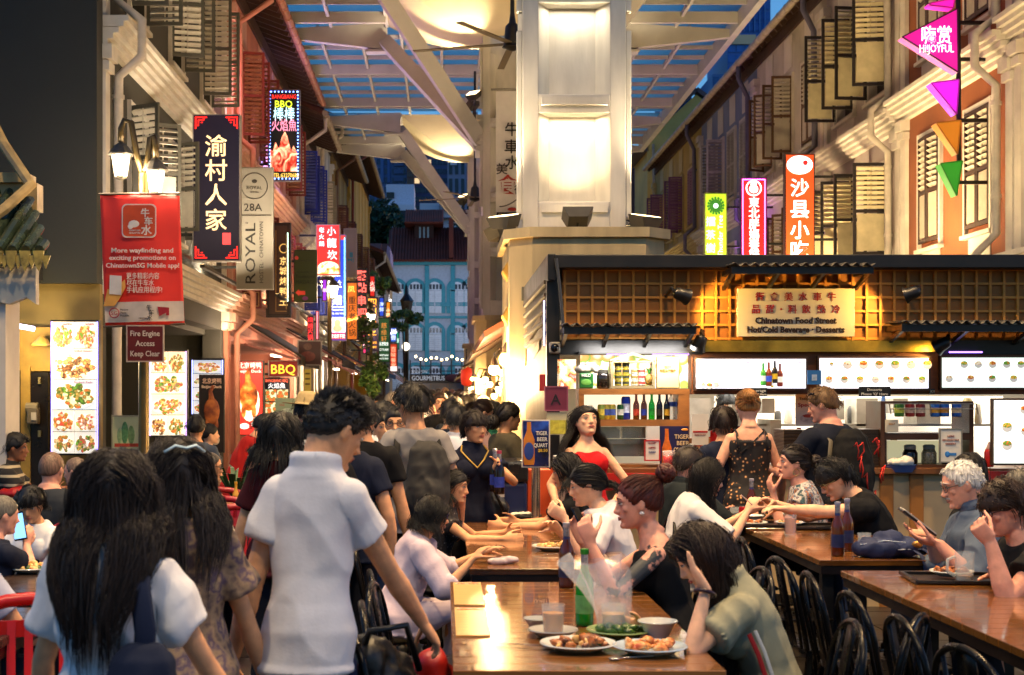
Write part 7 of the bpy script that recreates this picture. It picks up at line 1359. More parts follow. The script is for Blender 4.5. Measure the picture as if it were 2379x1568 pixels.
  if t.get('collar'):
   c0 = [(X(S(z, 0, -.008 + yy)), SR(z) @ V((a * s, 0, 0)), SR(z) @ V((0, b * s, 0))) for z, a, b, yy in ((.282, .062, .05, 0), (.3, .047, .044, 0), (.318, .043, .042, -.002), (.324, .045, .044, -.002))]
   m.loft(c0, 20)
  name = t.get('name', 'shirt')
  part(m, name, t['mat'], max(vox, .007), t['wr'] * s, 4, wf=t.get('wf', 9.))
 if bottom:
  t = dict(loose=.008, to=2.); t.update(bottom); m = MB(); lo = t['loose']
  f = lambda z, i: float(np.interp(z, [r[0] for r in tor], [r[i] for r in tor]))
  if t.get('skirt'):
   L = t['skirt']; kz = hz - L if pose == 'sit' else 0
   m.loft([(X(B @ V((0, yy, z))), B @ V((a * s, 0, 0)), B @ V((0, b * s, 0))) for z, a, b, yy in ((-L, .115 + L * .1, .1 + L * .1, 0), (-.1, .112, .088, 0), (0, .106, .08, 0), (.06, .088, .066, 0))], 20)
  else:
   m.loft(ringset([(-.085, .07, .06, 0), (-.06, .09, .07, 0), (0, .098, .073, 0), (.035, f(.035, 1) - .006, f(.035, 2) - .006, 0)], lo if t.get('out') else .0), 20)
   for sd in (-1, 1): m.ball(X(S(-.015, sd * .045 * tk, -.026 * tk)), (.052 * tk + lo * .4) * s)
   for k in 'LR':
    hj, kn, an = J[k]; to = t['to']
    if to >= 1:
     m.tube([X(hj + V((0, 0, .02))), X(hj.lerp(kn, .5)), X(kn), X(kn.lerp(an, (to - 1) * .5)), X(kn.lerp(an, (to - 1) * .97))], [(.053 * tk + lo * .5) * s, (.048 * tk + lo) * s, (.036 + lo) * s, (.034 + lo) * s, (.03 + lo) * s], 14); m.ball(X(kn), (.036 + lo) * s)
    else: m.tube([X(hj + V((0, 0, .02))), X(hj.lerp(kn, .5 * to)), X(hj.lerp(kn, to))], [(.056 * tk + lo) * s, (.053 * tk + lo) * s, (.05 + lo * 2) * s], 14)
  part(m, t.get('name', 'trousers'), t['mat'], max(vox, .009), .006 * s, 3, wf=7)
 if shoe:
  for k in 'LR':
   hj, kn, an = J[k]; fw = B @ V(((1 if k == 'R' else -1) * .12, 1, 0)).normalized(); sx = fw.cross(V((0, 0, 1))); m = MB()
   for j in range(1): m.loft([(X(an) + fw * (y * s) + V((0, 0, zz * s)), sx * (a * s), V((0, 0, b * s))) for y, zz, a, b in ((-.045, -.024, .012, .018), (-.035, -.02, .024, .026), (0, -.014, .027, .032), (.05, -.025, .028, .022), (.09, -.03, .03, .017), (.125, -.032, .018, .012))], 12)
   part(m, 'shoe', mat(shoe, .5), 0)
 # face
 if face:
  ew = .06 if skin in 'ab' else .062
  for sd in (-1, 1):
   m = MB(); c = q(sd * .155, .352, .025)
   m.ball(c, (ew * hs, .034 * hs, .021 * hs), HR @ Mx.Rotation(-sd * .25, 3, 'Z'), n=10)
   m.ball(q(sd * .153, .372, .025), (.027 * hs, .017 * hs, .0205 * hs), HR, n=8, m=1)
   m.tube([q(sd * .085, .392, .025), q(sd * .15, .393, .055), q(sd * .215, .352, .035)], .008 * hs, 5, m=2)
   part(m, 'eye', [mat('d8d2c8', .25, var=0), mat('120b08', .15, var=0), mat('1a1210', .6, var=0)])
  m = MB()
  m.tube([q(-.11, .385, -.262), q(-.04, .425, -.25), q(0, .425, -.255), q(.04, .425, -.25), q(.11, .385, -.262)], [.008 * hs, .02 * hs, .018 * hs, .02 * hs, .008 * hs], 6)
  m.tube([q(-.1, .385, -.275), q(0, .42, -.292), q(.1, .385, -.275)], [.008 * hs, .025 * hs, .008 * hs], 6)
  part(m, 'lips', mat('a5544a' if sex == 'f' else 'a8685a', .4, var=.05))
 if glasses:
  m = MB()
  for sd in (-1, 1):
   m.tube([q(sd * (.165 + .105 * cos(a)), .425 - .05 * abs(cos(a)) * (1 if cos(a) > 0 else 0), .02 + .08 * sin(a)) for a in [i * pi / 6 for i in range(13)]], .011 * hs, 5)
   m.tube([q(sd * .27, .38, .04), q(sd * .345, .1, .04), q(sd * .345, -.06, .0)], .011 * hs, 5)
  m.tube([q(-.06, .44, .04), q(.06, .44, .04)], .011 * hs, 5)
  part(m, 'glasses', mat(glasses, .3, var=0))
 # hair
 if hair: make_hair(part, hair, hc, HR, hh, s, X, S, sex, SR)
 return dict(o=bo, X=X, S=S, SR=SR, q=q, hs=hs, HR=HR, J=joints, s=s, org=org, B=B, part=part)
def make_hair(part, hair, hc, HR, hh, s, X, S, sex, SR):
 h = dict(col='0b0807', style='short', n=260, L=.3, front=.42, r=.017, th=.07, part=.0, wave=0., nape=-.5, seg=8); h.update(hair)
 hs = hh * s; C = X(hc) + HR @ V((0, -.02, .03)) * hs; E = V((.362, .452, .488)) * hs
 st = h['style']; nape = h['nape']; fr = h['front']
 az_k = [0, .45, .95, 1.3, 1.62, 1.95, 2.5, 3.15]; lim_k = [fr, fr, max(fr - .3, .05), -.12, .02, -.35, nape, nape]
 if st == 'fringe' or h.get('bangs'): lim_k = [.08, .08, .06, .0, -.05, -.4, nape, nape]
 if st in ('long', 'bob') and not h.get('bangs'): lim_k = [fr, fr - .02, .22, .02, -.1, -.4, nape, nape]
 def mask(d): return d.z - float(np.interp(abs(math.atan2(d.x, d.y)), az_k, lim_k))
 m = MB(); nu, nv = 40, 28
 rs = random.random() * 99
 def fn(u, v):
  a = 2 * pi * u; t = pi * (.002 + .99 * v); d = V((sin(t) * sin(a), sin(t) * cos(a), cos(t)))
  k = mask(d) * 7; k = max(0, min(1, k + .5)); k = k * k * (3 - 2 * k)
  th = h['th'] * (1 + .5 * NZ.noise(d * 5 + V((rs, 0, 0)))) * (1.0 if st != 'crew' else (1.6 if d.z > .5 else .25))
  f = .88 + k * (.12 + th)
  return C + HR @ V((d.x * E.x * f, d.y * E.y * f, d.z * E.z * f))
 m.grid(fn, nu, nv)
 # brows
 for sd in (-1, 1):
  Q = lambda x, y, z: X(hc) + HR @ V((x, y, z)) * hs
  m.tube([Q(sd * .06, .405, .115), Q(sd * .15, .4, .15), Q(sd * .25, .33, .115)], [.012 * hs, .013 * hs, .006 * hs], 5)
 # locks
 g = V((0, 0, -1)); n = h['n']; L = h['L'] * hs; seg = h['seg']
 chest = X(S(.17, 0, 0)); chR = SR(.2); cE = V((.125, .092, .19)) * s
 neck = X(S(.3, 0, -.01)); tie = C + HR @ V((0, -.52 * hs, h.get('tie', .15) * hs))
 tries = 0; made = 0
 K = h.get('kids', 4); n = max(24, n // 4) if n else 0
 while made < n and tries < n * 12:
  tries += 1
  d = V((random.gauss(0, 1), random.gauss(0, 1), random.gauss(.25, 1))).normalized()
  if mask(d) < .02: continue
  made += 1
  p = C + HR @ V((d.x * E.x, d.y * E.y, d.z * E.z)) * (1 + h['th'] * .6)
  nw = (HR @ V((d.x / E.x, d.y / E.y, d.z / E.z))).normalized()
  if st in ('long', 'bob', 'fringe'):
   sx = 1 if d.x > h['part'] else -1
   dr = HR @ V((sx * .9, .25 if (d.y > .3 and h.get('bangs')) else -.25, -.35)) if d.z > .2 else HR @ V((sx * .15, -.1, -1))
   if d.y > -.1: dr = HR @ V((sx * .45, -.85, -.35))
   if h.get('bangs') and d.y > .35 and d.z > .1 and abs(d.x) < .62: dr = HR @ V((0, .8, -.6))
  elif st in ('pony', 'bun'): dr = (tie - p).normalized()
  elif st == 'quiff': dr = nw * .9 + HR @ V((0, .5, .35)) if d.z > .35 else HR @ V((0, -.1, -1)) + nw * .1
  else: dr = HR @ V((.35 * (1 if d.x > 0 else -1), (.9 if d.y > -.3 else -.2) if d.z > .3 else -.35, -.3)) + nw * .15
  dr = dr.normalized(); ll = L * random.uniform(.8, 1.12)
  if st == 'quiff' and d.z < .45: ll *= .25
  if h.get('bangs') and d.y > .25 and abs(d.x) < .62: ll = hs * max(.06, .5 * d.z - .02 + .25 * max(0, .75 - d.y))
  elif st in ('short', 'fringe', 'crew') and d.y > .3: ll = min(ll, hs * max(.05, .45 * d.z - .08))
  if st in ('pony', 'bun'): ll = min(ll, (tie - p).length)
  step = ll / seg; pts = [p - nw * .01 * hs]; ph = random.random() * 6.3; wv = h['wave'] * hs
  grav = .55 if st in ('long', 'bob') else .32 if st == 'fringe' else .0 if st in ('quiff', 'pony', 'bun') else .25
  wx = V((random.gauss(0, 1), random.gauss(0, 1), 0)).normalized()
  for i in range(seg):
   if st in ('long', 'bob', 'fringe') and i < seg * .7:
    w = p - C; wz = w.z; w.z = 0
    if w.length > .36 * hs: w = w.normalized(); dr = dr - w * (max(0, dr.dot(w)) * .85)
   dr = (dr + g * grav * (.6 if i < 3 else 1.) + V((random.gauss(0, .05), random.gauss(0, .05), 0))).normalized()
   if st in ('pony', 'bun'): dr = (tie - p).normalized() if (tie - p).length > 1e-4 else dr
   p = p + dr * step
   w = HR.transposed() @ (p - C); e = math.sqrt((w.x / E.x) ** 2 + (w.y / E.y) ** 2 + (w.z / E.z) ** 2); lim = 1.03 + h['th'] * random.uniform(.7, 1.1)
   if e < lim and e > 1e-4: p = C + HR @ (w * (lim / e))
   if st in ('long', 'bob') and not h.get('free'):
    w = chR.transposed() @ (p - chest); e = math.sqrt((w.x / cE.x) ** 2 + (w.y / cE.y) ** 2 + (w.z / cE.z) ** 2)
    if e < 1.06 and e > 1e-4: p = chest + chR @ (w * (1.06 * random.uniform(1, 1.06) / e))
    w = p - neck; rr = math.hypot(w.x, w.y)
    if abs(w.z) < .06 * s and rr < .05 * s and rr > 1e-4: p = V((neck.x + w.x * .05 * s / rr, neck.y + w.y * .05 * s / rr, p.z))
   pts.append(p + wx * (wv * sin(ph + i * 5.2 / seg * 1.6) * (i / seg)))
  if st == 'long' and 'gather' in h:
   bx = chR @ V((1, 0, 0))
   for i, p in enumerate(pts):
    dz = (C - p).z / hs - .3; t_ = max(0, min(1, dz / 1.3))
    if t_ > 0:
     p = p - bx * ((p - C).dot(bx) * h['gather'] * t_); w = chR.transposed() @ (p - chest); e = math.sqrt((w.x / cE.x) ** 2 + (w.y / cE.y) ** 2 + (w.z / cE.z) ** 2)
     if 1e-4 < e < 1.08: w.y = -cE.y * math.sqrt(max(.05, 1.17 - (w.x / cE.x) ** 2 - (w.z / cE.z) ** 2)) if w.y < 0 else w.y; p = chest + chR @ w
     pts[i] = p
  sp = h.get('clump', .018 if st in ('pony', 'bun') else .05) * hs; kk = len(pts) - 1
  for j in range(K):
   r = h['r'] * hs * random.uniform(.25, .5) * (.72 if K > 5 else 1); o = V((random.gauss(0, 1), random.gauss(0, 1), random.gauss(0, .6))) * sp; e = random.uniform(.7, 1); q = [p + o * (1 - .55 * i / kk) + wx * (sp * .22 * sin(j + i * 1.1) * i / kk) for i, p in enumerate(pts[:max(4, int(len(pts) * e + .5))])]
   m.tube(q, [r] * (len(q) - 2) + [r * .7, r * .25], 3, cap=False)
 if st == 'bun':
  c = C + HR @ V((0, -.5 * hs, h.get('tie', .15) * hs)) + HR @ V((0, -.1 * hs, .06 * hs)); br = h.get('bun', .2) * hs
  for i in range(26):
   ax = V((random.gauss(0, 1), random.gauss(0, 1), random.gauss(0, 1))).normalized(); bx = ax.orthogonal().normalized(); by = ax.cross(bx); a0 = random.random() * 6
   m.tube([c + ax * br * .3 + (bx * cos(a0 + j * .5) + by * sin(a0 + j * .5)) * br * .8 for j in range(8)], [br * .1] + [br * .22] * 6 + [br * .05], 5)
 if st == 'pony':
  for i in range(110):
   p = tie + V((random.gauss(0, .05), random.gauss(0, .05), random.gauss(0, .05))) * hs; dr = HR @ V((random.gauss(0, .2), -1, .1)); pts = [p.copy()]
   for j in range(7):
    dr = (dr + g * .5 + V((random.gauss(0, .08), random.gauss(0, .08), 0))).normalized(); p = p + dr * h.get('tail', .9) * hs / 7
    w = chR.transposed() @ (p - chest); e = math.sqrt((w.x / cE.x) ** 2 + (w.y / cE.y) ** 2 + (w.z / cE.z) ** 2)
    if e < 1.04 and e > 1e-4: p = chest + chR @ (w * (1.04 / e))
    pts.append(p.copy())
   m.tube(pts, [.007 * hs] * 6 + [.006 * hs, .002 * hs], 3, cap=False)
 part(m, 'hair', hair_mat(h['col']))
# ================================================================ the people in the street
def cl(c, b=.04): return mat(c, .85, var=.06, vs=5, bump=min(b, .06), bs=90, spec=.2)
def vor(bg, a, b, sc=26): return ramp_mat('vor', [(0, a), (.16, b), (.3, bg), (1, bg)], sc, rough=.85)
WHT, NVY, BLK, GRY = cl('d2d0d0'), cl('141a2c'), cl('121214'), cl('7c7876')
P = person; pants = lambda c='1a1c24', **k: dict(mat=cl(c), **k)
fl1 = vor('141012', 'e8dcae', 'a8703c', 30)
# nearest walkers, seen from behind
a = P('woman in white tee with long wavy dark hair and navy strap', (268, 1040), 3.7, -8, 'f', lean=3, head=(12, 4, 0), hair=dict(style='long', n=1900, kids=13, L=2.7, gather=.62, clump=.045, r=.02, wave=.17, col='1a0e08', seg=12, th=.1), top=dict(mat=WHT, sleeve=.62, loose=.015, wr=.014), bottom=pants('c8c0b4'), vox=.006, face=False, arms={'R': dict(t=(.24, .12, -.1), e=(.3, -.6, -.4)), 'L': dict(t=(-.17, .1, -.04))})
def strap_bag(label, pr, col, sd=1, name='backpack', w=.055, trim=None, pack=None, straps=(-1, 1), red=False):
 X, S, s = pr['X'], pr['S'], pr['s']; q0 = X(S(.1, 0, -.1)); t = thing(name, label, 'bag', q0); SRm = pr['SR'](.2)
 m = MB(); pk = pack or dict(z=.13, x=0, y=-.105, r=(.085, .045, .12))
 c = X(S(pk['z'], pk['x'], pk['y'])); r = V(pk['r']) * s
 m.loft([(c + SRm @ V((0, yy * r.y, zz * r.z)), SRm @ V((k * r.x, 0, 0)), SRm @ V((0, k2 * r.y, 0))) for zz, k, k2, yy in ((-1, .75, .6, 0), (-.93, .95, .9, 0), (-.3, 1, 1.05, -.08), (.4, .93, .95, 0), (.8, .75, .75, .1), (1, .4, .4, .25))], 20)
 m.ball(c + SRm @ V((0, -.75 * r.y, -.35 * r.z)), (r.x * .72, r.y * .6, r.z * .5), SRm)
 remesh(m, 'body', col, .008, t, wr=.012, wf=12)
 for k in straps:
  m = MB(); pts = [X(S(z, k * xx, yy)) for z, xx, yy in ((.06, .085, -.085), (.16, .088, -.082), (.235, .075, -.078), (.283, .066, -.03), (.272, .062, .03), (.22, .068, .078), (.13, .085, .075))]
  m.tube(pts, w * .38, 8, flat=.3, up=SRm @ V((0, 1, 0))); m.build('strap', trim or col, t, smooth=True)
 if red:
  m = MB(); rs = random.Random(3)
  for i in range(12):
   p0 = c + SRm @ V((rs.uniform(-.8, .8) * r.x, -1.35 * r.y, rs.uniform(-.8, .8) * r.z)); m.tube([p0, p0 + SRm @ V((rs.uniform(-.03, .03), -.02, .03)), p0 + SRm @ V((rs.uniform(-.05, .05), -.02, -.03)), p0 + SRm @ V((rs.uniform(-.03, .03), -.01, -.08))], .005, 5)
  m.build('cord', mat('c0281a', .6), t, smooth=True)
 return t
strap_bag('navy bag with one broad strap on the wavy haired woman', a, cl('141c30'), pack=dict(z=.02, x=.09, y=-.105, r=(.07, .04, .12)), straps=(1,), trim=cl('1a2238'), w=.075, name='shoulder_bag')
b = P('woman in floral blouse with a pale clip in long dark hair', (408, 1014), 4.35, 18, 'f', lean=4, head=(10, 5, 0), hair=dict(style='long', n=1500, kids=11, gather=.5, clump=.045, L=2.3, r=.024, wave=.08, col='160b07', seg=11, th=.1), top=dict(mat=ramp_mat('noise', [(.35, '3a2c34'), (.48, '8a7258'), (.58, '4a3a50'), (.7, 'b0946a')], 16, rough=.85), sleeve=.6, loose=.02, puff=.02), bottom=pants(), vox=.007, face=False, arms={'R': dict(t=(.19, .06, -.06))})
m = MB(); q = b['q']; m.tube([q(-.3, -.44, .33), q(-.15, -.5, .42), q(0, -.53, .38), q(.15, -.5, .42), q(.3, -.44, .33)], [.035 * b['hs']] * 5, 8, flat=.6); m.v = [p - b['o'].location for p in m.v]; m.build('hair_clip', mat('b8d0d8', .3), b['o'], smooth=True, world=False)
P('man in white polo shirt reaching for a chair back', (806, 893), 4.6, -14, 'm', thick=.7, lean=7, roll=2, head=(-38, 26, 0), arms={'R': dict(px=(985, 1452, 4.72), e=(.15, -.6, -.3), palm=(-.2, .3, -1), curl=.7, hd=(.35, .5, -.7)), 'L': dict(t=(-.15, -.02, -.07), e=(-.1, -.9, 0))}, hair=dict(style='quiff', n=2200, L=.13, r=.018, front=.45, th=.035, kids=7, clump=.025, col='0a0706'), top=dict(mat=cl('cfcdd0', .25), collar=True, loose=.013, wr=.008, hem=-.075, wf=6), bottom=pants('1c2440', to=.9), vox=.006, legs=.05)
# shophouse side tables
P('man in a striped dark polo sitting at the wall', (36, 1003), 12.2, -80, 'm', 'sit', lean=8, head=(0, 5, 0), skin='b', hair=dict(style='short', n=300, th=.12), top=dict(mat=ramp_mat('wave', [(0, '14100e'), (.75, '18120e'), (.85, 'b0a080'), (1, 'b0a080')], 4.2, rough=.85, feature='Z', detail=0), collar=True), bottom=pants(), arms={'R': (.1, .26, .16), 'L': (-.08, .28, .16)}, vox=.01)
P('bald man in a dark grey tee seen from behind', (120, 1046), 9.4, -8, 'm', 'sit', lean=6, head=(-8, 2, 0), skin='p', hair=dict(style='crop', n=0, th=.012, col='6a5040', front=.5), top=dict(mat=cl('262a30')), bottom=pants(), arms={'R': (.14, .25, .12), 'L': (-.14, .25, .12)}, vox=.009, thick=1.15, face=False)
P('balding man beside the dark grey tee man', (175, 1058), 10.1, 50, 'm', 'sit', lean=8, head=(25, 6, 0), skin='p', hair=dict(style='crop', n=0, th=.01, col='6a5648', front=.7), top=dict(mat=cl('5a646c')), bottom=pants(), arms={'R': (.1, .26, .2), 'L': (-.1, .26, .2)}, vox=.009, thick=1.1)
ph = P('grey cropped man in navy shirt holding a lit phone', (8, 1144), 6.9, -42, 'm', 'sit', lean=12, head=(-10, 8, 0), skin='p', hair=dict(style='crop', n=0, th=.022, col='5a544a'), top=dict(mat=NVY), bottom=pants(), arms={'R': dict(px=(62, 1268, 7.15), e=(.8, -.2, -.7), palm=(-1, .2, .2), curl=.6, hd=(-.1, .2, 1)), 'L': (-.06, .28, .1)}, vox=.008, face=False)
phone('phone with a blue white screen in the navy shirt man\'s hand', at(44, 1222, 7.1), Mx.Rotation(R(-12), 3, 'Z') @ Mx.Rotation(R(-10), 3, 'Y'), '8ac8ff')
w8 = P('woman with short black hair and white tee facing the phone man', (68, 1122), 7.7, 165, 'f', 'sit', lean=10, head=(12, 22, 0), hair=dict(style='bob', n=500, L=.42, r=.024, bangs=1), top=dict(mat=WHT), bottom=pants(), arms={'R': (.12, .25, .13), 'L': (-.1, .26, .13)}, vox=.008)
m = MB(); c = w8['X'](w8['S'](.15, -.01, .078)); m.ball(c, (.05, .015, .03), w8['B']); m.ball(c + V((.04, -.003, .02)), (.02, .015, .022)); m.v = [p - w8['o'].location for p in m.v]; m.build('dog_print', BLK, w8['o'], world=False)
P('person in pale blue shirt cut off by the frame edge', (-78, 1165), 5.5, -25, 'm', 'sit', lean=10, hair=dict(n=250), top=dict(mat=cl('a8acc0'), loose=.02), bottom=pants(), face=False, vox=.009, arms={'R': (.12, .24, .1)})
P('man in blue grey tee with his back turned by the duck banner', (456, 964), 14.6, 0, 'm', 'sit', seat=.63, hair=dict(n=260, th=.12), top=dict(mat=cl('3a4456')), bottom=pants(), face=False, vox=.012)
P('woman beside the blue grey tee man looking sideways', (487, 984), 15.2, -70, 'f', 'sit', seat=.63, skin='l', hair=dict(style='bun', n=160, L=1.4, th=.07), top=dict(mat=cl('2a2a34')), bottom=pants(), vox=.012)
P('older man in light green polo with glasses', (490, 1046), 10.6, -72, 'm', 'sit', lean=14, head=(-5, 8, 0), hair=dict(style='crop', n=0, th=.015, col='4a443c', front=.6), top=dict(mat=cl('98a860'), collar=True), bottom=pants(), arms={'R': (.08, .28, .15), 'L': (-.08, .28, .15)}, glasses='14120f', vox=.009)
P('person with black hair and pale striped top behind the clip woman', (470, 1078), 8.9, 5, 'f', 'sit', lean=4, hair=dict(style='long', n=350, L=1.0, r=.03), top=dict(mat=ramp_mat('wave', [(0, 'b0a89c'), (.6, 'b0a89c'), (.8, '4a4640'), (1, '4a4640')], 8, rough=.85, feature='X', detail=0), sleeve=.9), bottom=pants(), face=False, vox=.01)
P('man in red shirt bending over a table', (622, 956), 13.0, -62, 'm', lean=32, head=(0, 25, 0), hair=dict(n=260, th=.1), top=dict(mat=cl('a01c16')), bottom=pants('141418'), arms={'R': (.12, .2, .02), 'L': (-.12, .3, .05)}, vox=.011)
P('seated woman in sleeveless top near the bottle', (604, 1032), 10.9, 80, 'f', 'sit', lean=14, hair=dict(style='short', n=260, th=.12), top=dict(mat=cl('a8a0a0'), sleeve=0, neck=.27), bottom=pants(), arms={'R': (.1, .26, .16), 'L': (-.1, .27, .16)}, vox=.01)
P('woman in dark red top with long straight black hair', (655, 955), 7.3, -6, 'f', head=(-4, 4, 0), hair=dict(style='long', n=800, L=1.9, r=.026, th=.1), top=dict(mat=cl('3c1014'), sleeve=.6), bottom=pants(), face=False, vox=.009)
P('dark haired man in black right behind the white polo man', (742, 950), 7.6, 5, 'm', head=(-25, 5, 0), hair=dict(n=350, th=.13), top=dict(mat=BLK), bottom=pants(), face=False, vox=.01)
h = P('man in straw hat and white dotted shirt', (722, 912), 9.6, -60, 'm', head=(-10, 6, 0), skin='f', hair=dict(n=200), top=dict(mat=vor('c0bcb4', '2a2828', '4a4848', 40)), bottom=pants(), vox=.01)
m = MB(); q, hs = h['q'], h['hs']; HRm = h['HR']; m.loft([(q(0, -.02, z), HRm @ V((a_ * hs, 0, 0)), HRm @ V((0, a_ * 1.12 * hs, 0))) for z, a_ in ((.2, .75), (.215, .76), (.235, .42), (.3, .4), (.5, .37), (.6, .3), (.62, .1))], 24); m.v = [p - h['o'].location for p in m.v]; m.build('hat', mat('a08a5c', .8, var=.15, vs=20), h['o'], smooth=True, world=False)
bp = P('tall young man with a dark grey backpack and grey tee', (955, 888), 8.8, 8, 'm', thick=.84, head=(28, 8, 0), glasses='1a1a1a', hair=dict(style='short', n=600, th=.15, L=.35, r=.02, nape=-.55), top=dict(mat=GRY, loose=.018), bottom=pants('3a3428'), vox=.008, arms={'L': dict(t=(-.17, .08, -.02)), 'R': dict(t=(.17, .04, -.04))})
strap_bag('dark grey backpack on the grey tee man', bp, cl('343332'), pack=dict(z=.12, x=.03, y=-.115, r=(.078, .045, .135)), trim=cl('201f1e'))
P('man in black tee with tattooed forearm in the crowd', (842, 920), 8.2, 3, 'm', hair=dict(n=300, th=.12), top=dict(mat=BLK), bottom=pants('2a3a5a'), face=False, vox=.01, arms={'R': (.17, .03, -.07)})
P('man in navy tee with a wrist band before the backpack man', (806, 940), 7.7, 0, 'm', hair=dict(n=300), top=dict(mat=NVY), bottom=pants('22242c'), face=False, vox=.01)
P('woman with glasses walking toward the tables', (922, 943), 9.4, 175, 'f', skin='a', hair=dict(style='pony', n=220, L=1.2), top=dict(mat=NVY), bottom=pants(), glasses='1a1414', vox=.01)
P('round faced woman peering from behind the glasses woman', (893, 956), 10.2, 190, 'f', hair=dict(style='short', n=220), top=dict(mat=NVY), bottom=pants(), vox=.011)
P('dark haired man in white shirt turning to the stalls', (890, 932), 10.8, -50, 'm', hair=dict(n=260, th=.12), top=dict(mat=WHT), bottom=pants(), vox=.011)
sv = P('waitress in navy polo with gold collar stripe holding a bottle', (1103, 952), 9.75, 192, 'f', lean=3, head=(22, 2, 0), hair=dict(style='bob', n=700, L=.5, r=.024, bangs=1, th=.1, col='180c06'), top=dict(mat=cl('0e1224'), collar=True), bottom=pants('101014'), arms={'L': dict(px=(1150, 1085, 9.5), e=(-.8, -.3, -.6), palm=(1, .3, 0), curl=.9, hd=(-.2, .9, .3)), 'R': (.2, .06, -.02)}, vox=.008)
bottle('dark beer bottle carried by the waitress', 0, 0, 0, .29, '140a06', '24348c', 'c8506a', lab2='2c3a8a', loc=at(1160, 1148, 9.42)); bottle('second dark beer bottle carried by the waitress', 0, 0, 0, .29, '140a06', '24348c', 'b8b8c0', lab2='2c3a8a', loc=at(1150, 1142, 9.55))
m = MB(); X_, S_ = sv['X'], sv['S']; m.tube([X_(S_(z, x, y)) for z, x, y in ((.305, -.05, -.005), (.285, -.062, .03), (.25, -.035, .068), (.215, 0, .088), (.25, .035, .068), (.285, .062, .03), (.305, .05, -.005))], .006, 6); m.v = [p - sv['o'].location for p in m.v]; m.build('collar_stripe', mat('a8842c', .5), sv['o'], world=False, smooth=True)
P('woman in long olive brown jacket at the stall', (1183, 932), 11.6, -62, 'f', head=(-8, 6, 0), glasses='14100c', hair=dict(style='bun', n=260, L=1.3, tie=-.35, bun=.28, col='160d07', th=.12), top=dict(mat=cl('4a4434'), sleeve=1.9, hem=-.085, loose=.025), bottom=pants('1a1c24'), arms={'L': (-.05, .2, .1), 'R': (.1, .2, .1)}, vox=.01)
P('man in white shirt with short dark hair facing the stalls', (1063, 939), 11.2, -14, 'm', head=(-10, 5, 0), hair=dict(n=300, th=.1), top=dict(mat=cl('b8b8c0'), loose=.02, collar=True), bottom=pants(), face=False, vox=.01)
pk = P('young woman in pink tee with ponytail looking at a phone', (1128, 922), 13.2, -72, 'f', head=(0, 18, 0), skin='l', hair=dict(style='pony', n=260, L=1.2, col='2a160a', tail=.8), top=dict(mat=cl('c8a098')), bottom=pants(), arms={'R': (.08, .22, .13), 'L': (-.02, .24, .14)}, vox=.011)
phone('phone held by the pink tee woman', at(1168, 980, 13.15), Mx.Rotation(R(-60), 3, 'Z') @ Mx.Rotation(R(-40), 3, 'X'))
P('woman in green top beside the pink tee woman', (1152, 929), 13.8, -70, 'f', head=(0, 15, 0), hair=dict(style='short', n=220, th=.12), top=dict(mat=cl('1c5a44')), bottom=pants(), glasses='14100c', arms={'R': (.1, .2, .1), 'L': (-.05, .22, .12)}, vox=.012)
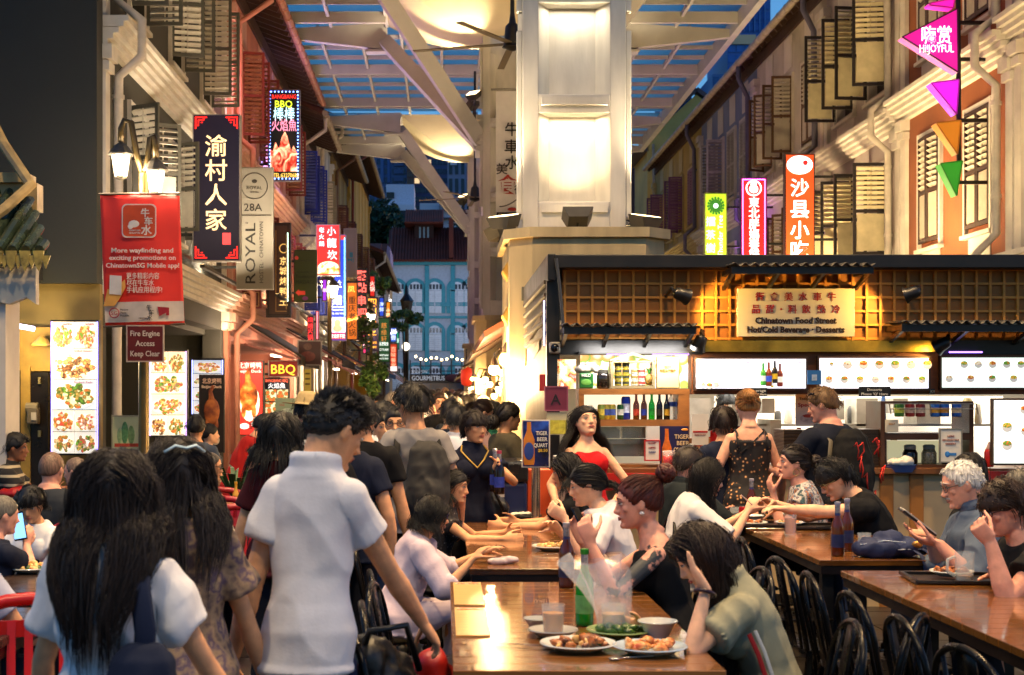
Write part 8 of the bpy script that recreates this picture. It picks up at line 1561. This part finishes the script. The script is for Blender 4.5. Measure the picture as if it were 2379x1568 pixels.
far = [('man with glasses in a black tee coming down the street', (1024, 910), 17, 178, 'm', 'f', '121214', 'short', '2a1a10', '1a1a1a'), ('fair haired woman beside the man in the black tee', (1009, 924), 18, 180, 'f', 'f', 'b8a8a0', 'pony', '9a7440', None), ('dark haired man in navy tee with his back turned, mid street', (1046, 927), 12.6, -20, 'm', 'a', '1a2030', 'short', '0c0806', None), ('man in black top before the stalls', (1083, 918), 16, -30, 'm', 'a', '101014', 'short', '0c0806', None), ('woman in red top at the second stall', (1105, 916), 18.5, -60, 'f', 'a', '8a2a24', 'bob', '0c0806', None), ('man in grey cap reaching up to the stall', (1123, 917), 17.5, -60, 'm', 'a', '5a6a60', 'crop', '6a6a64', None), ('man in dark blue among the far crowd', (1040, 909), 22, 20, 'm', 'b', '2a3040', 'short', '0c0806', None), ('man in white tee with a strap at the crowd edge', (987, 905), 19, 170, 'm', 'f', 'c8c4c0', 'crop', '3a2a1c', None), ('tall man in blue tee deep in the crowd', (1004, 905), 24, 180, 'm', 'b', '3a4a6a', 'short', '0c0806', None), ('woman in brown top deep in the crowd', (1062, 908), 26, 200, 'f', 'a', '6a4a34', 'bob', '1a0c06', None), ('man in dark shirt by the far bulbs', (1077, 909), 24, 0, 'm', 'a', '1c1c22', 'short', '0c0806', None), ('grey haired man in blue tee in profile', (911, 908), 19, -80, 'm', 'p', '3a4a60', 'crop', '7a746a', None), ('woman in grey tee near the street tree', (924, 909), 21, 150, 'f', 'a', '8a8a80', 'bob', '120a06', None), ('bald man far down the street', (1034, 899), 31, 0, 'm', 'f', 'a8946a', 'crop', '7a6248', None), ('man in orange tee far down the street', (1050, 903), 33, 10, 'm', 'f', 'b07a40', 'crop', '5a4030', None), ('woman in white by the shop awnings', (886, 918), 20, 120, 'f', 'a', 'c0b8b0', 'bob', '120a06', None), ('man in green shirt near the last awning', (950, 906), 27, 180, 'm', 'a', '3a5a3a', 'short', '0c0806', None), ('woman in black crossing behind the crowd', (968, 909), 29, -90, 'f', 'a', '141418', 'bob', '120a06', None), ('man in pale shirt at the crowd end', (1018, 903), 36, 180, 'm', 'a', 'a8a49c', 'short', '0c0806', None), ('woman in red far behind the black tee man', (1068, 904), 36, 0, 'f', 'a', '8a3028', 'bob', '120a06', None), ('man in navy shirt at the last stalls', (1090, 908), 30, -40, 'm', 'a', '1c2438', 'short', '0c0806', None), ('woman in yellow tee by the third stall', (1098, 914), 23, -70, 'f', 'a', 'b09040', 'pony', '120a06', None), ('boyish figure in dark tee between the stalls and crowd', (1058, 921), 15, 5, 'm', 'a', '20242c', 'short', '0c0806', None), ('woman in teal dress behind the fair haired woman', (998, 915), 21, 185, 'f', 'a', '2a5a5a', 'bob', '120a06', None)]
for lb, px, Y_, yw, sx, sk_, c, st, hc_, gl in far:
 P(lb, px, Y_, yw, sx, skin=sk_, hair=dict(style=st, n=0 if st == 'crop' else 90, L=.55 if st == 'bob' else .3, r=.03, col=hc_, th=.03 if st == 'crop' else .12), top=dict(mat=cl(c)), bottom=pants(), vox=.016 if Y_ > 18 else .013, face=abs(((yw + 180) % 360) - 180) > 60, glasses=gl, arms={'R': (.14, .1, .02), 'L': (-.15, .04, -.05)})
# ================================================================ central tables
P('girl in pale pink puff blouse with glasses leaning on the table', (1006, 1147), 7.15, -78, 'f', 'sit', lean=26, head=(4, 8, 0), hair=dict(style='bob', n=1100, kids=6, L=1.5, r=.02, front=.3, th=.08), top=dict(mat=cl('c4b0b8', .3), sleeve=1.25, loose=.018, puff=.02, wr=.012), bottom=pants('c0b0b8'), glasses='4a2a7a', arms={'R': dict(px=(1098, 1300, 6.98), e=(.6, .1, -1), palm=(0, 0, -1)), 'L': dict(px=(1120, 1285, 7.3), e=(-.6, 0, -1), palm=(0, 0, -1))}, vox=.006)
P('woman with long black hair stretching her arm over the table', (1058, 1087), 8.75, -98, 'f', 'sit', lean=16, head=(-4, 8, -6), hair=dict(style='long', n=1000, kids=6, L=1.8, r=.022, th=.08, part=.2), top=dict(mat=vor('2a2626', 'b8b0a8', '6a6460', 45), sleeve=.4), bottom=pants(), arms={'R': dict(px=(1170, 1252, 8.45), e=(.7, .0, -1), palm=(-1, 0, -.3), curl=.4), 'L': dict(t=(-.12, .3, .17), e=(-.8, 0, -.8))}, vox=.007)
P('woman with smooth black hair leaning in by the kiosk side', (1312, 1047), 9.3, 70, 'f', 'sit', lean=16, head=(10, 12, 0), hair=dict(style='long', n=800, L=1.6, r=.026, th=.09), top=dict(mat=BLK, sleeve=.6), bottom=pants(), arms={'L': dict(t=(-.1, .33, .15)), 'R': (.1, .33, .15)}, face=True, vox=.009)
P('girl in white tee with ponytail eating noodles', (1356, 1071), 8.0, 82, 'f', 'sit', lean=24, head=(2, 14, 0), skin='l', hair=dict(style='pony', n=600, L=1.4, tie=-.15, tail=1.0, r=.02), top=dict(mat=cl('ccc6c6'), sleeve=.75, loose=.018, wr=.011), bottom=pants(), arms={'L': dict(px=(1312, 1205, 7.75), e=(-.5, -.2, -1), palm=(.3, -.6, -.4), curl=1.1, hd=(0, .8, .6)), 'R': dict(px=(1300, 1235, 8.1), e=(.6, 0, -1), palm=(-.4, 0, -1), curl=.7)}, vox=.007)
tt = P('red haired woman with a bun and tattooed arm holding a phone', (1478, 1098), 6.35, 84, 'f', 'sit', lean=20, head=(2, 8, 0), skin='p', hair=dict(style='bun', n=900, L=1.7, tie=.42, bun=.2, col='4a1608', th=.05, r=.014, front=.5), top=dict(mat=BLK, sleeve=0, neck=.262), bottom=pants('101012'), arms={'L': dict(px=(1372, 1262, 6.15), e=(-.35, -.1, -1), palm=(.8, -.3, .2), curl=.9, hd=(.15, .35, 1)), 'R': dict(px=(1352, 1255, 6.4), e=(.4, -.1, -1), palm=(-.8, -.2, .2), curl=.9, hd=(0, .3, 1))}, vox=.006)
phone('black phone held up by the tattooed woman', at(1350, 1212, 6.25), Mx.Rotation(R(62), 3, 'Z') @ Mx.Rotation(R(-28), 3, 'X'))
# the tattoo is ink in her skin: a blotch round the upper arm
mt = skin_mat('p').copy(); nt = mt.node_tree; bs_ = nt.nodes['Principled BSDF']; src = bs_.inputs['Base Color'].links[0].from_socket; tc = nt.nodes.new('ShaderNodeTexCoord'); nz_ = nt.nodes.new('ShaderNodeTexNoise'); nz_.inputs['Scale'].default_value = 20; nz_.inputs['Detail'].default_value = 6
sh, el, _w = tt['J']['L']; pc = tt['X'](sh.lerp(el, .5)) - tt['o'].location; vd = nt.nodes.new('ShaderNodeVectorMath'); vd.operation = 'DISTANCE'; vd.inputs[1].default_value = pc; nt.links.new(tc.outputs['Object'], vd.inputs[0]); nt.links.new(tc.outputs['Object'], nz_.inputs['Vector'])
ma = nt.nodes.new('ShaderNodeMath'); ma.operation = 'MULTIPLY_ADD'; ma.inputs[1].default_value = -2.1; nt.links.new(vd.outputs['Value'], ma.inputs[0]); nt.links.new(nz_.outputs[0], ma.inputs[2]); mr = nt.nodes.new('ShaderNodeMapRange'); mr.inputs['From Min'].default_value = .23; mr.inputs['From Max'].default_value = .29; nt.links.new(ma.outputs[0], mr.inputs['Value']); mx = nt.nodes.new('ShaderNodeMix'); mx.data_type = 'RGBA'; mx.inputs['B'].default_value if False else None
nt.links.new(mr.outputs[0], mx.inputs[0]); nt.links.new(src, mx.inputs[6]); mx.inputs[7].default_value = (.035, .04, .045, 1); nt.links.new(mx.outputs[2], bs_.inputs['Base Color']); tt['o'].data.materials[0] = mt
m = MB(); m.ball(tt['q'](-.36, -.02, -.2), .012); m.v = [p - tt['o'].location for p in m.v]; m.build('earring', mat('d8d0c0', .2, metal=.6), tt['o'], world=False, smooth=True)
ol = P('girl in olive polo with her hand over her face', (1596, 1198), 5.0, 82, 'f', 'sit', thick=.8, lean=30, head=(-4, 34, 0), skin='l', hair=dict(style='long', n=1700, kids=11, L=2.4, r=.02, free=1, col='25140a', th=.1, part=-.1, seg=10), top=dict(mat=cl('8e8b72', .25), sleeve=.62, loose=.017, collar=True, wr=.008), bottom=pants('1c1c22'), arms={'L': dict(px=(1640, 1368, 4.82), e=(-.2, -.1, -1), palm=(.1, -1, .1), curl=.25, hd=(.12, .55, .9), thumb=1), 'R': dict(t=(.1, .3, .15))}, vox=.006)
J = ol['J']['L']; m = MB(); w_ = ol['X'](J[1].lerp(J[2], .93)); d_ = (J[2] - J[1]).normalized(); o_ = d_.orthogonal().normalized(); p_ = d_.cross(o_); m.tube([w_ + (o_ * cos(a_) + p_ * sin(a_)) * .034 for a_ in [i * pi / 8 for i in range(17)]], .007, 6); m.v = [p - ol['o'].location for p in m.v]; m.build('bracelet', mat('2a1420', .3), ol['o'], world=False, smooth=True)
m = MB(); X_, S_ = ol['X'], ol['S']
for dx, nm in ((0, 'r'), (.016, 'w')):
 pass
m.tube([X_(S_(z, -.112 - (.0 if z > .03 else .012), .0 + (.02 - z * .05))) for z in (.2, .15, .1, .05, 0, -.05)], .008, 6, flat=.4); m.v = [p - ol['o'].location for p in m.v]; m.build('red_stripe', mat('9a1414', .7), ol['o'], world=False); m = MB(); m.tube([X_(S_(z, -.112 - (.0 if z > .03 else .012), -.015 + (.02 - z * .05))) for z in (.2, .15, .1, .05, 0, -.05)], .006, 6, flat=.4); m.v = [p - ol['o'].location for p in m.v]; m.build('white_stripe', mat('c8c4bc', .7), ol['o'], world=False)
# ================================================================ at and before the kiosk
P('girl in red singlet looking up at the menu boards', (1357, 940), 10.2, 184, 'f', head=(14, -16, 0), skin='l', hair=dict(style='long', n=1100, kids=6, L=2.3, r=.02, col='120a06', th=.08, part=.1), top=dict(mat=cl('b0141a'), sleeve=0, neck=.252), bottom=pants('14141a'), arms={'R': (.14, .06, .0), 'L': dict(t=(-.1, .1, .02), e=(-.9, -.2, -.3))}, vox=.007)
P('man in dark jacket with short greying hair facing the counter', (1598, 1034), 9.65, -58, 'm', 'sit', lean=8, head=(-10, 2, 0), skin='p', hair=dict(n=350, th=.07, col='2a2018', L=.2), top=dict(mat=cl('1c2224'), sleeve=1.8, loose=.02, collar=True), bottom=pants(), arms={'R': (.12, .28, .15), 'L': (-.1, .3, .15)}, vox=.009)
P('woman with very long black hair in white top eating', (1652, 1058), 8.95, -84, 'f', 'sit', lean=26, head=(0, 16, 0), skin='l', hair=dict(style='long', n=1300, kids=6, free=1, L=2.4, r=.024, th=.08, col='0c0706', seg=11), top=dict(mat=cl('c0bcbc'), sleeve=.9, loose=.015), bottom=pants(), arms={'R': dict(px=(1738, 1185, 8.8), e=(.5, -.1, -1), palm=(-.4, .2, -.8), curl=.8), 'L': dict(px=(1735, 1190, 9.1), e=(-.5, 0, -1), curl=.7)}, vox=.007)
m = MB(); m.tube([at(1757, 1180, 8.8), at(1722, 1150, 8.78)], .004, 5); tag(m.build('chopsticks', mat('c8a8a0', .4)), 'pale chopsticks in the hand of the woman eating', 'chopsticks')
fd = P('woman in black floral sundress ordering at the counter', (1736, 898), 10.2, 4, 'f', head=(-6, 12, 0), skin='f', hair=dict(style='bun', n=500, L=1.5, tie=.1, bun=.2, col='9a6a34', th=.05, r=.014), top=dict(mat=fl1, sleeve=0, neck=.24, hem=-.08, name='dress_top'), bottom=dict(mat=fl1, skirt=.26, name='skirt'), arms={'R': dict(t=(.17, .1, -.03)), 'L': dict(t=(-.17, .08, -.03))}, vox=.008)
m = MB(); X_, S_ = fd['X'], fd['S']
for k in (-1, 1): m.tube([X_(S_(z, k * x, y)) for z, x, y in ((.2, .062, -.066), (.24, .064, -.064), (.272, .062, -.045), (.288, .06, -.008), (.27, .06, .04), (.24, .055, .068))], .009 , 6, flat=.5)
m.tube([X_(S_(.19, -.05, -.066)), X_(S_(.235, 0, -.066)), X_(S_(.28, .055, -.035))], .006, 6); m.v = [p - fd['o'].location for p in m.v]; m.build('dress_strap', fl1, fd['o'], world=False, smooth=True)
nv = P('man in navy tee with sunglasses on his head at the counter', (1905, 892), 10.05, 32, 'm', head=(28, 14, 0), skin='p', hair=dict(n=500, th=.07, col='5a4022', L=.2, r=.014), top=dict(mat=cl('161a26')), bottom=pants('2a3448'), arms={'L': dict(t=(-.12, .22, .1)), 'R': dict(t=(.12, .2, .12))}, vox=.008, thick=1.08)
strap_bag('black backpack with tangled red cords on the navy tee man', nv, cl('141414'), pack=dict(z=.13, x=.0, y=-.125, r=(.1, .055, .15)), trim=cl('6a6458'), red=True)
m = MB(); q, hs = nv['q'], nv['hs']; m.tube([q(-.3, .12, .36), q(-.15, .3, .38), q(.15, .3, .38), q(.3, .12, .36)], .035 * hs, 6); m.tube([q(.3, .12, .36), q(.37, -.1, .1)], .012 * hs, 5); m.tube([q(-.3, .12, .36), q(-.37, -.1, .1)], .012 * hs, 5); m.v = [p - nv['o'].location for p in m.v]; m.build('sunglasses', mat('101014', .15), nv['o'], world=False, smooth=True)
P('woman with dark bob in navy waiting left of the floral dress', (1680, 942), 10.3, -10, 'f', hair=dict(style='bob', n=500, L=.55, r=.024, col='1a0c06', th=.12), top=dict(mat=NVY), bottom=pants(), face=False, vox=.009, head=(0, 6, 0))
P('kiosk worker in red shirt behind the counter', (1690, 905), 12.0, 175, 'm', head=(0, 20, 0), hair=dict(n=200), top=dict(mat=cl('a81814')), bottom=pants(), vox=.011, arms={'R': (.14, .2, .08), 'L': (-.14, .2, .08)})
bn = P('woman in floral top with dark bun resting chin on hand', (1850, 1031), 9.75, 78, 'f', 'sit', lean=22, head=(8, -4, 0), skin='p', hair=dict(style='bun', n=600, L=1.4, tie=.0, bun=.2, col='1c100a', th=.07), top=dict(mat=ramp_mat('noise', [(.35, '20404a'), (.47, 'b8b0a8'), (.55, '284a6a'), (.63, 'a86a30'), (.7, '1c2a34')], 24, rough=.85), sleeve=.25), bottom=pants(), arms={'L': dict(px=(1797, 1148, 9.55), e=(-.3, .2, -1), palm=(.4, -.9, .2), curl=.7, hd=(.1, .35, 1)), 'R': dict(px=(1800, 1180, 9.75), e=(.6, 0, -1), palm=(0, 0, -1))}, vox=.007)
m = MB(); q, hs = bn['q'], bn['hs']; m.tube([q(-.37, -.02 + .09 * cos(a_), -.27 + .09 * sin(a_)) for a_ in [i * pi / 8 for i in range(17)]], .012 * hs, 5); m.v = [p - bn['o'].location for p in m.v]; m.build('earring', mat('c8a860', .2, metal=.9), bn['o'], world=False)
P('young man in black tee bent low over his food', (1918, 1056), 9.0, 92, 'm', 'sit', lean=38, head=(0, 34, 0), skin='l', hair=dict(style='fringe', n=700, L=.42, r=.02, th=.13), top=dict(mat=BLK), bottom=pants(), glasses='a08a50', arms={'L': dict(px=(1815, 1182, 8.75), e=(-.5, -.1, -1), palm=(0, 0, -1), curl=.6), 'R': dict(px=(1800, 1170, 9.1), e=(.6, 0, -1), palm=(-.3, 0, -1), curl=.8)}, vox=.007)
om = P('white haired old man with glasses reading a black book', (2222, 1058), 7.3, 84, 'm', 'sit', lean=12, head=(-3, 18, 0), skin='p', hair=dict(n=500, th=.035, clump=.02, col='c8c4bc', L=.08, r=.014, front=.55), top=dict(mat=cl('4a5668', .25), sleeve=1.35, loose=.02, collar=True, wr=.012), bottom=pants('3a3a40'), glasses='3a3632', arms={'L': dict(px=(2180, 1262, 7.05), e=(-.4, -.3, -1), palm=(.3, -.3, 1), curl=.6, hd=(.3, 1, .15)), 'R': dict(px=(2160, 1245, 7.35), e=(.4, -.2, -1), palm=(-.3, -.3, 1), curl=.6, hd=(-.1, 1, .2))}, vox=.006, thick=1.08)
m = MB(); q, hs = om['q'], om['hs']; m.tube([q(-.12, .385, -.235), q(0, .42, -.2), q(.12, .385, -.235)], [.015 * hs, .035 * hs, .015 * hs], 6); m.v = [p - om['o'].location for p in m.v]; m.build('moustache', mat('8e8a84', .9), om['o'], world=False, smooth=True)
t = thing('book', 'black covered book held open by the old man', 'book', at(2135, 1218, 7.2)); Mb = Mx.Translation(at(2130, 1212, 7.2)) @ Mx.Rotation(R(80), 4, 'Z') @ Mx.Rotation(R(-52), 4, 'X'); m = MB(Mb); m.box(-.1, -.006, -.1, .1, .006, .1); m.build('cover', mat('121013', .4), t, bevel=.003); m = MB(Mb); m.box(-.096, -.012, -.096, .094, -.0065, .096); m.build('pages', mat('b8b0a0', .7), t)
ea = P('brown haired man in black tee and glasses biting food', (2318, 1105), 6.35, 88, 'm', 'sit', lean=34, head=(6, 18, 0), skin='p', hair=dict(style='fringe', n=800, L=.35, r=.018, col='2e1c0e', th=.13), top=dict(mat=cl('141416'), loose=.02), bottom=pants(), glasses='1c1814', arms={'L': dict(px=(2302, 1262, 6.12), e=(-.2, -.1, -1), palm=(.6, -.3, .3), curl=1.5, hd=(.05, .6, .8), thumb=-1), 'R': dict(px=(2320, 1345, 6.45), e=(.4, .0, -.8), palm=(0, 0, -1))}, vox=.006, thick=1.1)
m = MB(); m.ball(at(2278, 1228, 6.2), (.035, .025, .022)); m.ball(at(2266, 1226, 6.2), (.02, .02, .016)); tag(remesh(m, 'chicken_piece', fm1, .005, wr=.006, wf=40), 'golden chicken piece at the eating man\'s mouth', 'food')
P('grey haired woman behind the eating man', (2372, 1088), 7.8, 70, 'f', 'sit', lean=6, hair=dict(style='bob', n=500, L=.5, r=.02, col='5a5650'), top=dict(mat=cl('4a4a4c')), bottom=pants(), vox=.009)
P('woman with long black hair seated behind the old man', (2252, 1050), 8.9, 60, 'f', 'sit', lean=6, hair=dict(style='long', n=500, L=1.6, r=.026), top=dict(mat=BLK), bottom=pants(), face=False, vox=.009)
for o in [o for o in bpy.data.objects if o.name == 'x']: bpy.data.objects.remove(o)
